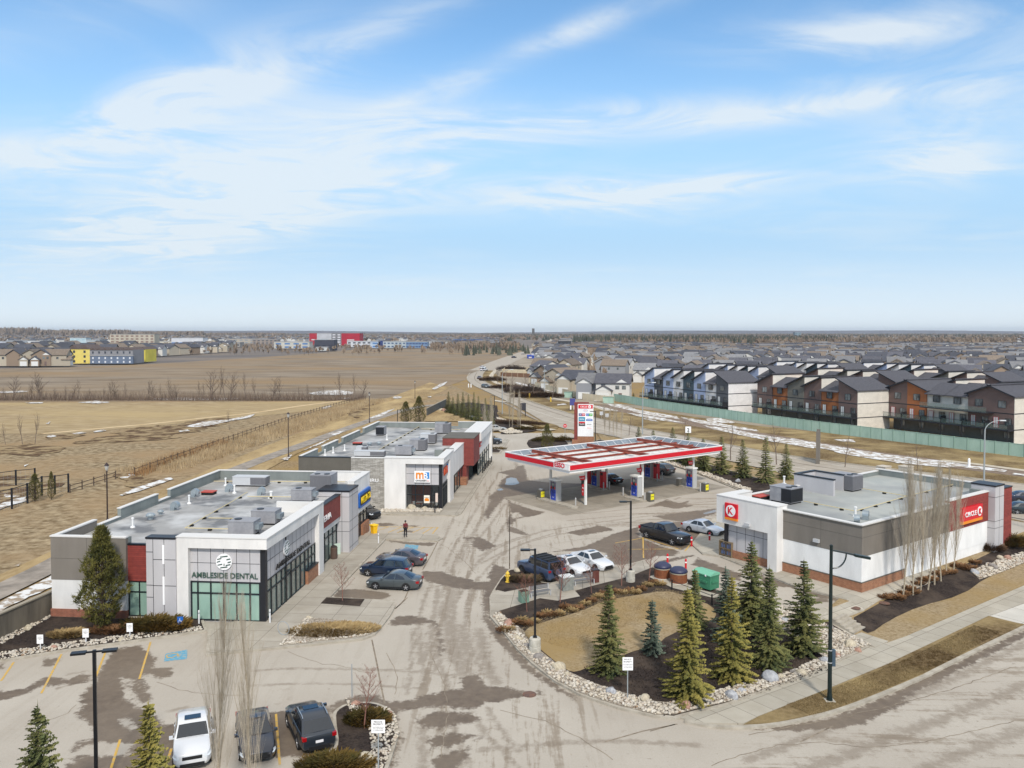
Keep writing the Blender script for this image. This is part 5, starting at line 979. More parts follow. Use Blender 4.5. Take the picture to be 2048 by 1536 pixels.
# ================= FUEL CANOPY =================
HC=5.7; HB=4.6
c0=P(1138.8,930,HC); FC=frame(c0,B_A); inv=FC.inverted()
LB=(inv@P(1452,892.5,HC)).x; LA=(inv@P(1004,904.5,HC)).y
canopy=thing('fuel_canopy','flat red and white fuel station canopy with open steel beams on top','canopy',(c0.x,c0.y,0),B_A)
M_cwhite=mat('canopy_white',(234,232,230),.5); M_cred=mat('canopy_red',(200,14,34),.45); M_beam=mat('red_oxide_beam',(164,86,66),.7,col2=(138,66,52),scale=1.2); M_deck=mat('canopy_deck',(222,222,218),.6,col2=(184,186,186),scale=1.4,contrast=(.45,.75),stretch=(1,1,1))
M_back=mat('fascia_back_grey',(150,160,170),.5,col2=(128,140,150),scale=1)
T=.16
m_=MB(); m_.box(0,0,HB+.35,LB,.04,HC-.02); m_.box(0,.04,HB+.35,.04,LA,HC-.02); m_.box(LB-.04,.04,HB+.35,LB,LA,HC-.02); m_.box(.04,LA-.04,HB+.35,LB-.04,LA,HC-.02); m_.build('fascia',M_cwhite,canopy)
m_=MB()
for a in ((.045,.045,LB-.045,.07),(.045,.07,.07,LA-.07),(LB-.07,.07,LB-.045,LA-.07),(.07,LA-.07,LB-.07,LA-.045)): m_.box(a[0],a[1],HB+.4,a[2],a[3],HC-.06)
m_.build('fascia_back',M_back,canopy)
lw=3.0
m_=MB(); m_.box(.1,-.03,HB+.42,LB,.0,HC-.1); m_.box(-.03,lw,HB+.42,0,LA,HC-.1); m_.box(LB,0,HB+.42,LB+.03,LA,HC-.1); m_.box(.0,LA,HB+.42,LB,LA+.03,HC-.1); m_.build('red_band',M_cred,canopy)
m_=MB(); m_.box(-.06,-.06,HC-.02,LB+.06,.1,HC+.06); m_.box(-.06,.1,HC-.02,.1,LA+.06,HC+.06); m_.box(LB-.1,.1,HC-.02,LB+.06,LA+.06,HC+.06); m_.box(.1,LA-.1,HC-.02,LB-.1,LA+.06,HC+.06); m_.build('top_flashing',M_cwhite,canopy)
m_=MB(); m_.box(.2,.2,HB,LB-.2,LA-.2,HB+.34); m_.build('soffit',M_cwhite,canopy)
m_=MB(); k=0; yy=.12
while yy<LA-.3: m_.box(.12,yy,HB+.36,LB-.12,yy+.16,HB+.44); yy+=.3
m_.box(.1,.1,HB+.34,LB-.1,LA-.1,HB+.362); m_.build('roof_deck',M_deck,canopy)
lo_=MB()
col_px=[[(1138,1015),(1085,994)],[(1259.5,998),(1206,977)],[(1369,967),(1318,950)]]
bx=[]
for a,b in col_px:
 qa=inv@G(*a); qb=inv@G(*b); bx.append((qa.x,qa.y,qb.y))
xs_=[b[0] for b in bx]; d1=(LB)/3
xs_=[LB*.145,LB*.5,LB*.855]
ya,yb=bx[0][1],bx[0][2]
m_=MB()
for y in (LA*.16,LA*.38,LA*.62,LA*.84): m_=MB(); m_.box(.3,y-.08,HB+.5,LB-.3,y+.08,HB+.53); m_.box(.3,y-.015,HB+.53,LB-.3,y+.015,HB+.70); m_.box(.3,y-.10,HB+.70,LB-.3,y+.10,HB+.73); m_.build('purlin',M_beam,canopy)
for x in xs_: m_=MB(); m_.box(x-.13,.5,HB+.74,x+.13,LA-.5,HB+.77); m_.box(x-.02,.5,HB+.77,x+.02,LA-.5,HB+1.12); m_.box(x-.13,.5,HB+1.12,x+.13,LA-.5,HB+1.15); m_.build('main_beam',M_beam,canopy)
m_=MB(); n=18
for i in range(n): x=LB*(i+.5)/n; m_.tube([(x,.07,HC-.08),(x,1.0,HB+.45)],.025,4); m_.tube([(x,LA-.07,HC-.08),(x,LA-1.,HB+.45)],.025,4)
for i in range(8): y=LA*(i+.5)/8; m_.tube([(.07,y,HC-.08),(1.,y,HB+.45)],.025,4); m_.tube([(LB-.07,y,HC-.08),(LB-1.,y,HB+.45)],.025,4)
tag(m_.build('fascia_brace',M_cwhite,canopy),kind='stuff')
M_col=mat('canopy_column_white',(228,228,224),.5)
for i,x in enumerate(xs_):
 for y in (ya,yb): m_=MB(); m_.box(x-.13,y-.13,.0,x+.13,y+.13,HB+.4); m_.build('column',M_col,canopy)
t=thing('fuel_brand_sign','white panel with red letters ESSO at the near corner of the canopy','sign',(c0.x,c0.y,0),B_A)
m_=MB(); m_.box(-.06,.05,HB+.38,-.031,lw-.02,HC-.04); m_.build('panel',M_cwhite,t)
text(t,'letters','ESSO',lw*.60,HB+.56,.03,.62,mat('letter_red',(200,20,40),.4),'left',width=1.9,pl=-.035,bold=.05,depth=.05)
M_blueg=mat('pump_blue_graphic',(30,52,160),.4,col2=(60,92,200),scale=5,contrast=(.45,.6)); M_pgrey=mat('pump_grey',(176,176,174),.4); M_pred=mat('pump_red',(196,26,38),.4)
def island_slab(px0,px1,label):
 a,b=G(*px0),G(*px1); d=(b-a); L=d.length; t=MB(); pts=rrect(-L/2,L/2,-.55,.55,.5); t.prism(pts,0,.16); o=t.build('pump_island',M_kerb); c=(a+b)/2; o.location=(c.x,c.y,0); o.rotation_euler=(0,0,B_A+PI/2); return tag(o,label,'pump island',group='pump islands')
island_slab(z4([(450,868)])[0],z4([(790,945)])[0],'raised concrete island under the nearest canopy columns')
island_slab(z4([(825,760)])[0],z4([(1010,800)])[0],'raised concrete island of the far middle pump'); island_slab(z4([(1150,860)])[0],z4([(1340,890)])[0],'raised concrete island of the near middle pump')
island_slab(z4([(1270,690)])[0],z4([(1440,730)])[0],'raised concrete island of the far right pump'); island_slab(z4([(1600,765)])[0],z4([(1780,805)])[0],'raised concrete island of the near right pump')
def pump():
 t=thing('fuel_pump','pump','fuel pump',(0,0,.16),B_A); m_=MB(); m_.box(-.33,-.55,0,.33,.55,2.2); m_.build('cabinet',M_pgrey,t)
 m_=MB(); m_.box(-.40,-.62,2.2,.40,.62,2.36); m_.build('top_hood',M_col,t)
 for s in (-1,1):
  m_=MB(); m_.box(s*.335-.01,-.42,.1,s*.335+.01,.42,1.25); m_.build('blue_graphic',M_blueg,t)
  m_=MB(); m_.box(s*.335-.012,-.42,1.28,s*.335+.012,.42,2.05); q=m_.build('control_panel',mat('pump_panel',(96,104,116),.3,col2=(150,60,60),scale=9,contrast=(.55,.6)),t)
  m_=MB(); m_.box(s*.35-.012,-.15,1.65,s*.35+.012,.15,1.9); m_.build('display',mat('display_grey',(150,160,150),.2),q)
  for y in (-.3,0,.3):
   m_=MB(); m_.box(s*.37-.04,y-.06,1.3,s*.37+.04,y+.06,1.55); m_.build('nozzle',mat('nozzle_red',(190,40,40),.5) if y else M_black,t)
   m_=MB(); m_.tube([(s*.38,y,1.35),(s*.47,y+.04,.8),(s*.44,y+.1,.5),(s*.36,y+.2,.9),(s*.36,y+.24,2.1)],.018,5); m_.build('hose',M_black,t)
  text(t,'panel_text','Mastercard' if False else 'fuel',.0,.35,.0,.12,M_txt_w,'left' if s<0 else 'right',pl=s*.346,depth=.006)
 return t
pp=pump(); pt=snap(pp)
for i,((x,y),l) in enumerate((((605,892),'nearest fuel pump, between the two left canopy columns'),((930,775),'far middle fuel pump beside the black sedan'),((1250,858),'near middle fuel pump with a yellow bin to its right'),((1355,705),'far right fuel pump beside the brown van'),((1690,785),'rightmost fuel pump near the spruces'))):
 g=G(*z4([(x,y)])[0]); place(pp,(g.x,g.y,.14),B_A,l,'fuel pumps under the canopy',sc=1.2,tree=pt,first=(i==0))
def yellow_bin(px,label,first=None):
 t=thing('windshield_bin',label,'waste bin',tuple(G(*px)),B_A,'yellow and black bins by the pumps'); m_=MB(); m_.box(-.38,-.38,0,.38,.38,1.15); m_.build('body',mat('bin_dark_grey',(92,90,84),.6),t); m_=MB(); m_.box(-.3,-.395,.25,.3,-.382,1.0); m_.build('yellow_panel',mat('bin_yellow',(226,216,40),.5),t)
 m_=MB(); m_.box(-.2,-.2,1.15,.2,.2,1.3); m_.build('lid',M_pgrey,t); text(t,'panel_text','SQUEEGEE',0,.6,.0,.12,M_txt_k,'front',width=.5,pl=-.396,depth=.006)
for p_,l in (((487,868),'leftmost yellow and black bin by the canopy column'),((1362,890),'yellow and black bin right of the near middle pump'),((1800,812),'yellow and black bin right of the rightmost pump')): yellow_bin(z4([p_])[0],l)
for p_,l in (((833,765),'dark bin left of the far middle pump'),((1593,768),'dark bin left of the rightmost pump')):
 t=thing('waste_bin',l,'waste bin',tuple(G(*z4([p_])[0])),B_A); m_=MB(); m_.box(-.3,-.3,0,.3,.3,1.05); m_.build('body',mat('bin_dark_grey',(92,90,84),.6),t); m_=MB(); m_.box(-.33,-.33,1.05,.33,.33,1.15); m_.build('lid',M_pgrey,t)
def steel_bollard(px,l,h=1.1):
 t=MB(); t.lathe([(.085,0),(.085,h-.05),(.06,h),(0.01,h+.03)],10); o=t.build('steel_bollard',M_pgrey); o.location=tuple(G(*px)); return tag(o,l,'bollard',group='grey steel bollards by the pumps')
for p_,l in (((765,932),'grey bollard with a hoop beside the nearest canopy column'),((988,802),'grey bollard at the near end of the far middle island'),((1035,795),'grey bollard behind the black sedan'),((1145,845),'grey bollard left of the near middle column'),((1318,888),'grey bollard between near middle pump and yellow bin'),((1457,725),'grey bollard beside the brown van'),((1418,730),'grey bollard at the end of the far right island'),((1763,812),'grey bollard between rightmost pump and yellow bin')): steel_bollard(z4([p_])[0],l)
def red_col_sign(x,y,l,zt=2.6,h=1.5):
 t=thing('red_price_panel',l,'sign',(c0.x,c0.y,0),B_A,'red rounded panels on the canopy columns'); m_=MB(); pts=rrect(y+.16,y+.62,zt-h,zt,.18); n=len(pts); m_.add([(x-.1,a,b) for a,b in pts]+[(x-.02,a,b) for a,b in pts],[tuple(range(n)),tuple(range(n,2*n))[::-1]]+[(i,n+i,n+(i+1)%n,(i+1)%n) for i in range(n)]); m_.build('panel',M_pred,t)
 text(t,'panel_text','30¢',y+.39,zt-.62,.0,.22,M_txt_w,'left',width=.3,pl=x-.1,depth=.01); text(t,'panel_text','/L',y+.39,zt-1.05,.0,.2,M_txt_w,'left',width=.2,pl=x-.1,depth=.01)
red_col_sign(xs_[0],ya,'red rounded panel on the nearest canopy column'); red_col_sign(xs_[1],ya,'red rounded panel on the near middle canopy column'); red_col_sign(xs_[2],ya,'red rounded panel on the right canopy column')
for i,x in enumerate(xs_):
 t=thing('red_flag_sign','red pointed flag sign on the %s near canopy column'%('left','middle','right')[i],'sign',(c0.x,c0.y,0),B_A,'red flag signs on the canopy columns'); m_=MB(); m_.yprism([(x-.9,3.35),(x-1.1,3.75),(x-.15,3.75),(x-.15,3.2),(x-.8,3.2)],ya-.04,ya+.04); m_.build('flag',M_pred,t); text(t,'flag_text','lane %d'%(i*2+1) if False else 'PAY HERE',x-.6,3.4,.0,.13,M_txt_w,'front',width=.65,pl=ya-.04,depth=.01)
def ice_unit(px,l,sx=.6,h=1.9):
 t=thing('red_vending_cabinet',l,'cabinet',tuple(G(*px)),B_A,'red cabinets by the far pumps'); m_=MB(); m_.box(-.3,-sx/2,.15,.3,sx/2,h); m_.build('body',M_pred,t); m_=MB(); m_.box(-.31,-sx/2+.08,h-.5,-.302,sx/2-.08,h-.1); m_.build('panel',mat('panel_dark',(60,20,24),.4),t); m_=MB(); m_.box(-.3,-sx/2,0,.3,sx/2,.15); m_.build('foot',M_black,t)
ice_unit(z4([(875,752)])[0],'red cabinet left of the far middle pump',.6,2.5); ice_unit(z4([(1300,685)])[0],'red cabinet left of the far right pump',.6,2.5)
ice_unit(z4([(985,790)])[0],'red and white cabinet right of the far middle pump',.7,2.4); ice_unit(z4([(1412,715)])[0],'red and white cabinet right of the far right pump',.7,2.4)
# ================= PYLON SIGN =================
zA=lambda x,y:(920+x/6.4,730+y/6.4)
pb=G(1171,888); t=thing('pylon_sign','tall station pylon sign with red CIRCLE K header on a brick base','sign',(pb.x,pb.y,0),R(-6)); pw=3.05; H1=(888-808)/225*22
m_=MB(); m_.box(-pw/2,-.35,1.55,pw/2,.25,H1); m_.build('white_face',white('sign_face_white',(236,236,236)),t)
m_=MB(); m_.box(-pw/2-.7,-.2,.0,-pw/2-.02,.5,H1+.35); m_.box(-pw/2-.02,-.1,H1+.05,pw/2-.9,.5,H1+.35); m_.build('maroon_frame',M_siding2,t)
m_=MB(); m_.box(-pw/2-.05,-.45,0,pw/2+.1,.5,1.52); m_.box(-pw/2-1.1,-.5,0,-pw/2-.05,.5,.85); m_.build('brick_base',M_brick,t)
m_=MB(); zt_h=H1-.12; m_.box(-pw/2+.12,-.37,zt_h-.72,pw/2-.12,-.352,zt_h); m_.build('red_header',M_red,t)
text(t,'header_text','CIRCLE',-.35,zt_h-.52,0,.34,M_txt_w,'front',width=1.35,pl=-.375,bold=.06,depth=.01)
m_=MB(); m_.cyl(0,0,0,.012,.3,.3,20); m2=[(x+.78,-.372-z,zt_h-.36+y) for x,y,z in m_.v]; m_.v=m2; m_.build('header_disc',M_txt_w,t); text(t,'header_letter','K',.78,zt_h-.52,0.012,.32,M_red,'front',pl=-.375,bold=.08,depth=.01)
m_=MB();
for i in range(24):
 a0,a1=2*PI*i/24,2*PI*(i+1)/24; m_.add([(.42*math.cos(a0),-.353,H1-1.25+.27*math.sin(a0)),(.42*math.cos(a1),-.353,H1-1.25+.27*math.sin(a1)),(.38*math.cos(a1),-.357,H1-1.25+.23*math.sin(a1)),(.38*math.cos(a0),-.357,H1-1.25+.23*math.sin(a0))],[(0,1,2,3)])
m_.build('blue_oval',M_bluesign,t); text(t,'oval_text','Esso',0,H1-1.32,0,.15,M_red,'front',width=.45,pl=-.352,depth=.008)
def blk(x0,x1,z0,z1,m,txt=None,tm=None,par=t,yy=-.35):
 q=MB(); q.box(x0,yy-.012,z0,x1,yy-.002,z1); o=q.build('tenant_panel',m,par)
 if txt: text(par,'tenant_text',txt,(x0+x1)/2,z0+(z1-z0)*.3,0.004,(z1-z0)*.36,tm or M_txt_w,'front',width=(x1-x0)*.72,pl=yy-.012,depth=.006,bold=.03)
zz_=lambda y:H1-(y-500)/6.4/225*22*1.0
M_teal=mat('sign_teal',(50,140,170),.4); M_purp=mat('sign_purple',(66,70,132),.5); M_green=mat('sign_green',(70,170,50),.4)
blk(-1.33,-.72,zz_(650),zz_(618),M_purp,'149'); blk(-.72,-.08,zz_(650),zz_(618),mat('sign_crimson',(190,20,60),.4),'9'); blk(.1,.68,zz_(650),zz_(618),M_bluesign,'154'); blk(.68,1.35,zz_(650),zz_(618),M_green,'9')
blk(-1.33,-.08,zz_(718),zz_(664),M_teal,'DENTAL'); blk(.1,1.35,zz_(690),zz_(668),M_txt_w,'PIZZA',M_bluesign); blk(.1,1.35,zz_(712),zz_(692),M_bluesign,'CAFE')
blk(-1.33,-.08,zz_(778),zz_(724),M_txt_k,'Sushi'); blk(-1.33,-.08,zz_(742),zz_(724),M_red,None,yy=-.362); blk(.1,1.35,zz_(772),zz_(738),M_txt_w,'BARBER',M_txt_k); blk(.1,1.35,zz_(820),zz_(788),M_txt_w,'PIZZA',M_red)
# ================= LAMPS =================
M_lampk=mat('black_lamp_paint',(18,20,24),.4); M_bconc=mat('lamp_base_concrete',(196,192,180),.9,col2=(166,162,150),scale=3); M_galvp=mat('galvanised_pole',(150,156,158),.5)
def park_lamp(base,h,az,label,double=False,basehigh=True,name='parking_lamp'):
 t=thing(name,label,'street lamp',tuple(base),az,'black parking lot lamps'); bh=0
 if basehigh: m_=MB(); m_.lathe([(.40,-.1),(.40,.42),(.37,.45),(.39,.5),(.39,.95),(.33,1.03),(.01,1.04)],16); m_.build('concrete_base',M_bconc,t); bh=1.0
 m_=MB(); m_.box(-.14,-.14,bh-.02,.14,.14,bh+.12); m_.build('base_plate',M_lampk,t)
 m_=MB(); m_.box(-.075,-.075,bh,.075,.075,h); m_.build('pole',M_lampk,t)
 for s in ((1,-1) if double else (1,)):
  m_=MB(); m_.box(min(0,s*.35),-.03,h-.12,max(0,s*.35),.03,h-.04); a=m_.build('arm',M_lampk,t)
  m_=MB(); m_.box(min(s*.35,s*1.0),-.17,h-.13,max(s*.35,s*1.0),.17,h-.03); hd=m_.build('lamp_head',M_lampk,t)
  m_=MB(); m_.box(min(s*.42,s*.95),-.13,h-.14,max(s*.42,s*.95),.13,h-.131); m_.build('lens',mat('lamp_lens',(190,200,210),.3),hd)
 return t
def hgt(bp,tp):  # height of a post from its foot and tip
 g=G(*bp); r=ray(*tp); k=g.y/r.y; return CAMH+r.z*k-g.z
b1=(1070,1308); park_lamp(G(*b1)+Vector((0,0,.12)),hgt(b1,(1069,1098))-.1,PI,'black single head lamp on a pale concrete drum in the gravel of the centre island')
b2=(1261,1166); park_lamp(G(*b2)+Vector((0,0,.12)),hgt(b2,(1260,1002))-.1,PI,'black single head lamp on a concrete drum behind the bench, left of the barrels')
b3=(193,1590); park_lamp(G(*b3),hgt(b3,(183,1300)),R(15),'tall black double head lamp at the lower left of the lot',True,False)
b4=(1190.5,900); park_lamp(G(*b4),hgt(b4,(1192,822)),PI,'black lamp just right of the pylon sign',False,False)
b5=(989,849); park_lamp(G(*b5),hgt(b5,(989,791)),PI,'black lamp at the right end of the spruce row beyond the plaza',False,False)
b6=(795,847); park_lamp(G(*b6),hgt(b6,(795,819)),0,'short black lamp left of the pine beyond the plaza',False,False)
def deco_lamp(bp,tp,label):
 g=G(*bp); h=hgt(bp,tp); t=thing('trail_lantern',label,'street lamp',tuple(g),0,'lantern posts along the trail'); Mq=mat('lantern_brown',(48,34,34),.5)
 m_=MB(); m_.lathe([(.16,0),(.16,.3),(.09,.5),(.08,1.),(.07,h-1.1),(.12,h-1.05),(.05,h-.95)],10); m_.build('post',Mq,t)
 m_=MB(); m_.lathe([(.08,h-.95),(.16,h-.8),(.26,h-.35)],6); m_.build('lantern_glass',mat('lantern_glass',(180,180,176),.3),t); m_=MB(); m_.lathe([(.3,h-.36),(.22,h-.22),(.06,h-.05),(.03,h)],6); m_.build('lantern_cap',Mq,t)
deco_lamp((215,1045),(213,925),'lantern post on the grass behind the dental block'); deco_lamp((739,846),(739,784),'lantern post on the grass strip left of the pine'); deco_lamp((830,797),(830,761),'furthest lantern post, near the bend of the trail')
deco_lamp((577,915),(577,824),'lantern post beside the rail fence between the two plaza blocks')
def road_lamp(bp,tp,label,dx=1.,arm=2.2,rz=0):
 g=G(*bp); h=hgt(bp,tp); t=thing('road_lamp',label,'street lamp',tuple(g),rz,'silver road lamps'); n=8
 m_=MB(); m_.tube([(0,0,0),(0,0,h-1.6)]+[(dx*arm*(1-math.cos(PI/2*i/n)),0,h-1.6+1.6*math.sin(PI/2*i/n)) for i in range(1,n+1)],[.13,.09]+[.07-.03*i/n for i in range(1,n+1)],8); m_.build('pole',M_galvp,t)
 m_=MB(); m_.obox((dx*(arm+.35),0,h),(.42,0,0),(0,.16,0),(0,0,.07)); m_.build('lamp_head',mat('lamp_head_pale',(206,210,212),.4),t)
road_lamp((1968,965),(1975,841),'silver curved road lamp behind the convenience store',1.,2.2)
road_lamp((1285,870),(1285,765),'silver curved road lamp between the spruces behind the canopy',1.,2.0)
road_lamp((1004.5,829),(1005,739),'silver curved road lamp by the entry road',1.,2.2)
road_lamp((1088.5,787),(1088,731),'silver straight road lamp by the beige fence',.2,.6)
bp=(1659,1404); g=G(*bp)+Vector((0,0,.1)); h=hgt(bp,(1663.5,1092)); t=thing('street_lamp','tall dark green street lamp with a curved bracket arm on the boulevard','street lamp',tuple(g),0)
Mg=mat('dark_green_lamp_paint',(18,34,34),.35)
m_=MB(); m_.box(-.28,-.28,-.1,.28,.28,.03); m_.build('concrete_foot',M_bconc,t)
m_=MB(); m_.tube([(0,0,0),(0,0,.5),(0,0,h-.15)],[.19,.13,.09],12); m_.lathe([(.1,h-.15),(.1,h-.05),(.03,h)],10); m_.build('pole',Mg,t)
m_=MB(); m_.tube([(0,0,h-.35),(.8,0,h-.5),(1.45,0,h-.65)],.055,6); m_.build('arm',Mg,t)
m_=MB(); m_.tube([(.05,0,h-1.45),(.12,0,h-1.45)]+[(.15+.75*math.sin(PI/2*i/8),0,h-1.45+.86*(1-math.cos(PI/2*i/8))) for i in range(9)],.045,6); m_.build('scroll_brace',Mg,t)
m_=MB(); m_.obox((1.85,0,h-.74),(.46,0,-.09),(0,.15,0),(.02,0,.07)); hd=m_.build('lamp_head',Mg,t);
for z in (3.05,2.3): m_=MB(); m_.cyl(0,0,z,z+.04,.135,.135,12); m_.build('steel_band',M_unit2,t)
m_=MB(); m_.box(.10,-.1,2.1,.3,.12,3.1); m_.build('control_box',mat('box_blue_grey',(60,78,92),.5),t)
# ================= SMALL STREET THINGS =================
def panel_sign(bp,tp,label,w_,h_,txts,rz=0,mpost=None,cat='sign',mp=None,name='notice_sign'):
 g=G(*bp)+Vector((0,0,.1)); H=hgt(bp,tp)-.1; t=thing(name,label,cat,tuple(g),rz); m_=MB(); m_.tube([(0,0,0),(0,0,H-.05)],.035,6); m_.build('post',mpost or M_galvp,t)
 m_=MB(); m_.box(-w_/2,-.05,H-h_,w_/2,-.03,H); m_.build('panel',mp or M_txt_w,t)
 for (s,zz,hh,ww,mm) in txts: text(t,'panel_text',s,0,H-h_+zz*h_,0,hh,mm,'front',width=ww,pl=-.05,depth=.004)
 return t
pp_=[('PRIVATE',.78,.09,.42,M_txt_k),('PROPERTY',.60,.09,.5,M_txt_k),('UNAUTHORIZED VEHICLES',.42,.04,.55,M_txt_k),('WILL BE TOWED',.30,.04,.5,M_txt_k),('AT OWNERS EXPENSE',.18,.04,.5,M_txt_k)]
panel_sign((1255,1404),(1255,1314),'white PRIVATE PROPERTY sign on a grey post in the gravel edge',.62,.78,pp_)
panel_sign((757,1545),(760,1439),'white PRIVATE PROPERTY sign in the small island at the lower edge',.68,.66,pp_)
wp_=white('sign_post_white',(225,225,225))
for bp,tp,l in (((81,1303),(79,1269),'leftmost small white parking sign in the front bed'),((172,1289),(171,1257),'small white parking sign in front of the pine'),((260,1277),(259.5,1246),'small white parking sign right of the pine')):
 panel_sign(bp,tp,l,.42,.62,[('PATIENT',.70,.05,.3,M_txt_k),('PARKING',.55,.05,.3,M_txt_k),('ONLY',.40,.05,.2,M_txt_k)],R(5),wp_,name='parking_sign')
t=panel_sign((361,1263),(360,1233),'small blue disabled parking sign left of the clinic portal',.42,.6,[],R(5),wp_,mp=M_bluesign,name='disabled_parking_sign')
H=hgt((361,1263),(360,1233))-.1; m_=MB(); m_.tube([(-.02,-.06,H-.12),(-.02,-.06,H-.3),(.08,-.06,H-.32),(.14,-.06,H-.46)],.02,5);
for i in range(12): a0=PI*.6+i*.32; a1=a0+.32; m_.tube([(-.02+.13*math.cos(a0),-.06,H-.4+.13*math.sin(a0)),(-.02+.13*math.cos(a1),-.06,H-.4+.13*math.sin(a1))],.013,4)
m_.build('wheelchair_symbol',M_txt_w,t)
g=G(1130,875); H=hgt((1130,875),(1130,848)); t=thing('no_entry_sign','round red no entry sign on a post left of the pylon','sign',tuple(g)); m_=MB(); m_.tube([(0,0,0),(0,0,H-.3)],.04,6); m_.build('post',M_galvp,t); m_=MB(); m_.cyl(0,0,0,.04,.38,.38,20); m_.v=[(x,-.05-z,H-.38+y) for x,y,z in m_.v]; m_.build('disc',M_red,t); m_=MB(); m_.box(-.26,-.1,H-.44,.26,-.092,H-.33); m_.build('white_bar',M_txt_w,t)
g=G(1046,833); t=thing('dark_entrance_sign','narrow dark entrance sign panel beside the entry road','sign',tuple(g),R(8)); H=hgt((1046,833),(1046,806)); m_=MB(); m_.box(-.75,-.15,1.6,.75,.15,H); m_.build('panel',mat('sign_slate',(48,48,56),.5),t)
for s in (-1,1): m_=MB(); m_.box(s*.6-.1,-.1,0,s*.6+.1,.1,1.6); m_.build('post',M_black,t)
text(t,'panel_text','plaza',0,H-1.1,0,.3,M_txt_w,'front',width=1.,pl=-.15) if False else None
g=G(1145,822); t=thing('blue_banner_sign','blue and white banner sign behind the pylon','sign',tuple(g)); H=hgt((1145,822),(1145,797)); m_=MB(); m_.box(-.75,-.08,H-1.9,.75,.08,H); m_.build('panel',M_purp,t)
for s in (-1,1): m_=MB(); m_.box(s*.5-.18,-.06,.4,s*.5+.18,.06,H-1.9); m_.build('post',M_txt_w,t)
pb_=None
for i in range(7):
 x=1542+(1612-1542)*i/6; y=592-(592-505)*i/6; q=zr3_(x,y); m_=MB();
 if i==0: m_.lathe([(.09,0),(.09,.95),(.06,1.02),(.01,1.03)],10); pb_=m_.build('black_bollard',M_lampk); o=pb_
 else: o=pb_.copy(); C.objects.link(o)
 o.location=tuple(G(*q)+Vector((0,0,.14))); tag(o,('nearest','second','third','fourth','fifth','sixth','furthest')[i]+' black bollard in the row along the restaurant walkway','bollard','black bollards along the restaurant walkway')
for i,((x,y),l) in enumerate((((1692,1250),'red bollard in front of the black pickup'),((1836,1212),'red bollard in front of the silver sedan'),((1500,1392),'red bollard behind the left barrel'),((1646,1436),'red bollard behind the right barrel'))):
 t=thing('red_bollard',l,'bollard',tuple(G(*z4([(x,y)])[0])),0,'red bollards by the store'); m_=MB(); m_.lathe([(.10,0),(.10,.9),(.07,.98),(.01,1.)],12); m_.build('post',M_pred,t); m_=MB(); m_.cyl(0,0,.62,.74,.104,.104,12); m_.build('white_band',M_txt_w,t)
for i,(bp,l) in enumerate((((398,1251),'thin white marker post left of the clinic glazing'),((540,1249),'thin white marker post at the clinic corner'),((757,1089),'white striped marker post on the pizza walkway'),((743,1067),'white marker post behind the yellow bin'))):
 t=thing('marker_post',l,'post',tuple(G(*bp)+Vector((0,0,.14))),0,'white marker posts'); m_=MB(); m_.lathe([(.06,0),(.06,1.),(.01,1.03)],8); m_.build('post',wp_,t); m_=MB(); m_.cyl(0,0,.75,.85,.064,.064,8); m_.build('band',M_galvp,t)
g=G(668,1120); t=thing('waste_barrel','brown ribbed waste barrel beside the grey tower','waste bin',tuple(g+Vector((0,0,.14)))); m_=MB(); m_.lathe([(.30,0),(.34,.1),(.34,1.0),(.36,1.05),(.3,1.12)],18); m_.build('barrel',mat('barrel_brown',(84,66,56),.7),t); m_=MB(); m_.lathe([(.3,1.12),(.3,1.2),(.12,1.28)],18); m_.build('lid',mat('lid_dark',(50,44,42),.6),t)
g=G(675,1112); t=thing('folding_board','pale green folding board behind the waste barrel','board',tuple(g+Vector((0,0,.14))),R(30)); m_=MB(); m_.box(-.3,-.02,0,.3,.02,1.1); m_.build('panel',mat('board_pale_green',(186,204,190),.6),t)
g=G(748,1069); t=thing('yellow_grit_bin','bright yellow tapered grit bin at the end of the walkway','bin',tuple(g+Vector((0,0,.14)))); m_=MB(); m_.tube([(0,0,0),(0,0,.85)],[.33,.42],4); m_.build('bin_body',mat('grit_yellow',(240,186,20),.5),t); m_=MB(); m_.tube([(0,0,.85),(0,0,.95),(0,0,1.0)],[.5,.5,.3],4); m_.build('lid',mat('grit_yellow2',(246,200,36),.5),t)
for i,(bp,l) in enumerate((((870,1028),'black banner post with a small flag at the restaurant corner'),)):
 t=thing('banner_post',l,'banner',tuple(G(*bp)+Vector((0,0,.14)))); m_=MB(); m_.cyl(0,0,0,2.6,.06,.05,8); m_.build('post',M_black,t); m_=MB(); m_.box(.06,-.01,1.3,.35,.01,2.4); m_.build('flag',mat('flag_pale',(214,196,184),.7),t)
def hydrant(px,l,s=1.):
 t=thing('fire_hydrant',l,'hydrant',tuple(G(*px)+Vector((0,0,.14)))); My=mat('hydrant_yellow',(216,180,64),.5); m_=MB(); m_.lathe([(.17,0),(.17,.08),(.12,.1),(.12,.62),(.16,.64),(.15,.72),(.05,.84),(.03,.9)],12); m_.build('barrel',My,t)
 for a in (0,PI,-PI/2): m_=MB(); m_.tube([(0,0,.5),(math.cos(a)*.2,math.sin(a)*.2,.5)],.06,8); m_.build('outlet_cap',My,t)
 t.scale=(s,s,s)
hydrant((1015,1168),'yellow fire hydrant in the small bed beside the blue off-roader',1.15); hydrant((1059,796),'yellow fire hydrant by the shrubs across the road',1.6); hydrant((1101.5,804),'yellow fire hydrant near the beige fence across the road',1.6)
g=G(567,1274); t=MB(); n=24
for i in range(n):
 a0,a1=2*PI*i/n,2*PI*(i+1)/n; t.tube([(.48*math.cos(a0),0,.5+.48*math.sin(a0)),(.48*math.cos(a1),0,.5+.48*math.sin(a1))],.025,6,cap=False)
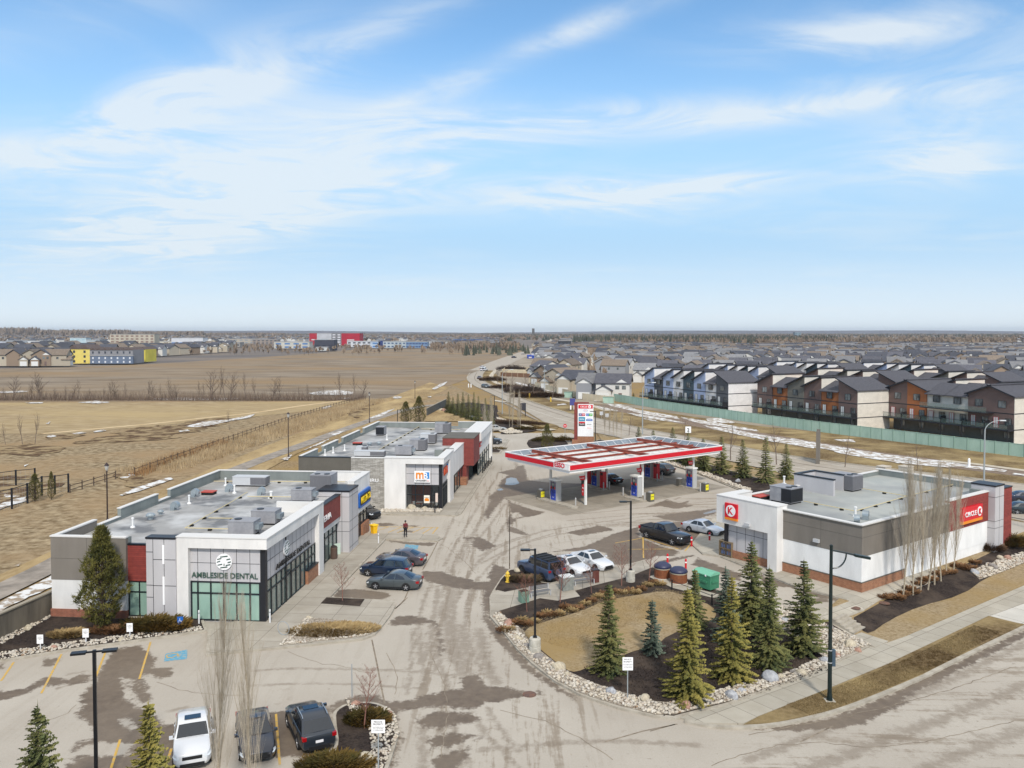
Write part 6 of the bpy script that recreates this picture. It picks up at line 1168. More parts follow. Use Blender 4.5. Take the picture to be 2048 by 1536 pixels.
o=t.build('ring_bike_rack',M_galvp); o.location=tuple(g+Vector((0,0,.15))); o.rotation_euler=(0,0,R(-20)); tag(o,'round steel ring bike rack on the clinic plaza','bike rack')
for i,(bp,l) in enumerate((((1325,1159),'left of the two brown slatted barrels with dark blue lids'),((1357,1169),'right of the two brown slatted barrels with dark blue lids'))):
 t=thing('waste_barrel_large',l,'waste container',tuple(G(*bp)+Vector((0,0,.19))),0,'brown slatted waste barrels'); m_=MB(); n=40
 for k in range(n):
  a=2*PI*k/n; m_.obox((.72*math.cos(a),.72*math.sin(a),.42),(-.052*math.sin(a),.052*math.cos(a),0),(.02*math.cos(a),.02*math.sin(a),0),(0,0,.42))
 m_.build('slat_wall',mat('wood_slat_brown',(140,84,52),.7,col2=(112,64,38),scale=4),t)
 m_=MB(); m_.cyl(0,0,0,.80,.70,.70,24); m_.build('inner_drum',M_black,t); m_=MB(); m_.lathe([(.78,.0),(.78,.06),(.72,.08)],24); m_.build('base_ring',M_bconc,t)
 m_=MB(); m_.lathe([(.76,.84),(.76,.92)],24); m_.build('rim',mat('rim_beige',(170,160,140),.6),t)
 m_=MB(); m_.lathe([(.74,.92),(.80,.98),(.72,1.15),(.5,1.30),(.2,1.38),(.02,1.40)],24); m_.build('lid',mat('lid_dark_blue',(46,50,78),.45),t,smooth=True)
cpt=[G(*z8([q])[0]) for q in ((1735,320),(1835,352),(1925,320))]
g=G(*z9([(480,350)])[0]); t=thing('green_container','green steel front load container with sloped lid on a concrete pad','dumpster',tuple(g+Vector((0,0,.19))),B_A)
Mgr=mat('container_green',(60,128,96),.55,col2=(48,112,84),scale=2); Mgl=mat('container_lid_green',(112,176,146),.5)
m_=MB(); m_.xprism([(0,.1),(0,1.35),(.1,1.5),(1.5,1.5),(1.9,1.3),(1.9,.1)],-.0,1.25); m_.v=[(y*.62*1.0,x*1.45,z) for x,y,z in m_.v]
m_=MB(); m_.box(0,0,.1,1.15,1.9,1.25); m_.build('body',Mgr,t); m_=MB(); m_.yprism([(-.05,1.25),(-.05,1.32),(.55,1.5),(1.2,1.42),(1.2,1.25)],-.04,1.94); m_.build('lid',Mgl,t)
m_=MB(); m_.box(-.1,.3,.62,0,1.6,.8); m_.box(.2,-.08,.62,.95,0,.78); m_.build('fork_pocket',Mgr,t); m_=MB(); m_.box(-.03,-.03,1.17,1.18,0,1.25); m_.box(-.03,0,1.17,0,1.92,1.25); m_.build('rim',Mgr,t)
for y in (.45,1.45): m_=MB(); m_.box(-.075,y-.06,1.18,-.03,y+.06,1.32); m_.build('lid_hinge',M_txt_w,t)
ra=[z9([q])[0] for q in ((175,330),(495,455))]
rb=[z9([q])[0] for q in ((495,455),(750,330))]
t=thing('black_rail','low black two post rail beside the green container','railing',(0,0,0))
for q in ((175,330),(495,453)): g=G(*z9([q])[0]); m_=MB(); m_.box(g.x-.05,g.y-.05,.1,g.x+.05,g.y+.05,1.0); m_.build('post',M_lampk,t)
a=G(*ra[0]); b=G(*ra[1]); m_=MB(); m_.tube([(a.x,a.y,.9),(b.x,b.y,.9)],.025,6); m_.build('rail',M_lampk,t); c=G(*rb[1]); m_=MB(); m_.tube([(b.x,b.y,.9),(c.x,c.y,.9)],.025,6); m_.build('rail',M_lampk,t)
def bench(px,rz,l):
 t=thing('bench',l,'bench',tuple(G(*px)+Vector((0,0,.17))),rz,'grey metal benches'); Mb=mat('bench_grey',(112,112,114),.5)
 m_=MB();
 for k in range(4): m_.box(-.9,-.2+k*.11,.42,.9,-.11+k*.11,.45)
 m_.build('seat',Mb,t); m_=MB()
 for k in range(3): m_.box(-.9,.24,.52+k*.12,.9,.27,.61+k*.12)
 m_.build('backrest',Mb,t)
 for s in (-1,1): m_=MB(); m_.box(s*.9-.03,-.22,0,s*.9+.03,-.17,.42); m_.box(s*.9-.03,.2,0,s*.9+.03,.25,.9); m_.box(s*.9-.03,-.17,.36,s*.9+.03,.2,.42); m_.build('side_frame',M_unit2,t)
bench(z8([(480,385)])[0],R(28),'left grey bench by the pale green planter'); bench(z8([(830,290)])[0],R(22),'right grey bench by the brown litter bin')
t=thing('litter_bin','dark red brown litter bin beside the right bench','waste bin',tuple(G(*z8([(920,270)])[0])+Vector((0,0,.17))),R(20)); m_=MB(); m_.box(-.28,-.25,0,.28,.25,1.05); m_.build('body',mat('bin_maroon',(96,52,44),.6),t); m_=MB(); m_.box(-.31,-.28,1.05,.31,.28,1.12); m_.build('lid',M_black,t)
t=thing('electrical_box','grey stone electrical box with a snow topped lid behind the small tree','utility box',tuple(G(*z8([(690,330)])[0])+Vector((0,0,.17))),R(25)); m_=MB(); m_.box(-.5,-.4,0,.5,.4,1.1); m_.build('body',mat('box_grey_stone',(140,142,136),.8,col2=(120,124,118),scale=4),t); m_=MB(); m_.box(-.54,-.44,1.1,.54,.44,1.18); m_.build('lid',mat('box_lid',(205,208,206),.6),t)
t=thing('green_planter','pale green planter box behind the red twigged tree at the island tip','planter',tuple(G(*z8([(350,430)])[0])+Vector((0,0,.17))),R(25)); m_=MB(); m_.box(-.35,-.3,0,.35,.3,.9); m_.build('body',mat('planter_green',(120,150,132),.7),t); m_=MB(); m_.box(-.32,-.27,.9,.32,.27,.93); m_.build('soil',M_mulch,t)
g=G(1450,1116); t=thing('propane_cage','wire cage with blue gas bottles at the corner of the store','cage',tuple(g+Vector((0,0,.14))),B_A-PI/2+R(0));
m_=MB(); m_.box(-.7,0,.1,.7,.6,.14); m_.box(-.7,0,.75,.7,.6,.79); m_.box(-.7,0,1.42,.7,.6,1.46); m_.build('shelf',mat('cage_rust',(120,104,80),.8),t)
m_=MB();
for i in range(15): x=-.7+i*.1; m_.box(x-.008,-.01,.1,x+.008,.006,1.46)
m_.build('wire_front',mat('cage_rust',(120,104,80),.8),t); m_=MB(); m_.box(-.74,-.02,0,-.7,.62,1.5); m_.box(.7,-.02,0,.74,.62,1.5); m_.build('side_frame',mat('cage_rust',(120,104,80),.8),t)
pr=None
for r_ in range(2):
 for i in range(4):
  x=-.5+i*.33; z=.14+r_*.65
  if pr is None: m_=MB(); m_.lathe([(.10,0),(.15,.04),(.15,.36),(.10,.42),(.05,.44),(.05,.5)],12); pr=m_.build('gas_bottle',mat('bottle_blue',(50,100,160),.4)); o=pr
  else: o=pr.copy(); C.objects.link(o)
  q=Matrix.Translation(t.location)@Matrix.Rotation(B_A-PI/2,4,'Z')@Vector((x,.25,z)); o.location=q; tag(o,'blue gas bottle in the wire cage by the store','gas bottle','blue gas bottles in the cage')
for px,l,r_ in (((1059,1389),'round iron drain cover at the edge of the damp band',.42),((1710,1220),'rusty round cover in the store apron',.42),((1769,1210),'rusty round cover in the mulch below the store wall',.42),((900,1082),'',0)):
 if not r_: continue
 m_=MB(); m_.cyl(0,0,0,.03,r_,r_,20); m_.cyl(0,0,.03,.035,r_*.8,r_*.8,20); o=m_.build('drain_cover',mat('iron_cover',(84,72,66),.7,col2=(120,84,66),scale=6)); o.location=tuple(G(*px)+Vector((0,0,.0 if px[0]<1500 else .15))); tag(o,l,'manhole cover')
sa=G(*z9([(1470,590)])[0]); zb_s=z9
top=G(*z9([(1400,575)])[0]);
t=thing('concrete_steps','short flight of concrete steps down to the street pavement','steps',(0,0,0)); m_=MB()
q0=G(*z9([(1450,600)])[0]); q1=G(*z9([(1620,680)])[0]); dirS=(Vector((q1.x-q0.x,q1.y-q0.y))).normalized(); prp=Vector((-dirS.y,dirS.x));
if prp.dot(BD)<0: prp=-prp
st0=Vector((q0.x,q0.y)); tot=(Vector((q1.x,q1.y))-st0).length; zt0=.14; z1_=gh(q1.x,q1.y)+.1
for k in range(5):
 a=st0+dirS*(tot*k/5); b=st0+dirS*(tot*(k+1)/5+.02*k); z=zt0+(z1_-zt0)*k/4.6; w_=1.9
 p4=[a,b,b+prp*w_,a+prp*w_]; m_.prism([tuple(v) for v in p4],z-.9,z)
m_.build('treads',M_kerb,t)
sheet('sidewalk',GL(z9([(1620,700),(1690,672),(1905,742),(1800,792)])),.13,M_walkK,.2)
for q in (z6([(112,688),(8,840)]),z6([(492,625),(330,940)]),z6([(856,578),(758,830)]),z6([(1205,528),(1115,825)]),z6([(962,1308),(888,1540)]),z6([(1372,1380),(1340,1480)]),z7([(208,1105),(238,1515)]),z4([(1304,1180),(1308,1345)]),z4([(1185,1275),(1610,1272)]),z4([(1308,1182),(1600,1275)]),z4([(1080,1225),(1300,1185)]),z4([(1640,1290),(1700,1210)]),
   z3([(690,1050),(790,1015)]),z3([(785,1060),(890,1018)]),z3([(860,1060),(990,1018)]),z3([(980,1062),(1080,1018)]),z3([(1060,1070),(1140,1020)]),z3([(1140,1070),(1180,1022)]),z3([(640,1012),(1190,1020)]),z3([(860,1062),(880,1055)])):
 ribbon('stall_line',GL(q),.065,.012,M_yel)
for q in (z6([(1325,622),(1500,590),(1495,665),(1310,685)]),z2([(1885,755),(1990,765),(1980,795),(1870,785)])): sheet('disabled_stall_mark',GL(q),.012,M_blue)
wq=G(*z6([(1405,640)])[0]); m_=MB(); m_.tube([(0,.35,0),(0,0,0),(.3,-.05,0),(.45,-.4,0)],.05,4)
for i in range(14): a0=PI*.55+i*.33; m_.tube([(.0+.36*math.cos(a0),-.25+.36*math.sin(a0),0),(.36*math.cos(a0+.33),-.25+.36*math.sin(a0+.33),0)],.045,4)
m_.v=[(x,y,z*.05+.02) for x,y,z in m_.v]; o=m_.build('wheelchair_mark',M_yel); o.location=(wq.x,wq.y,0); o.rotation_euler=(0,0,R(-100)); struct(o)
a=G(-40,1300); b=G(111,1228); t=thing('concrete_wall','stained grey concrete wall left of the dental block','wall',(0,0,0)); d=(b-a); nn_=Vector((-d.y,d.x,0)).normalized()*.12; ext=a-d*1.2; m_=MB(); zt_w=hgt((111,1227),(111,1179))
m_.prism([(ext.x-nn_.x,ext.y-nn_.y),(b.x-nn_.x,b.y-nn_.y),(b.x+nn_.x,b.y+nn_.y),(ext.x+nn_.x,ext.y+nn_.y)],-.1,zt_w); m_.build('wall_panel',mat('stained_concrete',(120,112,98),.95,col2=(92,86,76),scale=1.1,detail=8,stretch=(1,1,.15),bump=.2,bscale=6),t)
m_=MB(); n2=nn_*1.5; m_.prism([(ext.x-n2.x,ext.y-n2.y),(b.x-n2.x,b.y-n2.y),(b.x+n2.x,b.y+n2.y),(ext.x+n2.x,ext.y+n2.y)],zt_w,zt_w+.1); m_.build('wall_cap',mat('wall_cap',(150,142,126),.9),t)
a=G(*z5b([(-40,270)])[0]); b=G(*z5b([(205,140)])[0]); t=thing('dark_retaining_wall','dark grey retaining wall left of the spruce row','wall',(0,0,0)); d=(b-a).normalized(); nn_=Vector((-d.y,d.x,0))*.12; m_=MB(); m_.prism([(a.x-nn_.x,a.y-nn_.y),(b.x-nn_.x,b.y-nn_.y),(b.x+nn_.x,b.y+nn_.y),(a.x+nn_.x,a.y+nn_.y)],-.1,2.0); m_.build('wall_panel',mat('dark_conc_wall',(92,92,86),.9,col2=(76,76,72),scale=1),t)
m_=MB(); m_.prism([(a.x-nn_.x*1.4,a.y-nn_.y*1.4),(b.x-nn_.x*1.4,b.y-nn_.y*1.4),(b.x+nn_.x*1.4,b.y+nn_.y*1.4),(a.x+nn_.x*1.4,a.y+nn_.y*1.4)],2.0,2.1); m_.build('wall_cap',mat('wall_cap',(150,142,126),.9),t)
# ================= CARS =================
M_tyre=mat('tyre_rubber',(26,26,27),.9); M_rim=mat('alloy_rim',(176,178,182),.35,met=.6); M_rimd=mat('dark_rim',(70,72,76),.4,met=.5); M_cglass=mat('car_glass',(22,28,34),.04,spec=.9,coat=.5); M_trim=mat('black_trim',(20,20,22),.6)
M_head=mat('headlight_lens',(210,216,220),.08); M_tail=mat('taillight_red',(150,14,20),.2); M_plate=mat('number_plate',(226,224,224),.5); M_chrome=mat('chrome',(190,192,196),.2,met=.8)
def paint(n,c,met=.25): return mat('paint_'+n,c,.28,met=met,coat=.8)
CAR={ # L,W,H, front wheel x, rear wheel x, wheel r, belt z, hood z, trunk z, windscreen base x, roof front x, roof rear x, rear glass base x, ground clearance
 'sedan':dict(L=4.65,W=1.80,H=1.45,fw=1.42,rw=-1.25,wr=.32,belt=.92,hood=.86,trunk=1.0,wb=.95,rf=.25,rr=-.95,rb=-1.72,gc=.2),
 'mpv':dict(L=4.6,W=1.76,H=1.62,fw=1.42,rw=-1.28,wr=.32,belt=1.0,hood=.95,trunk=1.05,wb=1.25,rf=.45,rr=-1.85,rb=-2.18,gc=.22),
 'suv':dict(L=4.65,W=1.86,H=1.66,fw=1.42,rw=-1.25,wr=.36,belt=1.08,hood=1.04,trunk=1.12,wb=.85,rf=.2,rr=-1.5,rb=-2.1,gc=.28),
 'boxy':dict(L=4.75,W=1.98,H=1.95,fw=1.50,rw=-1.45,wr=.40,belt=1.25,hood=1.20,trunk=1.25,wb=.75,rf=.45,rr=-2.28,rb=-2.33,gc=.35),
 'pickup':dict(L=5.85,W=2.0,H=1.92,fw=1.85,rw=-1.75,wr=.41,belt=1.22,hood=1.18,trunk=1.22,wb=1.05,rf=.5,rr=-.75,rb=-.95,gc=.35)}
def lerp(a,b,t): return a+(b-a)*t
def make_car(kind,pt,label='',rim=None,sunroof=False,rails=False,name='parked_car',cat='car'):
 k=CAR[kind]; L,W,H=k['L'],k['W'],k['H']; h=W/2; t=thing(name,label,cat)
 gc=k['gc']; x0,x1=L/2,-L/2; bz,hz,tz=k['belt'],k['hood'],k['trunk']
 sharp=.93 if kind in('boxy','pickup') else .80
 st=[(x0,.42,.62,.64,h*(sharp-.06)),(x0-.10,gc+.02,hz-.20,hz-.14,h*sharp),(x0-.35,gc,hz-.12,hz-.05,h*.95),(k['fw'],gc,hz-.04,hz+.02,h),(k['wb'],gc,bz,bz+.02,h),(0,gc,bz,bz+.02,h),(k['rr'] if kind!='pickup' else -.9,gc,bz+.01,bz+.03,h),(k['rb'],gc,lerp(bz,tz,.8),tz,h*.99),(x1+.25,gc+.05,tz-.06,tz,h*.96),(x1+.06,gc+.1,tz-.16,tz-.06,h*(.90 if kind!='boxy' else .95)),(x1,.5,tz-.3,tz-.26,h*.84)]
 if kind in('mpv','suv','boxy'): st[7:]=[(k['rb'],gc+.03,bz,tz,h*.97),(x1+.05,gc+.08,bz-.08,tz-.06,h*.92),(x1,.5,.8,.86,h*.86)]
 m_=MB(); n=10
 for x,zb,zs,zt,w_ in st:
  ring=[(-w_*.90,zb),(-w_,zb+(zs-zb)*.28),(-w_,zb+(zs-zb)*.7),(-w_*.955,zs),(-w_*.78,zt),(w_*.78,zt),(w_*.955,zs),(w_,zb+(zs-zb)*.7),(w_,zb+(zs-zb)*.28),(w_*.90,zb)]
  m_.v+=[(x,y,z) for y,z in ring]
 for i in range(len(st)-1):
  for j in range(n): m_.f.append((i*n+j,i*n+(j+1)%n,(i+1)*n+(j+1)%n,(i+1)*n+j)); m_.m.append(0)
 m_.f.append(tuple(range(n))); m_.m.append(0); e=(len(st)-1)*n; m_.f.append(tuple(range(e,e+n))[::-1]); m_.m.append(0)
 bd=m_.build('body',pt,t); me=bd.data; me.polygons.foreach_set('use_smooth',[True]*len(me.polygons)); me.set_sharp_from_angle(angle=R(38))
 sb=bd.modifiers.new('s','BEVEL'); sb.width=.03; sb.segments=2; sb.limit_method='ANGLE'; sb.angle_limit=R(30)
 wb_,wt_=h*.93,h*(.70 if kind in('sedan',) else .78 if kind!='boxy' else .86); zr=H
 B=[(k['wb'],bz),(k['rb'],max(bz,tz-.02) if kind=='sedan' else bz)]; T=[(k['rf'],zr-.07),(k['rr'],zr-.09 if kind!='boxy' else zr-.05)]
 m_=MB(); mx=(T[0][0]+T[1][0])/2
 cs=[(B[0][0],B[0][1],wb_),(T[0][0],T[0][1],wt_),(mx,zr-.01,wt_),(T[1][0],T[1][1],wt_),(B[1][0],B[1][1],wb_)]
 def P3(i,y,dz=0): return (cs[i][0],y,cs[i][1]+dz)
 vs=[];
 for i in range(5): w_=cs[i][2]; vs+=[P3(i,-w_),P3(i,-w_*.6,.025 if 0<i<4 else .04),P3(i,w_*.6,.025 if 0<i<4 else .04),P3(i,w_)]
 fs=[]
 for i in range(4):
  for j in range(3): fs.append((i*4+j,i*4+j+1,(i+1)*4+j+1,(i+1)*4+j))
 fs+=[(0,4,8,12,16),(3,19,15,11,7),(0,16,17,18,19,3,2,1)]
 m_.add(vs,fs); cb=m_.build('cabin',pt,t); cb.data.polygons.foreach_set('use_smooth',[True]*len(cb.data.polygons)); cb.data.set_sharp_from_angle(angle=R(35))
 off=.012
 def side(sg,s,u):   # s along 0..1 front to back, u up 0..1
  xb=lerp(B[0][0],B[1][0],s); zb=lerp(B[0][1],B[1][1],s)+.015; xt=lerp(T[0][0],T[1][0],s); zt=lerp(T[0][1],T[1][1],s)-.02+(.05*4*s*(1-s)); return Vector((lerp(xb,xt,u),sg*(lerp(wb_,wt_,u)+off),lerp(zb,zt,u)))
 cuts={'sedan':[(.10,.43),(.46,.80)],'mpv':[(.09,.34),(.37,.66),(.69,.93)],'suv':[(.09,.40),(.43,.74),(.77,.93)],'boxy':[(.06,.33),(.36,.62),(.65,.95)],'pickup':[(.12,.52),(.56,.93)]}[kind]
 for sg in(-1,1):
  for a,b in cuts:
   m_=MB(); nseg=3; lo=[side(sg,lerp(a,b,i/nseg),.06) for i in range(nseg+1)]; hi=[side(sg,lerp(a,b,i/nseg),.90) for i in range(nseg+1)]; m_.v=[tuple(q) for q in lo+hi]; m_.f=[(i,i+1,nseg+2+i,nseg+1+i) for i in range(nseg)]; m_.m=[0]*nseg; m_.build('side_window',M_cglass,t,recalc=False)
 def front(i0,i1,nm,a=.9):
  w0,w1=cs[i0][2]*a,cs[i1][2]*a; A=Vector((cs[i0][0],0,cs[i0][1])); Bq=Vector((cs[i1][0],0,cs[i1][1])); nrm=Vector((A.z-Bq.z,0,Bq.x-A.x)).normalized()
  if nrm.z<0: nrm=-nrm
  if i0==4 and nrm.x>0 and kind!='x': nrm=Vector((-abs(nrm.x),0,nrm.z))
  p=lambda u,yy:tuple(A.lerp(Bq,u)+Vector((0,yy*lerp(w0,w1,u),0))+nrm*(.018+.03*(1-abs(yy)**2)))
  m_=MB(); ys=[-1,-.6,0,.6,1]; m_.v=[p(.06,y) for y in ys]+[p(.93,y) for y in ys]; m_.f=[(i,i+1,6+i,5+i) for i in range(4)]; m_.m=[0]*4; m_.build(nm,M_cglass,t,recalc=False)
 front(0,1,'windscreen'); front(4,3,'rear_window',.86)
 if sunroof: m_=MB(); m_.box(lerp(T[0][0],T[1][0],.42),-wt_*.55,zr+.018,lerp(T[0][0],T[1][0],.12),wt_*.55,zr+.028); m_.build('sunroof',M_cglass,t)
 if rails:
  for s in(-1,1): m_=MB(); m_.tube([(T[0][0]-.1,s*wt_*.9,zr-.02),(T[0][0]-.3,s*wt_*.9,zr+.05),(T[1][0]+.3,s*wt_*.9,zr+.05),(T[1][0]+.1,s*wt_*.9,zr-.02)],.02,5); m_.build('roof_rail',M_chrome,t)
 rm=rim or M_rim
 for x in (k['fw'],k['rw']):
  for s in(-1,1):
   wr=k['wr']; m_=MB(); m_.cyl(0,0,0,.04,wr*1.17,wr*1.17,20); m_.v=[(x+a,s*(h-.02)+ (s*c*.8),wr+b*1.0+.02) for a,b,c in m_.v]; m_.v=[(a,b,max(c,gc-.02)) for a,b,c in m_.v]; m_.build('wheel_arch',M_trim,t)
   wh=thing('wheel',None,None,(x,s*(h-.10),wr)); wh.parent=t; tt=MB();
   prof=[(wr*.62,-.11),(wr*.93,-.115),(wr,-.08),(wr,.08),(wr*.93,.115),(wr*.62,.11)]
   tt.lathe(prof,22); tt.v=[(a,c,b) for a,b,c in tt.v]; w2=MB();
   o=tt.build('tyre',M_tyre,wh)
   rr_=MB(); rr_.lathe([(wr*.64,-.02),(wr*.66,.09),(wr*.60,.10),(wr*.56,.02)],20)
   for i in range(5):
    a=2*PI*i/5+.3; rr_.obox((math.cos(a)*wr*.34,math.sin(a)*wr*.34,.095),(math.cos(a)*wr*.3,math.sin(a)*wr*.3,0),(-math.sin(a)*wr*.09,math.cos(a)*wr*.09,0),(0,0,.018))
   rr_.cyl(0,0,.06,.125,wr*.16,wr*.13,10); rr_.v=[(a,s*(c+.005),b) for a,b,c in rr_.v]; rr_.build('rim',rm,wh)
 for s in(-1,1):
  m_=MB(); m_.add([(x0-.34,s*h*.955,hz-.16),(x0-.05,s*h*.62,hz-.24),(x0-.02,s*h*.62,hz-.34),(x0-.12,s*h*.85,hz-.36),(x0-.36,s*h*.985,hz-.30)],[(0,1,2,3,4)]); m_.v=[(a+.03,b*1.01,c+.01) for a,b,c in m_.v]; m_.build('headlight',M_head,t,recalc=False)
  m_=MB(); ztl=(tz-.14 if kind in('sedan',) else bz-.04); hh=.18 if kind!='pickup' else .3; m_.obox((x1+.09,s*h*.84,ztl-hh/2),(.13,0,0),(0,h*.12,0),(0,0,hh/2)); m_.build('taillight',M_tail,t)
  m_=MB(); m_.obox((k['wb']-.12,s*(h+.10),bz+.10),(.08,0,0),(0,.09,0),(0,0,.065)); m_.obox((k['wb']-.1,s*(h-.02),bz+.04),(.03,0,0),(0,.06,0),(0,0,.02)); m_.build('mirror',pt,t)
  for (a,b) in cuts[:2]:
   xh=lerp(B[0][0],B[1][0],b)+.10; m_=MB(); m_.box(xh-.02,s*(h+.001)-.012,bz-.17,xh+.14,s*(h+.001)+.018,bz-.14); m_.build('door_handle',pt,t)
   xd=lerp(B[0][0],B[1][0],b)+.0; m_=MB(); m_.box(xd-.007,s*(h-.01)-.012,gc+.12,xd+.007,s*(h-.004)+.012,bz-.04); m_.build('door_seam',M_trim,t)
  m_=MB(); m_.box(k['rw']+k['wr']*1.2,s*(h-.03)-.02,gc-.02,k['fw']-k['wr']*1.2,s*(h-.0)+.02-(.0),gc+.10); m_.build('side_sill',M_trim,t)
 m_=MB(); m_.box(x0-.06,-h*.5,hz-.38,x0+.012,h*.5,hz-.24); m_.box(x0-.1,-h*.62,.3,x0+.01,h*.62,.48); m_.build('grille',M_trim,t)
 m_=MB(); m_.box(x1-.012,-h*.6,.3,x1+.1,h*.6,.5); m_.build('rear_bumper_insert',M_trim,t)
 m_=MB(); m_.box(x1-.022,-.2,.62 if kind!='suv' else .66,x1-.0,.2,.75 if kind!='suv' else .79); m_.build('number_plate',M_plate,t)
 if kind=='pickup':
  m_=MB(); m_.box(-2.85,-.86,tz+.0,-1.02,.86,tz+.06); m_.build('bed_cover',M_trim,t)
  m_=MB(); m_.box(x1-.03,-h*.9,.5,x1+.02,h*.9,.68); m_.build('rear_bumper',M_chrome,t)
 if kind=='boxy':
  m_=MB(); m_.cyl(0,0,0,.24,.40,.38,22); m_.v=[(x1-.0-c,a+.1,1.05+b) for a,b,c in m_.v]; sp=m_.build('spare_wheel',M_tyre,t); m_=MB(); m_.cyl(0,0,.24,.27,.28,.26,16); m_.v=[(x1-.0-c,a+.1,1.05+b) for a,b,c in m_.v]; m_.build('spare_rim',pt,sp)
  m_=MB(); m_.box(-2.2,-wt_*.93,zr+.02,.35,wt_*.93,zr+.035); m_.build('black_roof_skin',M_trim,t)
  for i in range(4): m_=MB(); x=-1.9+i*.65; m_.box(x,-wt_*.95,zr+.05,x+.06,wt_*.95,zr+.09); m_.build('roof_bar',M_trim,t)
 return t
def put_car(t,fpx,rpx,side=1,dz=0.):
 """front / rear contact of the visible wheels; side=+1 when the car's left flank is the visible one"""
 a,b=G(*fpx),G(*rpx); d=Vector((a.x-b.x,a.y-b.y)); ang=math.atan2(d.y,d.x);
 left=Vector((-math.sin(ang),math.cos(ang))); c=Vector(((a.x+b.x)/2,(a.y+b.y)/2))-left*side*.85
 t.location=(c.x,c.y,(a.z+b.z)/2+dz); t.rotation_euler=(0,0,ang)
def put_at(t,px,ang): g=G(*px); t.location=(g.x,g.y,g.z); t.rotation_euler=(0,0,ang)
GRP='cars parked at the plaza'
put_car(make_car('sedan',paint('slate_grey',(74,82,86)),'slate grey sedan, nearest of three cars beside the clinic walkway'),(751.75,1179.5),(815,1182.5),1)
put_car(make_car('mpv',paint('navy',(16,38,66)),'dark blue minivan between two grey sedans beside the clinic walkway'),(734,1153),(797,1157),1)
put_car(make_car('sedan',paint('mauve_grey',(84,80,86)),'grey sedan furthest of three cars beside the clinic walkway'),(765,1131),(829,1134.5),1)
put_at(make_car('suv',paint('black',(22,22,26)),'black car nosing out from behind the pizza corner'),(727,1034),R(-38))
put_car(make_car('pickup',paint('black2',(30,32,38)),'black pickup truck with covered bed facing the store',name='parked_pickup',cat='pickup truck'),(1346,1091),(1292.5,1076),-1)
put_car(make_car('sedan',paint('silver',(190,196,204)),'silver sedan beyond the black pickup by the store'),(1419,1073),(1377,1064),-1)
ca=math.atan2(-.807,.59)
put_at(make_car('sedan',paint('white',(208,210,212),0),'white sedan with sunroof beside the blue off-roader',sunroof=True,rim=M_rimd),(1139,1143),ca)
put_at(make_car('sedan',paint('white',(208,210,212),0),'white sedan with sunroof, right of the other white sedan',sunroof=True),(1184,1133),ca)
put_at(make_car('boxy',paint('steel_blue',(62,78,106)),'boxy blue off-roader with a spare wheel on its back door',rim=M_rimd,name='parked_off_roader',cat='off-roader'),(1081,1153),ca+PI)
sa_=math.atan2(-.947,.32)
put_at(make_car('suv',paint('white',(208,210,212),0),'white crossover facing the lower edge, left of the dark cars',sunroof=True,rails=False),(386,1500),sa_+R(2))
put_at(make_car('sedan',paint('charcoal',(48,50,58)),'charcoal sedan behind the bare columnar trees',sunroof=True),(510,1488),sa_+R(3))
put_at(make_car('suv',paint('dark_slate',(44,50,58)),'dark slate crossover with roof rails, beside the small island',rails=True,sunroof=True),(619,1470),sa_+PI+R(8))
put_car(make_car('sedan',paint('pale_silver',(186,184,178)),'pale silver sedan in the far bay beyond the restaurant block'),(1006,863),(981,864),-1)
put_car(make_car('suv',paint('dark_slate',(44,50,58)),'dark crossover in the far bay at the end of the restaurant block'),(994,889),(966,889),-1)
ca2=math.atan2(AD.y,AD.x)
put_at(make_car('sedan',paint('black',(22,22,26)),'black sedan at the far middle fuel pump'),(1216,966),ca2)
put_at(make_car('suv',paint('taupe',(110,104,98)),'taupe van at the far right fuel pump'),(1321,947),ca2)
put_at(make_car('sedan',paint('dark_teal',(32,46,52)),'dark teal car behind the right end of the store'),(2050,1027),R(-8))
put_at(make_car('sedan',paint('night_blue',(34,38,58)),'night blue car beyond the dark teal one behind the store'),(2052,1004),R(-8))
for px,ang,pn,pc,kd,l in (((971,776),R(-62),'olive_grey',(70,76,78),'suv','dark grey car coming down the curved road'),((958.5,758),R(-95),'dark_red',(60,30,32),'sedan','dark red car on the bend of the curved road'),((968,742),R(60),'white',(232,234,236),'pickup','white pickup at the top of the bend'),((966,737),R(50),'white',(232,234,236),'suv','white car beyond the white pickup on the bend'),((1028,716),R(40),'night_blue',(34,38,58),'suv','dark car far up the road near the blue canopy'),((1047,709),R(40),'pale_silver',(186,184,178),'sedan','pale car furthest up the road')):
 put_at(make_car(kd,paint(pn,pc,0 if pn=='white' else .25),l,name='driving_car'),px,ang)
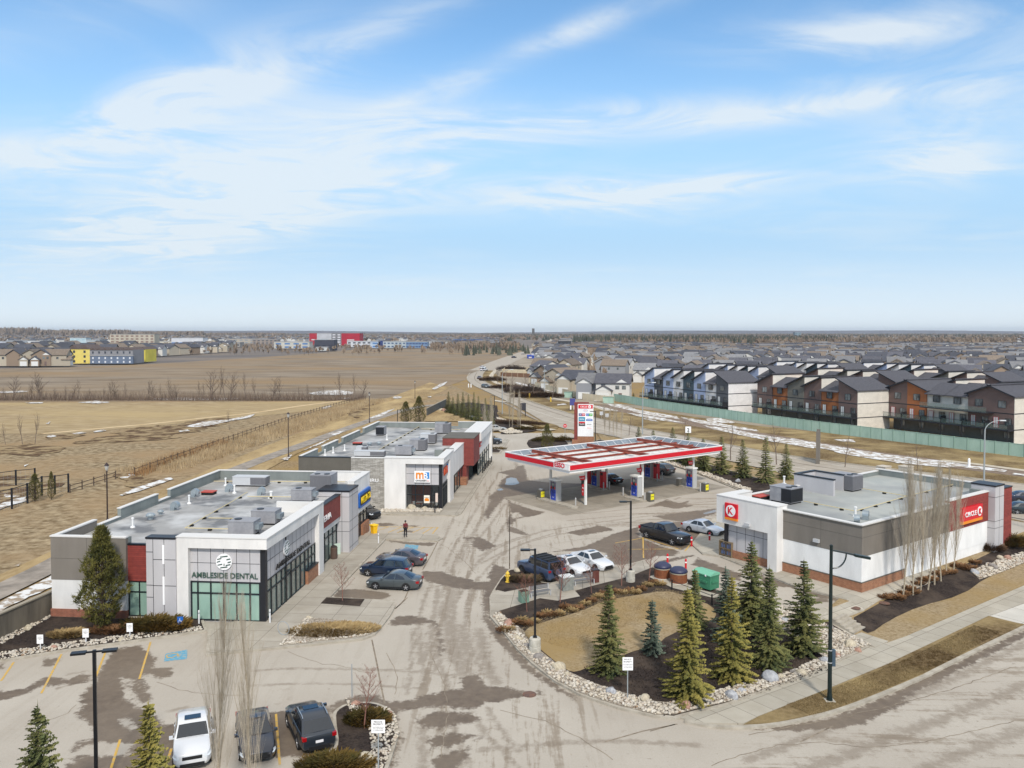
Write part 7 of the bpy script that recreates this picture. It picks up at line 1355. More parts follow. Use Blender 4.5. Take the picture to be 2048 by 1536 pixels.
# ================= PERSON =================
def person(px,label,H=1.78,face=R(-60)):
 t=thing('person',label,'person',tuple(G(*px)+Vector((0,0,.15))),face)   # faces +x locally
 V_=[(0,0,.98),(0,0,1.15),(0,0,1.35),(0,0,1.46),(.01,0,1.54),(.02,0,1.64),(.02,0,1.73), (0,.10,.93),(.02,.11,.50),(0,.11,.09),(.15,.12,.04), (0,-.10,.93),(.01,-.11,.50),(-.01,-.11,.09),(.14,-.12,.04),
  (0,.19,1.42),(.02,.24,1.15),(.14,.19,1.02),(.20,.17,1.0), (0,-.19,1.42),(.06,-.25,1.16),(.27,-.14,1.24),(.33,-.12,1.27)]
 E_=[(0,1),(1,2),(2,3),(3,4),(4,5),(5,6),(0,7),(7,8),(8,9),(9,10),(0,11),(11,12),(12,13),(13,14),(2,15),(15,16),(16,17),(17,18),(2,19),(19,20),(20,21),(21,22)]
 Rr=[.15,.14,.155,.08,.055,.085,.075,.10,.065,.045,.04,.10,.065,.045,.04,.06,.042,.03,.028,.06,.042,.03,.028]
 def skin(name,idx,edges,grow,m,par):
  me=bpy.data.meshes.new(name); mp={i:j for j,i in enumerate(idx)}; me.from_pydata([V_[i] for i in idx],[(mp[a],mp[b]) for a,b in edges if a in mp and b in mp],[])
  o=bpy.data.objects.new(name,me); C.objects.link(o); o.parent=par; md=o.modifiers.new('k','SKIN'); o.modifiers.new('s','SUBSURF').levels=1; o.modifiers['s'].render_levels=1
  for j,i in enumerate(idx): me.skin_vertices[0].data[j].radius=(Rr[i]*grow,Rr[i]*grow)
  me.skin_vertices[0].data[0].use_root=True; me.materials.append(m)
  dg=bpy.context.evaluated_depsgraph_get(); m2=bpy.data.meshes.new_from_object(o.evaluated_get(dg)); o.modifiers.clear(); o.data=m2; m2.polygons.foreach_set('use_smooth',[True]*len(m2.polygons)); return o
 Ms=mat('skin_tone',(150,104,82),.6)
 sk=bpy.data.meshes.new('t'); me=sk
 def base(): pass
 skin('body',list(range(23)),E_,1.0,Ms,t)
 skin('jacket',[0,1,2,3,15,16,17,19,20,21],E_,1.16,mat('maroon_jacket',(104,30,40),.8),t)
 skin('trousers',[0,7,8,9,11,12,13],E_,1.18,mat('black_trousers',(26,26,30),.85),t)
 skin('shoes',[9,10],E_,1.35,M_black,t); skin('shoes',[13,14],E_,1.35,M_black,t)
 m_=MB(); m_.lathe([(.02,.13),(.07,.11),(.10,.05),(.105,0),(.09,-.05)],12,(-.005,0,1.68)); m_.build('hair',M_black,t,smooth=True)
 for s,(x,y,z) in ((1,(.23,.165,.99)),(-1,(.36,-.11,1.285))):
  m_=MB()
  for i in range(4): m_.tube([(x,y+(i-1.5)*.018,z),(x+.05,y+(i-1.5)*.02,z-.01*s),(x+.075-.008*abs(i-1.5),y+(i-1.5)*.02,z-.03)],[.010,.009,.007],5)
  m_.tube([(x-.02,y-s*.03,z),(x+.03,y-s*.05,z+.01)],[.011,.008],5); m_.build('hand',Ms,t)
 for s in(-1,1): m_=MB(); m_.lathe([(.002,-.01),(.010,0),(.002,.01)],6,(.098,s*.03,1.66)); m_.build('eye',M_black,t)
 m_=MB(); m_.tube([(.10,0,1.66),(.125,0,1.625),(.10,0,1.62)],[.008,.014,.008],5); m_.build('nose',Ms,t)
 m_=MB(); m_.box(.37,-.15,1.25,.38,-.08,1.39); m_.build('phone',M_black,t)
 return t
person((811,1077),'person in a maroon jacket and black trousers standing on the walkway looking at a phone')
# ================= VEGETATION =================
vr_=random.Random(11)
def leafmat(name,c1,c2,c3=None,rough=.9):
 return mat(name,c1,rough,col2=c2,scale=2.2,detail=4,contrast=(.35,.65),rnd=.10,spec=.15,col3=c3,scale3=.6)
M_bark=mat('brown_bark',(92,78,66),.95,col2=(70,58,48),scale=6); M_barkp=mat('pale_aspen_bark',(188,176,154),.9,col2=(140,128,108),scale=5,stretch=(1,1,3)); M_barkg=mat('grey_bark',(120,106,94),.95,col2=(92,80,72),scale=4)
M_spr=leafmat('spruce_needles',(98,104,62),(134,130,80),(78,88,58)); M_spy=leafmat('golden_spruce_needles',(138,130,70),(104,106,58),(154,142,76)); M_spb=leafmat('blue_spruce_needles',(88,100,88),(66,78,66),(108,118,104)); M_pin=leafmat('pine_needles',(92,90,46),(122,114,60),(66,70,38))
def np_tris(name,V,m,parent,mats=None):
 n=len(V)//3; me=bpy.data.meshes.new(name); me.vertices.add(len(V)); me.vertices.foreach_set('co',np.asarray(V,dtype=np.float32).ravel()); me.loops.add(n*3); me.loops.foreach_set('vertex_index',np.arange(n*3,dtype=np.int32)); me.polygons.add(n); me.polygons.foreach_set('loop_start',np.arange(0,n*3,3,dtype=np.int32)); me.update(calc_edges=True); me.materials.append(m)
 o=bpy.data.objects.new(name,me); C.objects.link(o); o.parent=parent; return o
def spruce(H,Rb,label,m,seed,dens=1.,gappy=0.,name='spruce_tree',skirt=.04):
 """tapered trunk; whorls of drooping boughs, each bough a fan of many small needle sprays"""
 r=random.Random(seed); t=thing(name,label,'tree'); tb=MB(); tb.tube([(0,0,0),(0,0,H*.5),(0,0,H*.98)],[.035*H*.55,.018*H*.55,.01],7); tb.build('trunk',M_bark,t)
 V=[]; z=H*skirt; lob=[(r.random()*6.28,r.uniform(.15,.9),r.uniform(-.28,.22)) for _ in range(5)]
 while z<H*.985:
  f=(z/H); prof=(1-f)**1.02*(1-.3*math.exp(-f*8)); R0=Rb*1.12*prof*r.uniform(.84,1.1)+.04
  nb=max(5,int((6+8*(1-f))*dens)); a0=r.random()*6.28
  for i in range(nb):
   if r.random()<gappy: continue
   a=a0+2*PI*i/nb+r.uniform(-.25,.25); Lb=R0*r.choice((1.2,1,.9,.6))*r.uniform(.85,1.1)*(1+sum(k_*max(0,math.cos(a-q_))*math.exp(-((f-z_)/.10)**2) for q_,z_,k_ in lob)); ca_,sa2=math.cos(a),math.sin(a); dr=r.uniform(.12,.42)*(1-f*.9); up=r.uniform(.0,.25)*f
   ns=max(3,int(Lb/.13*dens))
   for j in range(ns):
    u=(j+.6)/ns; rad=Lb*u; zz=z-dr*rad*(.5+.6*u)+up*rad+.10*Lb*u*u
    w_=.10+.34*Lb*(1-u)**.7*min(1,u*3)
    for s in (-1,0,1):
     if s and r.random()<.12: continue
     l=w_*r.uniform(.5,1.1) if s else .22
     aa=a+s*(.62+r.uniform(-.25,.25)); bx,by=ca_*rad,sa2*rad; ex,ey=bx+math.cos(aa)*l,by+math.sin(aa)*l; ez=zz-l*r.uniform(.05,.45)+.04
     px,py=-math.sin(aa),math.cos(aa); ww=.045+.07*r.random(); tw=r.uniform(-.05,.05)
     V+=[(bx-px*ww,by-py*ww,zz+tw),(bx+px*ww,by+py*ww,zz-tw),(ex,ey,ez)]
     mx_,my_,mz=(bx+ex)/2,(by+ey)/2,(zz+ez)/2; V+=[(mx_-px*ww*1.3,my_-py*ww*1.3,mz-.05),(ex,ey,ez+.02),(mx_+px*ww*.5,my_+py*ww*.5,mz+.07)]
  z+=max(.20,H*.034*(1.2-.5*f))/max(.6,dens**.5)
 for i in range(14): a=r.random()*6.28; zz=H*(.93+.07*i/14); V+=[(0,0,zz),(.02,0,zz+.05),(math.cos(a)*.12,math.sin(a)*.12,zz+.10)]
 V+=[(-.03,0,H*.93),(.03,0,H*.93),(0,0,H*1.05)]
 np_tris('crown',V,m,t); return t
def pine(H,Rb,label,m,seed,name='pine_tree',nz_=1.):
 """bushy pine: upswept boughs ending in tufts of long needles"""
 r=random.Random(seed); t=thing(name,label,'tree'); tb=MB(); tb.tube([(0,0,0),(0,0,H*.5),(.02,0,H*.93)],[.14,.09,.02],8)
 V=[]; n=int(420*nz_)
 for i in range(n):
  f=(i+.5)/n; f=f**.85; z=H*(.05+.93*f); prof=math.sin(min(1,(f+.10)/.38)*PI/2)*(1-max(0,f-.30)/.72)**.75
  a=i*2.39996+r.uniform(-.3,.3); rad=Rb*prof*r.choice((1,1,.97,.9,.75,.5))*r.uniform(.78,1.12)*(1+.16*math.sin(3*a+seed+z*1.1)+.12*math.sin(z*2.3+seed)); bx,by=math.cos(a)*rad,math.sin(a)*rad; bz=z+rad*.12
  if i%3==0: tb.tube([(0,0,max(.3,z-rad*.45)),(bx*.6,by*.6,z-rad*.15),(bx,by,bz)],[.035,.02,.01],4)
  for k in range(15):
   th=r.random()*6.28; ph=r.uniform(-.15,1.45); l=r.uniform(.18,.34)*(H/7)**.5; dx,dy,dz=math.cos(th)*math.cos(ph)+.35*math.cos(a),math.sin(th)*math.cos(ph)+.35*math.sin(a),math.sin(ph)
   ox,oy,oz=bx+r.uniform(-.14,.14),by+r.uniform(-.14,.14),bz+r.uniform(-.12,.12); q=r.random()*6.28; w_=.045
   V+=[(ox-math.cos(q)*w_,oy-math.sin(q)*w_,oz),(ox+math.cos(q)*w_,oy+math.sin(q)*w_,oz),(ox+dx*l,oy+dy*l,oz+dz*l)]
 tb.build('trunk',M_bark,t); np_tris('crown',V,m,t); return t
def bare(H,spread,label,m,seed,name='bare_tree',levels=3,nb=9,tr=.08,up=.6,cat='tree',start=.25,thin=1.,stems=1,m2=None):
 """leafless tree: limbs fork again and again into fine twigs"""
 r=random.Random(seed); t=thing(name,label,cat); tb=MB(); tw=MB()
 def grow(p,d,l,rad,lv):
  n=3; pts=[p]; q=p; dd=d
  for i in range(n): dd=(dd+Vector((r.uniform(-.16,.16),r.uniform(-.16,.16),r.uniform(-.05,.12)))).normalized(); q=q+dd*l/n; pts.append(q)
  (tb if lv>=levels-0 else tw).tube(pts,[rad*(1-.24*i) for i in range(n+1)],5 if lv>=levels-1 else 3,cap=False)
  if lv<=0: return
  k=max(3,int(nb*(.55 if lv<levels else 1)))
  for i in range(k):
   u=start+(1-start)*(i+.5)/k if lv==levels else .2+.8*(i+.5)/k
   s=u*n; j=min(n-1,int(s)); b=pts[j].lerp(pts[j+1],s-j); az=r.random()*6.28 if lv<levels else i*2.4+r.uniform(-.4,.4)
   side=Vector((math.cos(az),math.sin(az),0)); nd=(side*spread+Vector((0,0,up))+dd*.35).normalized();
   L2=l*(.52 if lv<levels else .55)*(1.12-u*.75)*r.uniform(.75,1.15); grow(b,nd,L2,rad*(1-.7*u)*.5*thin+.0022,lv-1)
 for s in range(stems):
  a=r.random()*6.28; off=Vector((math.cos(a),math.sin(a),0))*(.0 if stems==1 else .18); grow(Vector((0,0,0))+off,(Vector((0,0,1))+off*(.0 if stems==1 else 1.6)).normalized(),H*.93,tr,levels)
 tb.build('trunk',m,t); tw.build('twigs',m2 or m,t,recalc=False); return t
def scat(o,px,sc=1.,rz=0,dz=.14): g=G(*px); o.location=(g.x,g.y,g.z+dz); o.rotation_euler=(0,0,rz); o.scale=(sc,)*3 if not isinstance(sc,tuple) else sc; return o
h=hgt((207,1262),(205,1055)); scat(pine(h,1.55,'bushy green pine in front of the grey and brick corner of the clinic block',M_pin,3,nz_=1.8),(206,1263))
SP=[((1217,1352),(1221,1170),64,'dark green spruce at the left of the mulch bed, beside the lawn',M_spr,.05,21),
 ((1304,1311),(1307,1202),50,'small thin blue green spruce standing on the lawn edge',M_spb,.25,22),
 ((1374,1404),(1372,1178),92,'tall golden green spruce, nearest the street of the island group',M_spy,.0,23),
 ((1389,1262),(1378,1141),44,'dark spruce top behind the tall golden one',M_spr,.05,24),
 ((1462,1364),(1458,1155),84,'golden green spruce second from the left in front of the store',M_spy,.03,25),
 ((1450,1290),(1447,1134),50,'blue green spruce partly hidden behind the golden pair, near the container',M_spb,.1,26),
 ((1502,1268),(1502,1082),82,'tallest dark green spruce beside the store portal',M_spr,.0,27),
 ((1537,1338),(1535,1137),84,'green spruce left of the street lamp, its skirt over the mulch',M_spr,.03,28),
 ((1606,1312),(1605,1122),88,'layered dark green spruce just left of the street lamp',M_spr,.08,29),
 ((80,1690),(72,1411),125,'spruce cut by the lower left corner of the picture',M_spr,.05,30),
 ((300,1660),(300,1408),110,'spruce in front of the white crossover at the lower edge',M_spy,.04,31)]
for bp,tp,wd,l,m,gp_,sd_ in SP:
 g=G(*bp); h=hgt(bp,tp)-.12; rb=wd/2/FPX*g.y*1.12; scat(spruce(h,rb,l,m,sd_,1.05,gp_+.14),bp)
spA=spruce(5.5,1.75,'',M_spr,41,.9); spB=spruce(5.5,1.5,'',M_spr,42,.85,.06); tA,tB=snap(spA),snap(spB); usedA=[False,False]
def sp_inst(which,bp,tp,wpx,label,group):
 g=G(*bp); h=hgt(bp,tp); pr,tr_=((spA,tA),(spB,tB))[which]; s=(wpx/2/FPX*g.y)/(1.75,1.5)[which]; f=not usedA[which]; usedA[which]=True
 place(pr,(g.x,g.y,.12),vr_.random()*6.28,label,group,(s,s,h/5.5),tr_,first=f)
for i,(bx_,by_,tx,ty,wd,l) in enumerate(((1572,960,1572,888,36,'spruce nearest the store in the row behind the canopy'),(1531,967,1531,874,42,'tallest spruce in the row behind the canopy, second from the store'),(1485,957,1485,880,40,'spruce third from the store in the row behind the canopy'),(1443,949,1443,874,40,'spruce fourth from the store in the row behind the canopy'),(1406,944,1406,878,42,'broad spruce just right of the right canopy column'),(1374,930,1373,878,38,'spruce hidden behind the right canopy column'),(1345,925,1342,856,36,'spruce whose tip shows above the canopy, fifth tip from the left'),(1306,915,1308,862,32,'spruce tip just left of the far canopy corner'),(1277,905,1277,855,30,'leftmost spruce tip above the canopy'),(1376,935,1376,865,30,'small spruce tip beside the numbered sign'))):
 sp_inst(i%2,(bx_,by_),(tx,ty),wd,l,'spruces in the bed behind the canopy')
for i,(x,yb_,yt) in enumerate(((897,826,784),(916,832,788),(926,836,785),(937,840,789),(948,842,785),(957,846,793),(971,852,797),(982,858,794),(906,828,795))):
 sp_inst(i%2,(x,yb_),(x,yt),18 if i else 20,'%s spruce in the tight dark row beyond the restaurant block'%('leftmost tall','third','fourth','fifth','sixth','seventh','eighth','rightmost','second small')[i],'spruces in the tight row beyond the restaurant block')
for i,(x,yb_,yt,l) in enumerate(((1246,799,782,'small spruce at the foot of the blue townhouses, behind the green fence'),(1267,799,786,'second small spruce behind the green fence'),(1074,740,721,'small evergreen by the wide road shoulder'))): sp_inst(i%2,(x,yb_),(x,yt),10,l,'small evergreens near the fences')
pn=pine(7,2.2,'left of two round bushy pines beyond the restaurant roof',M_pin,5); pnt=snap(pn); g=G(812,848); h=hgt((812,848),(812,803)); pn.location=(g.x,g.y,0); pn.scale=(h/7*.95,)*2+(h/7,)
g=G(838,848); h=hgt((838,848),(840,792)); place(pn,(g.x,g.y,0),1.,'right, taller of two round bushy pines beyond the restaurant roof',None,(h/7*.85,h/7*.85,h/7),pnt)
g=G(1094,902); h=hgt((1094,902),(1094,848)); place(pn,(g.x,g.y,0),2.,'open dark pine standing between the entry road and the canopy',None,(h/7*.8,h/7*.8,h/7),pnt)
for x,yb_,yt,l in ((70,1003,947,'yellow green pine behind the mesh fence'),(103,1000,943,'thin pine right of the yellow green one behind the mesh fence')):
 g=G(x,yb_); h=hgt((x,yb_),(x,yt)); place(pn,(g.x,g.y,0),x,l,None,(h/7*(.8 if x<90 else .45),)*2+(h/7,),pnt)
def aspen(sd_,lab): return bare(9.5,.23,lab,M_barkp,sd_,'columnar_aspen',2,48,.085,.92,start=.10,thin=.45,m2=mat('aspen_twigs',(184,174,156),.95,col2=(150,138,120),scale=2))
asp=[aspen(51,''),aspen(52,'')]; ast=[snap(a) for a in asp]; au=[False,False]
AS=[((437,1672),(430,1228),'large bare columnar aspen at the lower edge, left of the pair'),((513,1690),(506,1255),'large bare columnar aspen at the lower edge, right of the pair'),
 ((1806,1199),(1805,950),'nearest columnar aspen beside the store wall'),((1826,1193),(1829,955),'second columnar aspen beside the store wall'),((1841,1187),(1845,962),'third columnar aspen beside the store wall'),((1856,1182),(1856,957),'fourth columnar aspen beside the store wall'),((1869,1172),(1868,960),'fifth columnar aspen beside the store wall'),((1882,1165),(1881,968),'sixth columnar aspen beside the store wall'),((1893,1151),(1893,960),'seventh columnar aspen beside the store wall'),((1907,1146),(1906,975),'furthest columnar aspen beside the store wall')]
for i,(bp,tp,l) in enumerate(AS):
 k=i%2; g=G(*bp); h=hgt(bp,tp); s=h/8.9; w2=s*(.66 if i<2 else .72); place(asp[k],(g.x,g.y,g.z+.1),vr_.random()*6.28,l,'bare columnar aspens',(w2,w2,s),ast[k],first=not au[k]); au[k]=True
for i,((x,yb_),yt) in enumerate((((1019,855),775),((1024,858),790),((1036,857),790),((1041,861),795),((972,905),818),((986,900),806),((1210,876),812),((1218,874),820),((1226,878),818),((1234,876),822),((1242,878),820))):
 g=G(x,yb_); h=hgt((x,yb_),(x,yt)); s=h/8.9; place(asp[i%2],(g.x,g.y,.1),vr_.random()*6.28,'%s bare upright aspen %s'%(('first','second','third','fourth')[i] if i<4 else ('left','right')[i-4] if i<6 else ('leftmost','second','middle','fourth','rightmost')[i-6],'in the hedge bed by the entry road' if i<4 else 'in the parking bay island' if i<6 else 'of the thin group right of the pylon'),'bare upright aspens',(s*.6,s*.6,s),ast[i%2])
M_redtw=mat('red_brown_twigs',(140,98,84),.95,col2=(112,78,68),scale=3)
rt=bare(3.0,.95,'',M_redtw,61,'red_twigged_tree',3,15,.04,.62,start=.25,thin=.75,m2=M_redtw); rtt=snap(rt); fr_=[True]
for bp,tp,l in (((685,1205),(683,1133),'red twigged young tree in the small walkway bed'),((728,1462),(728,1345),'red twigged tree in the small island by the dark crossover'),((1054,1227),(1048,1150),'red twigged tree at the tip of the centre island'),((1120,1208),(1119,1118),'red twigged tree behind the electrical box'),((1183,1190),(1180,1128),'red twigged tree by the litter bin'),((1243,1175),(1240,1095),'reddish bare tree left of the store lamp'),((1298,1165),(1300,1090),'reddish bare tree left of the round barrels')):
 g=G(*bp); h=hgt(bp,tp)-.1; s=h/2.85; place(rt,(g.x,g.y,g.z+.14),vr_.random()*6.28,l,'red twigged young trees',s,rtt,first=fr_[0]); fr_[0]=False
g=G(704,1396); m_=MB(); m_.cyl(0,0,0,hgt((704,1396),(704,1328)),.03,.03,6); o=m_.build('marker_pole',M_galvp); o.location=tuple(g); tag(o,'thin grey pole beside the small island tree','pole')
M_btw=mat('grey_brown_twigs',(112,96,84),.95); M_btwd=mat('dark_brown_twigs',(84,70,62),.95)
tr1=bare(8,.8,'',M_barkg,71,'bare_street_tree',3,9,.12,.75,start=.28,m2=M_btw); tr2=bare(9,.5,'',M_barkg,72,'bare_poplar',3,10,.13,.8,start=.3,m2=M_btwd); tr3=bare(6,.9,'',M_barkg,73,'bare_thicket_tree',3,9,.10,.6,start=.15,stems=2,m2=M_btwd)
trs=[(tr1,snap(tr1),8.),(tr2,snap(tr2),9.),(tr3,snap(tr3),6.)]; tf=[True]*3
def bt(k,bp,tp,l,grp,wf_=1.):
 pr,sn_,H0=trs[k]; g=G(*bp); h=hgt(bp,tp); s=h/(H0*.97); place(pr,(g.x,g.y,0),vr_.random()*6.28,l,grp,(s*wf_,s*wf_,s),sn_,first=tf[k]); tf[k]=False
for bp,tp,l in (((1258,872),(1260,829),'bare street tree right of the pylon'),((1367,895),(1365,835),'bare street tree beside the numbered sign'),((1461,921),(1461,845),'bare street tree above the right corner of the canopy'),((1553,930),(1556,850),'bare street tree beyond the tall spruces'),((1690,935),(1690,872),'wide bare shrubby tree above the store roof'),((1835,940),(1835,890),'bare tree above the far edge of the store roof'),((1105,797),(1104,748),'bare street tree by the beige fence'),((997,776),(996,735),'bare tree nearest the wide shoulder'),((1014,779),(1012,738),'second bare tree of the roadside clump'),((1023,783),(1022,743),'third bare tree of the roadside clump'),((1048,785),(1046,745),'fourth bare tree of the roadside clump'),((1066,790),(1065,752),'fifth bare tree of the roadside clump')): bt(0,bp,tp,l,'bare street trees',1.)
LF=[(26,800,752),(62,800,763),(78,801,752),(88,801,746),(60,801,770),(130,800,772),(142,800,770),(158,800,762),(222,801,765),(232,800,760),(252,800,768),(296,801,764),(310,800,762),(320,800,770),(338,801,758),(355,800,768),(400,801,765),(410,801,768),(422,800,742),(438,801,752),(451,801,738),(458,801,745),(492,801,750),(512,801,757),(543,801,756),(558,801,756),(615,800,770),(640,799,775),(682,799,750),(712,798,752),(722,797,760),(650,799,772),(600,800,775),(345,800,772),(208,800,775),(180,800,778),(116,800,776),(8,801,776)]
for i,(x,yb_,yt) in enumerate(LF):
 bt(1 if i%3 else 2,(x,yb_),(x,yt),'bare %s in the line across the field, left part'%('poplar' if i%3 else 'thicket tree') if x<300 else 'bare %s in the line across the field, right part'%('poplar' if i%3 else 'thicket tree'),'bare trees in the line across the field, '+('left' if x<300 else 'right'),1.05)
for x,yb_,yt,l in ((11,889,848,'leftmost of three larch like trees on the dark mound'),(45,889,833,'middle of three larch like trees on the dark mound'),(70,888,830,'rightmost bushy tan tree on the dark mound'),(459,860,822,'lone pinkish bare tree beyond the rail fence')): bt(1,(x,yb_),(x,yt),l,None,.8)
def brush(name,label,pts,hh,dens,m,seed,wid=1.5,kind='stuff',cat='brush',lean=.3,wl=.03):
 r=random.Random(seed); V=[]
 for (a,b) in zip(pts,pts[1:]):
  a,b=Vector(a[:2]),Vector(b[:2]); L=(b-a).length; nn=Vector((-(b-a).y,(b-a).x)).normalized()
  for i in range(int(L*dens)):
   q=a+(b-a)*r.random()+nn*r.uniform(-wid,wid); h=hh*r.uniform(.4,1.1); z0=gh(q.x,q.y); dx,dy=r.uniform(-lean,lean)*h,r.uniform(-lean,lean)*h; th=r.random()*3.14; wx,wy=math.cos(th)*wl,math.sin(th)*wl
   V+=[(q.x-wx,q.y-wy,z0),(q.x+wx,q.y+wy,z0),(q.x+dx,q.y+dy,z0+h)]
 o=np_tris(name,V,m,None); return tag(o,label,cat,kind=kind)
fl=[tuple(G(x,800.5)) for x in (-60,120,300,512,640,730)]
brush('field_brush','low bare brush under the line of trees across the field',fl,3.6,42,M_btw,81,3.,lean=.4,wl=.05)
brush('dry_reeds','tall golden dry reeds along the rail fence',[tuple(G(*q)) for q in ((290,945),(400,912),(500,880),(600,850),(700,815),(760,800))],1.2,70,mat('reed_gold',(184,164,130),1,col2=(146,124,92),scale=.3,world=True),82,5.,lean=.4,wl=.05)
brush('dry_reeds','sparse tan reeds at the foot of the rail fence',[tuple(G(*q)) for q in ((270,955),(330,925),(450,885))],1.5,40,mat('reed_brown',(150,116,78),1),83,1.2,lean=.25,wl=.03)
def mound(px_or_pts,rx,ry,h,m,seed,label,name='juniper_shrub',n=1500,cat='shrub',sl=.3,wd=.03,rz=0.,kind=None):
 r=random.Random(seed); V=[]
 for i in range(n):
  a=r.random()*6.28; u=math.sqrt(r.random()); x,y=math.cos(a)*u*rx,math.sin(a)*u*ry; top=h*math.sqrt(max(0,1-u*u*.9))*r.uniform(.75,1.05)*(1+.25*math.sin(x*3+seed)*math.cos(y*3.3)); z=top*r.uniform(.35,1)
  da=a+r.uniform(-.8,.8); l=sl*r.uniform(.5,1.3); ez=z+l*r.uniform(.1,.8); th=r.random()*3.14
  V+=[(x-math.cos(th)*wd,y-math.sin(th)*wd,z*.5),(x+math.cos(th)*wd,y+math.sin(th)*wd,z*.5),(x+math.cos(da)*l,y+math.sin(da)*l,ez)]
  V+=[(x,y,z),(x+math.cos(da)*l*.6-math.sin(da)*wd*2,y+math.sin(da)*l*.6+math.cos(da)*wd*2,ez*.9),(x+math.cos(da)*l,y+math.sin(da)*l,ez)]
 o=np_tris(name,V,m,None); g=G(*px_or_pts); o.location=(g.x,g.y,g.z+.12); o.rotation_euler=(0,0,rz); return tag(o,label,cat,kind=kind)
M_jun=leafmat('juniper_green',(84,70,34),(56,56,28),(104,80,38)); M_jund=leafmat('hedge_brown',(98,76,58),(70,54,42)); M_dr=leafmat('dried_perennials',(168,146,104),(132,110,74)); M_drr=leafmat('rust_perennials',(140,104,72),(104,78,54))
mound((312,1262),2.3,.9,.75,M_jun,1,'dark green spreading juniper left of the clinic portal',n=2600,sl=.5)
mound((735,1447),1.2,.8,.55,M_jun,2,'green juniper in the small island around the red twigged tree',n=1500); mound((668,1540),1.9,.8,.6,M_jun,3,'green juniper at the lower edge below the dark crossover',n=2000)
mound((1048,1165),1.6,.7,.45,mat('rose_hedge_brown',(104,84,60),1,col2=(70,62,42),scale=2),4,'brown leafless hedge beside the yellow hydrant','low_hedge',n=1400)
mound((228,1268),1.9,.6,.4,M_drr,5,'rusty dry shrubs at the foot of the pine','dry_shrub',n=1500); mound((135,1276),1.3,.6,.4,M_dr,6,'pale dry shrubs left of the pine','dry_shrub',n=1200)
mound((1095,884),3.2,1.1,1.0,M_jun,7,'dark juniper at the foot of the pylon sign',n=1500); scat_=mound((1128,884),2.2,1.0,1.1,M_jun,8,'dark juniper beside the no entry sign',n=1200)
mound((2022,1092),2.2,1.3,1.0,M_jun,9,'dark green juniper at the far end of the store wall',n=2400,sl=.4); mound((1985,1103),1.2,.9,.7,M_jund,10,'brown twiggy shrub left of the far juniper','dry_shrub',n=1000)
mound((1030,848),8.5,2.6,.8,M_jund,11,'low brown hedge in the bed by the entry road','low_hedge',n=5000,rz=-.4); mound((1058,860),3.5,1.5,.8,M_jun,12,'green juniper at the right end of the entry bed',n=1300); mound((965,860),3,1.,.7,M_jun,13,'dark juniper in front of the pale silver sedan',n=900)
mound((965,879),3.,.8,.7,M_jun,14,'dark juniper behind the dark crossover in the far bay',n=900); mound((975,900),3.6,.7,.5,M_jun,15,'dark low juniper at the tip of the bay island',n=900)
mound((1075,795),9,2.6,1.7,M_jund,16,'wide brown hedge across the road by the yellow hydrants','low_hedge',n=4500,sl=.6,wd=.06); mound((1010,777),6,2.,1.5,M_jund,17,'brown hedge on the bend across the road','low_hedge',n=2200,sl=.6,wd=.06); mound((985,762),6,3.,2.,M_jund,18,'dark brown shrubs at the top of the bend','low_hedge',n=2200,sl=.6,wd=.06); mound((1048,786),7,3,2.8,M_btwd,19,'tangled bare shrubs beside the snow strip across the road','dry_shrub',n=2500,sl=.9,wd=.05)
mound((1022,741),8,3,3,M_btwd,191,'dark shrubs on the shoulder of the far road','dry_shrub',n=1500,sl=1.,wd=.08)
kk=0
for i in range(26):
 x=1005+i*12.6; y=1262-i*4.0+vr_.uniform(-5,9)-(0 if x<1250 else -6)
 if x>1330: continue
 kk+=1; mound((x,y),.42,.36,.3,M_dr if i%2 else M_drr,200+i,('pale' if i%2 else 'rusty')+' clump of dried perennials in the mulch strip along the lawn','dried_clump',n=160,cat='plant',sl=.22)
for o in bpy.data.objects:
 if o.name.startswith('dried_clump'): o['group']='dried clumps along the lawn'
for i in range(20):
 x=1770+i*9.5; y=1205-i*4.3+vr_.uniform(-6,12); o=mound((x,y),.4,.34,.28,M_drr,300+i,'clump of rusty dried plants on the mulch slope by the store','dried_clump',n=140,cat='plant'); o['group']='dried clumps on the store slope'
bedG=mound((668,1264),3.3,1.45,.13,M_dr,400,'mass of pale golden dried grasses in the plaza corner bed','dried_grasses',n=4200,cat='grasses',sl=.2,rz=R(5),kind='stuff')
def boulder(px,s,m,label,seed,dz=.1,fl_=.7):
 r=random.Random(seed); bm=bmesh.new(); bmesh.ops.create_icosphere(bm,subdivisions=3,radius=1); ax=[(Vector((r.gauss(0,1),r.gauss(0,1),r.gauss(0,1))).normalized(),r.uniform(.62,.95)) for _ in range(9)]
 for v in bm.verts:
  p=v.co.copy()
  for a,k in ax:
   d=p.dot(a)
   if d>k: p-=a*(d-k)*.85
  v.co=p*(1+.05*math.sin(p.x*7+seed)*math.cos(p.y*6))
 me=bpy.data.meshes.new('boulder'); bm.to_mesh(me); bm.free(); me.materials.append(m); me.polygons.foreach_set('use_smooth',[True]*len(me.polygons)); me.set_sharp_from_angle(angle=R(28)); o=bpy.data.objects.new('boulder',me); C.objects.link(o); g=G(*px); o.location=(g.x,g.y,g.z+dz+s*fl_*.25); o.scale=(s,s*r.uniform(.65,.9),s*fl_); o.rotation_euler=(r.uniform(-.2,.2),r.uniform(-.2,.2),r.random()*6.28); return tag(o,label,'boulder',group='boulders')
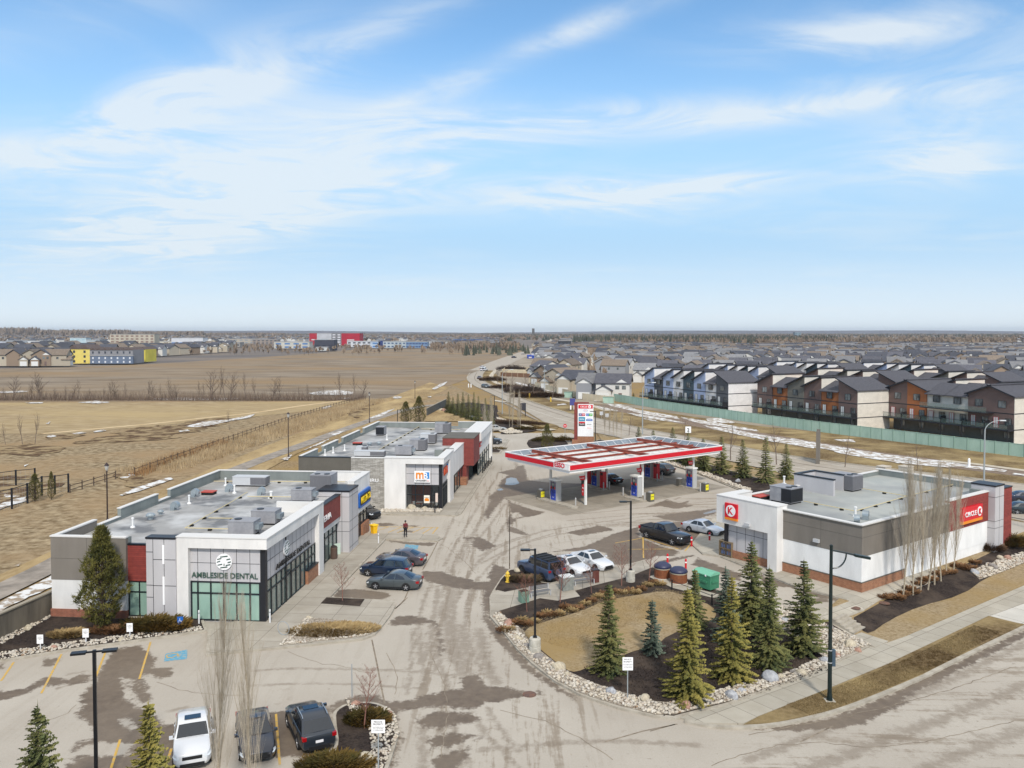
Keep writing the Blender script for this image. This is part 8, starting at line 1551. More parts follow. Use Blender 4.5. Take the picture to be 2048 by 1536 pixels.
M_b1=mat('boulder_cream',(196,186,164),.9,col2=(160,150,130),scale=3,bump=.5,bscale=9); M_b2=mat('boulder_grey',(146,140,134),.9,col2=(116,110,106),scale=3,bump=.5,bscale=9); M_b3=mat('boulder_pink',(178,140,122),.9,col2=(146,116,102),scale=3,bump=.5,bscale=9); M_b4=mat('boulder_pale_grey',(178,180,182),.9,col2=(140,142,148),scale=2.5,bump=.5,bscale=8)
BL=[(1016,1252,.5,M_b3,'pink'),(1037,1282,.38,M_b1,'cream'),(1054,1296,.3,M_b2,'grey'),(1078,1320,.42,M_b2,'grey'),(1098,1326,.28,M_b2,'small grey'),(1116,1341,.55,M_b1,'large round cream'),(1135,1354,.3,M_b1,'small cream'),(1200,1383,.24,M_b2,'small dark grey'),(1222,1389,.48,M_b4,'flat pale grey'),(1267,1406,.28,M_b1,'small cream'),(1289,1404,.42,M_b1,'round cream'),(1370,1418,.5,M_b3,'flat brownish'),(1382,1410,.3,M_b2,'flat grey'),(1461,1398,.55,M_b4,'pale angular'),(1484,1388,.32,M_b4,'small pale'),(1540,1362,.62,M_b4,'largest pale grey'),(1562,1358,.28,M_b1,'small tan'),(1602,1350,.36,M_b1,'tan'),(1586,1348,.26,M_b2,'small grey'),(1650,1328,.45,M_b4,'pale'),(1674,1316,.35,M_b3,'pinkish'),(1700,1295,.55,M_b1,'long cream'),(1715,1305,.3,M_b3,'small brown'),(1660,1260,.35,M_b2,'flat grey'),(1570,1245,.4,M_b4,'pale'),(1035,1146,.42,M_b1,'snow topped'),(940,860,.01,None,''),(1949,1148,.45,M_b4,'pale'),(1985,1138,.5,M_b2,'dark grey'),(2015,1120,.5,M_b3,'pinkish'),(2000,1118,.35,M_b1,'tan'),(1476,965,.55,M_b4,'pale grey'),(56,1262,.42,M_b1,'cream'),(108,1300,.3,M_b3,'pinkish'),(242,1284,.3,M_b1,'small tan'),(618,1240,.3,M_b1,'cream'),(822,1020,.75,M_b1,'long tan'),(850,1021,.5,M_b1,'tan'),(730,1530,.6,M_b1,'tan'),(773,1437,.4,M_b3,'pinkish'),(712,1413,.3,M_b3,'pink'),(1022,862,.8,M_b1,'pale')]
for i,(x,y,s,m,d) in enumerate(BL):
 if m is None: continue
 wh_='in the gravel left of the lawn' if x<1150 and x>1000 and y>1200 else 'in the gravel below the mulch' if x<1440 and y>1380 and x>1150 else 'in the gravel beside the street pavement' if 1440<=x<1800 and y>1200 else 'on the stony slope beyond the store' if x>1900 else 'near the bays and beds'
 near_=('between the lamp drum and the kerb' if 1060<x<1090 else 'nearest the island tip' if x<1030 and y>1200 else '')
 boulder((x,y),s,m,'%s boulder %s, at %s'%(d,wh_,('its left end','its left middle','its middle','its right middle','its right end')[int(x/2048*37)%5]),500+i)
for i in range(14):
 u=i/13; q=z5b([(140+u*520,200+u*125+vr_.uniform(-6,6))])[0]; boulder(q,vr_.uniform(.5,.9),vr_.choice((M_b1,M_b3,M_b4)),'one of the pale boulders edging the dry mound under the spruce row',600+i,.1)['group']='boulders edging the dry mound'
def inpoly(x,y,p):
 c=False; n=len(p)
 for i in range(n):
  x1,y1=p[i]; x2,y2=p[i-1]
  if (y1>y)!=(y2>y) and x<(x2-x1)*(y-y1)/(y2-y1)+x1: c=not c
 return c
def stones(label,polys,dens,r0,r1,seed,dz,m):
 r=np.random.RandomState(seed); bm=bmesh.new(); bmesh.ops.create_icosphere(bm,subdivisions=1,radius=1); bv=np.array([v.co[:] for v in bm.verts]); bf=np.array([[v.index for v in f.verts] for f in bm.faces]); bm.free(); Vs=[];Fs=[];k=0
 for p in polys:
  a=np.array(p); lo,hi=a.min(0),a.max(0); n=int((hi-lo).prod()*dens)
  for x,y in zip(r.uniform(lo[0],hi[0],n),r.uniform(lo[1],hi[1],n)):
   if not inpoly(x,y,p): continue
   s=r.uniform(r0,r1); an=r.uniform(0,3.14); c,sn=math.cos(an),math.sin(an); q=bv*np.array([s*r.uniform(.8,1.4),s*r.uniform(.6,1.),s*r.uniform(.45,.8)]); q=np.stack([q[:,0]*c-q[:,1]*sn+x,q[:,0]*sn+q[:,1]*c+y,q[:,2]+gh(x,y)+dz+s*.3],1); Vs.append(q); Fs.append(bf+k*len(bv)); k+=1
 V=np.concatenate(Vs); F=np.concatenate(Fs); me=bpy.data.meshes.new('river_stones'); me.vertices.add(len(V)); me.vertices.foreach_set('co',V.astype(np.float32).ravel()); me.loops.add(F.size); me.loops.foreach_set('vertex_index',F.astype(np.int32).ravel()); me.polygons.add(len(F)); me.polygons.foreach_set('loop_start',np.arange(0,F.size,3,dtype=np.int32)); me.update(calc_edges=True); me.materials.append(m)
 o=bpy.data.objects.new('river_stones',me); C.objects.link(o); return tag(o,label,'stones',kind='stuff')
def stonemat():
 m=mat('river_stone',(206,196,176),.85); t,b,L=mnodes(m); g=N(t,'ShaderNodeNewGeometry'); v=N(t,'ShaderNodeTexVoronoi'); v.inputs['Scale'].default_value=5; L(g.outputs['Position'],v.inputs['Vector']); r=N(t,'ShaderNodeValToRGB'); L(v.outputs['Color'],r.inputs[0]); e=r.color_ramp.elements; e[0].color=lin((192,182,164)); e[0].position=.2; e[1].color=lin((142,118,94)); e[1].position=.9; x=e.new(.55); x.color=lin((166,158,146)); x=e.new(.75); x.color=lin((200,194,182)); L(r.outputs[0],b.inputs['Base Color']); return m
M_st=stonemat()
edgeband=GL(z8([(95,530),(150,510),(300,640),(380,740),(480,840),(600,940),(700,1000),(900,1090),(1150,1170),(1400,1235),(1560,1240)])+z9([(250,1235),(480,1160),(800,1080),(1100,1000),(1380,870),(1300,780),(1150,700),(1020,640),(960,500),(980,440),(1080,480),(1350,590),(1620,700),(1790,790)])+[(1735,1293),(1655,1333),(1570,1368),(1455,1408),(1350,1434)]+z8([(1400,1335),(1100,1260),(800,1160),(600,1050),(420,905),(300,800),(200,670)]))
stones('pale river stones edging the centre island',[edgeband],46,.04,.15,1,.17,M_st)
mulch_in=GL(z8([(352,662),(372,715),(480,812),(600,905),(690,975),(770,995),(900,935),(1100,875),(1250,815),(1420,775),(1500,690),(1780,590),(1900,560)])+z9([(560,300),(960,500),(1020,640),(1150,700),(1300,780),(1380,850),(1100,970),(800,1050),(480,1130),(250,1205)])+z8([(1560,1210),(1400,1205),(1150,1140),(900,1060),(700,965),(600,900),(480,810),(380,715)]))
stones('pale river stones along the kerb of the clinic bed',[GL([(-60,1338),(0,1324),(125,1303),(250,1286),(405,1264),(400,1256),(250,1275),(125,1291),(0,1310),(-60,1322)]),GL([(60,1245),(112,1232),(60,1262),(0,1295),(0,1275)])],45,.05,.12,2,.16,M_st)
stones('pale river stones in the small island and plaza bed',[GL([(690,1400),(712,1418),(780,1420),(794,1445),(797,1475),(785,1500),(760,1560),(720,1560),(745,1500),(735,1450),(700,1425)]),GL(z7([(235,572),(455,345),(500,350),(330,530),(500,530),(900,485),(985,476),(900,498),(500,545)]))],50,.05,.12,3,.17,M_st)
stones('pale river stones in front of the restaurant glazing',[GL([(762,1018),(884,1019),(882,1026),(762,1027)])],30,.1,.22,4,.16,M_st)
stones('pale river stones on the slope beyond the store',[GL(zt([(1560,200),(1650,160),(1900,80),(2048,30),(2200,-20),(2200,60),(2048,130),(1800,230),(1640,280)]))],30,.08,.17,5,.14,M_st)
stones('pale stones along the bed behind the fuel lanes',[GL([(1285,909),(1310,911),(1400,943),(1500,980),(1500,987),(1400,950),(1290,914)]),GL(z5b([(880,440),(1000,450),(1180,470),(1180,492),(980,505),(880,470)]))],12,.12,.25,6,.16,M_st)
brush('bark_chips','loose bark chips over the island mulch',[tuple(G(*q)) for q in ((1240,1385),(1330,1360),(1420,1345),(1560,1300))],.10,220,M_mulch,84,4.,lean=1.2,wl=.05)
brush('lawn_blades','short dormant blades on the island lawn',[tuple(G(*q)) for q in ((1090,1290),(1180,1240),(1290,1200),(1380,1215))],.07,1600,M_lawn,85,3.,lean=.9,wl=.015)
for o in bpy.data.objects:
 if o.name.startswith(('bark_chips','lawn_blades')): o.location.z=.16
brush('boulevard_blades','rough dry blades on the boulevard strip',[tuple(G(*q)) for q in ((1600,1425),(1700,1388),(1860,1320),(1975,1260))],.07,1500,M_verge,86,.95,lean=.9,wl=.015).location.z=.1
# ================= FENCES =================
def fence(pts,h,label,mp,mpost,step=2.44,name='fence',rails=None,cap=None,pw=.07,dz=0.):
 t=thing(name,label,'fence',(0,0,0)); pan=MB(); pos=[]
 for a,b in zip(pts,pts[1:]):
  L=(b-a).length; n=max(1,round(L/step)); d=(b-a)/n; u=Vector((d.x,d.y,0)).normalized(); nn=Vector((-u.y,u.x,0))
  for i in range(n):
   p=a+d*i; q=p+d; pos.append(p)
   if rails:
    for z in rails: pan.obox((p+q)/2+Vector((0,0,z)),(q-p)/2,nn*.02,(0,0,.045))
   else: pan.obox((p+q)/2+Vector((0,0,h/2)),(q-p)/2-u*.01,nn*.03,(0,0,h/2));
   if cap: pan.obox((p+q)/2+Vector((0,0,h+.02)),(q-p)/2,nn*.07,(0,0,.03))
 pos.append(pts[-1]); pan.build('rails' if rails else 'panels',mp,t)
 k=len(pos); one=pos[-100:] if k>100 else pos; rest=pos[:-100] if k>100 else []
 m0=MB(); m0.box(-pw,-pw,0,pw,pw,h+.12); me=m0.mesh('post',mpost)
 for p in one: o=bpy.data.objects.new('post',me); C.objects.link(o); o.parent=t; o.location=p
 if rest:
  m_=MB(); [m_.box(p.x-pw,p.y-pw,0,p.x+pw,p.y+pw,h+.12) for p in rest]; tag(m_.build('post_run',mpost,t),kind='stuff')
 return t
M_gf=mat('green_fence_panel',(170,196,180),.8,col2=(152,180,164),scale=.8,detail=6,stretch=(1,1,.3)); M_gfp=mat('green_fence_post',(128,156,140),.7)
GP=lambda l:[G(*q) for q in l]
fence(GP([(1228,802),(1315,817),(1476,841),(1640,864),(2048,915),(2400,962)]),2.25,'long weathered green board fence in front of the townhouses',M_gf,M_gfp,cap=True)
M_bf=mat('beige_vinyl_fence',(206,194,168),.8,col2=(190,178,152),scale=.5); M_bp=mat('beige_fence_post',(190,178,152),.8)
fence(GP([(1070,774),(1112,785),(1139,792),(1167,799),(1200,803),(1228,806)]),2.0,'beige vinyl fence stepping down beside the footpath',M_bf,M_bp)
for i,(a,b) in enumerate((((1000,752),(1072,756)),((1004,745),(1070,747)),((1012,738),(1068,741)),((1058,765),(1120,769)),((1100,777),(1150,782)),((1000,753),(1010,741)),((1166,798),(1200,792)))):
 fence(GP([a,b]),1.9,'short beige yard fence, %s of the terraced yards beside the curved road'%('lowest wide one','second','third','fourth','fifth','left edge','last')[i],M_bf if i!=0 else mat('brown_fence',(120,88,66),.9),M_bp,step=4)
M_wr=mat('weathered_rail',(88,74,62),.95)
fence(GP([(140,986),(231,958)]),1.15,'two rail wooden fence beside the mesh fence',M_wr,M_wr,rails=(.45,1.0),pw=.06)
fence(GP([(269,951),(380,911),(485,874),(590,838),(650,820),(727,799)]),1.15,'long two rail wooden fence following the trail',M_wr,M_wr,rails=(.45,1.0),pw=.06,name='fence')
def mesh_fence(pts,h,label):
 t=fence(pts,h,label,M_black,M_black,step=3.4,rails=(h,),pw=.09,name='mesh_fence'); m_=MB()
 for a,b in zip(pts,pts[1:]):
  n=int((b-a).length/.5)
  for i in range(n): p=a+(b-a)*(i/n); m_.tube([p,p+Vector((0,0,h))],.008,3,cap=False)
  for k in range(4): z=Vector((0,0,h*(k+.5)/4)); m_.tube([a+z,b+z],.008,3,cap=False)
 m_.build('wire_mesh',M_galvp,t)
mesh_fence(GP([(-120,1050),(24,1018),(55,1007),(84,991),(110,989),(137,985)]),2.5,'black post and wire mesh fence at the left edge'); mesh_fence(GP([(-60,985),(32,972),(70,968)]),2.2,'further black post fence behind the yellow green pine')
mesh_fence(GP([(2012,1045),(2100,1070)]),1.8,'black wire fence at the far right of the store')
t=thing('billboard','pale billboard seen edge on standing on the verge beyond the store','billboard',tuple(G(1636,926)),R(68)); m_=MB(); m_.box(-1.6,-.25,.3,1.6,.25,hgt((1636,926),(1636,877))); m_.build('panel',mat('billboard_back',(178,176,166),.7,col2=(150,148,140),scale=1),t)
for s in(-1,1): m_=MB(); m_.box(s*1.65-.12,-.3,0,s*1.65+.12,.3,5.5); m_.build('post',mat('billboard_post',(110,104,96),.8),t)
panel_sign((1376,915),(1376,853),'white square sign reading 2 above the canopy',1.0,1.1,[('2',.2,.6,.4,M_txt_k)],0,name='number_sign')
for bp,tp,l in (((1203,838),(1203,823),'small cream sign left on the verge right of the pylon'),((1214,840),(1214,827),'small white sign right of the cream one on the verge')): panel_sign(bp,tp,l,.9,.9,[],0,mp=M_unit2,name='verge_sign')
for bp,l in (((937,775),'left of two small white marker posts on the outer bend'),((942,775),'right of two small white marker posts on the outer bend'),((1938,935),'small white post on the footpath beyond the store')):
 m_=MB(); m_.lathe([(.2,0),(.2,1.3),(.1,1.5)],8); o=m_.build('white_post',M_txt_w); o.location=tuple(G(*bp)); tag(o,l,'post')
for px,w_,l in (((1137,795),2.6,'green utility cabinet in front of the beige fence'),((1217,806),3.2,'green utility cabinet at the joint of the beige and green fences')):
 t=thing('utility_cabinet',l,'utility box',tuple(G(*px)),R(-15)); m_=MB(); m_.box(-w_/2,-.8,0,w_/2,.8,1.7); m_.build('body',M_gf,t); m_=MB(); m_.box(-w_/2-.08,-.88,1.7,w_/2+.08,.88,1.85); m_.build('lid',M_gfp,t)
# ================= TOWNHOUSES =================
TH=math.atan2(.42,.907)   # local x = depth direction's right normal
M_shing=mat('dark_shingles',(84,84,90),.9,col2=(68,68,74),scale=3,detail=6,bump=.3,bscale=12); M_fascia=mat('black_fascia',(32,34,42),.6)
def colm(n,c,b=True): return mat('cladding_'+n,c,.8,col2=tuple(int(x*.93) for x in c),scale=.6,stretch=(1,1,2))
CW=colm('white',(224,222,220)); CB=colm('light_blue',(160,174,202)); CS=colm('slate',(88,90,94)); CT=colm('dark_teal',(66,82,92)); CBr=colm('brown',(112,92,86)); COr=colm('orange',(164,100,58)); CCr=colm('cream',(216,210,198)); COl=colm('olive_grey',(108,106,98))
M_win=glassmat('house_window_glass',(52,58,64),.08,(120,128,130),.9); M_wtrim=mat('white_window_trim',(214,214,210),.6); M_rail=mat('glass_rail',(120,140,132),.1); mnodes(M_rail)[1].inputs['Alpha'].default_value=.22; M_railk=mat('rail_black',(30,32,36),.5); M_dred=mat('red_door_frame',(176,32,48),.6)
def townblock(px,L,D,units,label,H=9.2,ends=CW,hi=1.9,reds=False,top=None,rzv=None,name='townhouse_block'):
 """x runs along the facade from its near right corner towards the far left; y is depth away"""
 g=G(*px); rz=math.atan2(.907,-.42) if rzv is None else rzv
 t=thing(name,label,'building',(g.x,g.y,0),rz); s_=-1   # depth is towards -y here
 n=len(units); w=L/n; ZF=2.9; Y=lambda d:-d
 m_=MB(); m_.box(0,Y(D),0,L,Y(1.6),2.75); m_.build('ground_floor',COl,t)
 for i,(c,kind,up) in enumerate(units):
  x0,x1=i*w,(i+1)*w; zl,zh=H-.3,H+hi
  if kind=='low': m_=MB(); m_.xprism([(Y(.25),2.75),(Y(.25),H-.9),(Y(D),H+.2),(Y(D),2.75)],x0,x1); m_.build('unit_wall',c,t); m_=MB(); m_.xprism([(Y(-.6),H-1.15),(Y(-.6),H-.95),(Y(4.5),H+1.3),(Y(4.5),H+1.1)],x0-.1,x1+.1); m_.build('roof',M_shing,t)
  else:
   a,b=(zl,zh) if up else (zh,zl); m_=MB(); m_.yprism([(x0,2.75),(x1,2.75),(x1,b),(x0,a)],Y(D),Y(0 if kind=='out' else .15)); m_.build('unit_wall',c,t)
   if not up: m_=MB(); m_.box(x0-.05,Y(D-.1),H-1.2,x0-.005,Y(.2),zh-.08); m_.build('side_wall',ends,t)
   e=.45; m_=MB(); sl=(b-a)/w; m_.yprism([(x0-e,a-e*sl),(x1+e,b+e*sl),(x1+e,b+e*sl+.22),(x0-e,a-e*sl+.22)],Y(D+.5),Y(-.6)); m_.build('roof',M_shing,t)
   m_=MB(); m_.yprism([(x0-e-.02,a-e*sl-.03),(x1+e+.02,b+e*sl-.03),(x1+e+.02,b+e*sl+.24),(x0-e-.02,a-e*sl+.24)],Y(-.6),Y(-.66)); m_.build('fascia_board',M_fascia,t)
  xc=(x0+x1)/2
  for (wx,ww,z0,z1,nm) in ((xc,1.5,H-2.6,H-1.3,'window'),(x0+1.1,1.2,3.5,4.9,'window'),(x1-1.2,.9,2.95,5.0,'door'),(xc,1.2,.9,2.1,'window')):
   yy=.0 if z0>2.7 else -1.6; m_=MB(); m_.box(wx-ww/2,yy+.0,z0,wx+ww/2,yy+.05,z1); q=m_.build(nm,M_win if nm=='window' else M_wtrim,t)
   m_=MB(); tm=(M_dred if reds and nm=='door' else M_railk); m_.box(wx-ww/2-.06,yy+.02,z0-.06,wx+ww/2+.06,yy+.04,z0); m_.box(wx-ww/2-.06,yy+.02,z1,wx+ww/2+.06,yy+.04,z1+.06); m_.box(wx-.03,yy+.05,z0,wx+.03,yy+.07,z1); m_.box(wx-ww/2-.07,yy+.02,z0,wx-ww/2,yy+.08,z1); m_.box(wx+ww/2,yy+.02,z0,wx+ww/2+.07,yy+.08,z1); m_.build('frame',tm,q)
  m_=MB(); m_.box(x0+.1,1.75,2.9,x1-.1,1.78,3.85); m_.build('balcony_glass',M_rail,t); m_=MB(); m_.box(x0,0.1,2.9,x0+.07,1.8,4.3 if i%2 else 3.9); m_.box(x0,1.74,3.85,x1,1.82,3.92); m_.box(x0,1.7,0,x0+.14,1.84,2.7); m_.build('balcony_rail',M_railk,t)
 m_=MB(); m_.box(-.1,0,2.6,L+.1,1.85,2.88); m_.build('balcony_slab',M_fascia,t)
 m_=MB(); m_.box(-.12,Y(D),.0,-.0,Y(.0),H-.35 if units[0][2] or units[0][1]=='low' else H+hi-.3) if False else m_.box(-.10,Y(D+.0),0,-.01,Y(.02),H-.45); m_.build('end_wall',ends,t)
 m_=MB(); [m_.box(-.13,Y(D+.01),z,-.10,Y(.0),z+.18) for z in (2.7,5.85)]; m_.box(0,.0,5.8,L,.03,5.98); m_.build('trim_band',M_fascia,t)
 return t
blue=[(CS,'out',True),(CW,'low',0),(CB,'out',False),(CT,'out',False),(CW,'in',False),(CB,'out',False),(CS,'low',0),(CB,'out',False)]
orng=[(CBr,'out',True),(COr,'low',0),(CBr,'in',False),(COl,'out',False),(COr,'low',0),(CBr,'out',False)]
T1=townblock((1456,834),37.9,9.7,blue,'row of blue, white and slate townhouses with slanting roofs above the green fence')
T2=townblock((1714,861),32,10,orng,'middle row of brown and orange townhouses with slanting roofs above the green fence',ends=CCr)
T3=townblock((2027,889),29,13,[(CBr,'out',True),(CBr,'out',False),(CCr,'low',0),(CCr,'low',0),(COr,'out',True),(CBr,'out',False)],'right row of brown, orange and cream townhouses with two balcony tiers',ends=CCr,reds=True,H=9.6,hi=1.5)
m_=MB(); m_.box(4,0,5.75,19,2.6,5.95); m_.build('upper_balcony',M_fascia,T3); m_=MB(); m_.box(4,2.5,5.95,19,2.56,6.95); m_.build('upper_balcony_rail',M_rail,T3)
sn1,sn2=snap(T1),snap(T2)
for i,(px,pr,sn_,l,dd) in enumerate((((1560,812),T1,sn1,'pale townhouse row seen behind the blue row',1),((1790,832),T2,sn2,'brown and orange townhouse row behind the middle row',0),((2010,838),T2,sn2,'second brown townhouse row behind the right row',0),((2160,890),T2,sn2,'brown and orange townhouse row at the right edge',0),((1700,800),T1,sn1,'slanting dark roofs of the furthest townhouse row',1),((1900,805),T1,sn1,'slanting roofs of the furthest townhouse row on the right',1))):
 g=G(*px); place(pr,(g.x,g.y,0),math.atan2(.907,-.42),l,None,None,sn_)
# ================= HOUSES =================
ROOFS=[('dark grey',mat('roof_dark_grey',(92,92,98),.9,col2=(74,74,82),scale=1.5,rnd=.2)),('brown',mat('roof_brown',(124,112,98),.9,col2=(106,94,84),scale=1.5,rnd=.2)),('grey',mat('roof_grey',(128,128,128),.9,col2=(110,110,114),scale=1.5,rnd=.2)),('charcoal',mat('roof_charcoal',(74,76,84),.9,col2=(60,62,70),scale=1.5,rnd=.2))]
WALLS=[('beige',mat('wall_beige',(172,162,144),.85,rnd=.15)),('white',mat('wall_white',(206,204,198),.85,rnd=.08)),('grey',mat('wall_grey',(138,140,144),.85,rnd=.15)),('tan',mat('wall_tan',(140,122,104),.85,rnd=.15))]
def house(shape,wm,rm,simple=False):
 t=thing('suburban_house','','house'); W=8.6; D=12. if shape!=1 else 11.; h=5.4; rh=2.6
 m_=MB()
 if shape==0: m_.yprism([(-W/2,0),(W/2,0),(W/2,h),(0,h+rh-.15),(-W/2,h)],-D/2,D/2)
 else: m_.xprism([(-D/2,0),(D/2,0),(D/2,h),(0,h+rh-.15),(-D/2,h)],-W/2,W/2)
 m_.box(-W/2,-D/2-1.8,0,-.3,-D/2,3.1 if shape!=2 else 5.2); m_.build('wall',wm,t)
 m_=MB(); e=.45
 def gab(x0,x1,y0,y1,z,rr,ax):
  if ax=='y': m_.yprism([(x0-e,z-.2),((x0+x1)/2,z+rr),(x1+e,z-.2),(x1+e,z+.02),((x0+x1)/2,z+rr+.26),(x0-e,z+.02)],y0-e,y1+e)
  else: m_.xprism([(y0-e,z-.2),((y0+y1)/2,z+rr),(y1+e,z-.2),(y1+e,z+.02),((y0+y1)/2,z+rr+.26),(y0-e,z+.02)],x0-e,x1+e)
 gab(-W/2,W/2,-D/2,D/2,h,rh,'y' if shape==0 else 'x'); m_.build('roof',rm,t)
 m_=MB(); gab(-W/2,-.3,-D/2-1.8,-D/2+2,3.1 if shape!=2 else 5.2,1.5,'y'); m_.build('front_gable_roof',rm,t)
 m_=MB(); m_.yprism([(-W/2-.0,h2:=(3.1 if shape!=2 else 5.2)),(-.3,h2),((-W/2-.3)/2,h2+1.45)],-D/2-1.85,-D/2-1.8); m_.yprism([(.6,h),(W/2-.4,h),((W/2+.2)/2,h+1.2)],-D/2-.06,-D/2-.01); m_.build('white_gable_front',M_wtrim,t)
 if not simple:
  for x,z0 in ((1.2,3.4),(2.9,3.4),(-2.4,3.9)):
   m_=MB(); m_.box(x-.5,-D/2-.06,z0,x+.5,-D/2-.02,z0+1.2); q=m_.build('window',M_win,t)
  for x,y0 in ((W/2+.02,-2),(W/2+.02,2.5)): m_=MB(); m_.box(x,y0-.5,3.3,x+.04,y0+.5,4.4); m_.box(-x-.04,y0-.5,3.3,-x,y0+.5,4.4); m_.build('window',M_win,t)
  m_=MB(); m_.box(-W/2+.5,-D/2-1.86,.1,-.8,-D/2-1.81,2.3); m_.build('garage_door',M_wtrim,t)
  m_=MB(); m_.box(1.5,-D/2-.08,.2,2.4,-D/2-.02,2.2); m_.build('front_door',CBr,t)
 return t
prot=[]
for i in range(8):
 wi=(0,1,2,3,1,0,2,1)[i]; ri=(1,0,2,3,2,3,1,0)[i]; p_=house(i%3,WALLS[wi][1],ROOFS[ri][1]); prot.append([p_,snap(p_),'%s house, %s roof, %s'%(WALLS[wi][0],ROOFS[ri][0],('steep gable','long ridge','tall front bay')[i%3]),False])
hr=random.Random(5); HC_=0
def put_house(x,y,rz,where,far=False,k=None,s=1.):
 global HC_
 k=hr.randrange(8) if k is None else k; pr=prot[k]; f=not pr[3]; pr[3]=True; HC_+=1
 if far and not f:
  o=pr[0].copy(); C.objects.link(o); tr_=[q for q in pr[1] if not q[0].name.startswith(('window','garage','front_door'))]
  for q,_ in tr_: c=q.copy(); C.objects.link(c); c.parent=o
 else: o=pr[0] if f else copy_tree(pr[0],None,pr[1])
 o.location=(x,y,0); o.rotation_euler=(0,0,rz); o.scale=(s,s,s); o['label']=pr[2]+' '+where; o['group']=pr[2]+' '+where
for px,rz,k,l in (((1228,797),R(-12),1,'wide two storey grey house nearest the beige fence'),((1192,795),R(-14),2,'grey house with dark ridge left of the wide one'),((1160,786),R(-30),5,'dark roofed house third from the green fence'),((1128,778),R(-45),0,'brown roofed house fourth from the green fence'),((1106,768),R(-55),3,'dark roofed house beside the terraced yards'),((1092,755),R(-60),1,'house at the top of the terraced yards')):
 g=G(*px); pr=prot[k]; f=not pr[3]; pr[3]=True; o=pr[0] if f else copy_tree(pr[0],None,pr[1]); o.location=(g.x,g.y,0); o.rotation_euler=(0,0,rz); o.scale=(1.25,1.,1.); o['label']=l
ra_=R(-25); dA=Vector((math.cos(ra_+PI/2-.0),math.sin(ra_+PI/2))); dB=Vector((math.cos(ra_),math.sin(ra_)))
far_list=[]
for i in range(-40,90):
 for j in range(-10,80):
  row=j*27+(8 if j%2 else -4); p=Vector((60,300))+dB*(i*12.6+hr.uniform(-1,1))+dA*row; x,y=p.x,p.y
  if y<262 or y>1150: continue
  px=CX+x/y*FPX
  if px>2090 or px<1085+ (30 if y<400 else 0) - max(0,(y-500)*.02): continue
  yy=HZ+FPX*CAMH/y
  if yy>775+(px-1300)*.045 and px>1290: continue
  if yy>752 and px<1290: continue
  if 1165<px<1200 and yy>705: continue   # the street seen end on
  if 1430<px<1560 and 686<yy<697: continue
  far_list.append((y,x,px))
far_list.sort(); M_farst=MB()
M_pub=[r for r in far_list]
for n_,(y,x,px) in enumerate(far_list):
 rz=ra_+(0 if hr.random()<.8 else PI/2)+ (PI if hr.random()<.5 else 0)+hr.uniform(-.1,.1)
 if n_<255: put_house(x,y,rz,'in the %s suburb'%('near' if y<420 else 'far'),far=y>420)
far_st=far_list[255:]
def house_mass(name,label,lst,seed,cat='houses'):
 r=random.Random(seed); groups={}
 W_,Rf,G_=MB(),[MB() for _ in ROOFS],MB()
 for y,x,px in lst:
  w=r.uniform(4,5); d=r.uniform(5,7); h=r.uniform(4.6,5.8); a=ra_+r.choice((0,PI/2))+r.uniform(-.2,.2); c,s=math.cos(a),math.sin(a)
  T=lambda u,v,z:(x+u*c-v*s,y+u*s+v*c,z)
  W_.add([T(-w,-d,0),T(w,-d,0),T(w,d,0),T(-w,d,0),T(-w,-d,h),T(w,-d,h),T(w,d,h),T(-w,d,h),T(0,-d,h+2.3),T(0,d,h+2.3)],[(0,1,5,4),(1,2,6,5),(2,3,7,6),(3,0,4,7),(4,5,8),(6,7,9)],r.choice((0,1,1,2,3)))
  e=.5; Rf[0].add([T(-w-e,-d-e,h-.1),T(0,-d-e,h+2.6),T(0,d+e,h+2.6),T(-w-e,d+e,h-.1),T(w+e,-d-e,h-.1),T(w+e,d+e,h-.1)],[(0,1,2,3),(4,5,2,1)],r.randrange(4))
 t=thing(name,label,cat); tag(t,kind='stuff'); W_.build('walls',[m for _,m in WALLS],t,recalc=False); Rf[0].build('roofs',[m for _,m in ROOFS],t,recalc=False); return t
for k in range(900):
 y=hr.uniform(1150,3800)**1.0; u=hr.uniform(.05,.68); far_st.append((y,u*y,0))
for k in range(260): y=hr.uniform(1150,2200); u=hr.uniform(-.115,-.015); far_st.append((y,u*y,0))
house_mass('distant_suburb','mass of small distant rooftops reaching to the horizon on the right',far_st,9)
house_mass('distant_suburb','mass of small distant rooftops on the low hill at the left horizon',[(y:=hr.uniform(1500,3600),hr.uniform(-.70,-.13)*y,0) for k in range(900)],10)
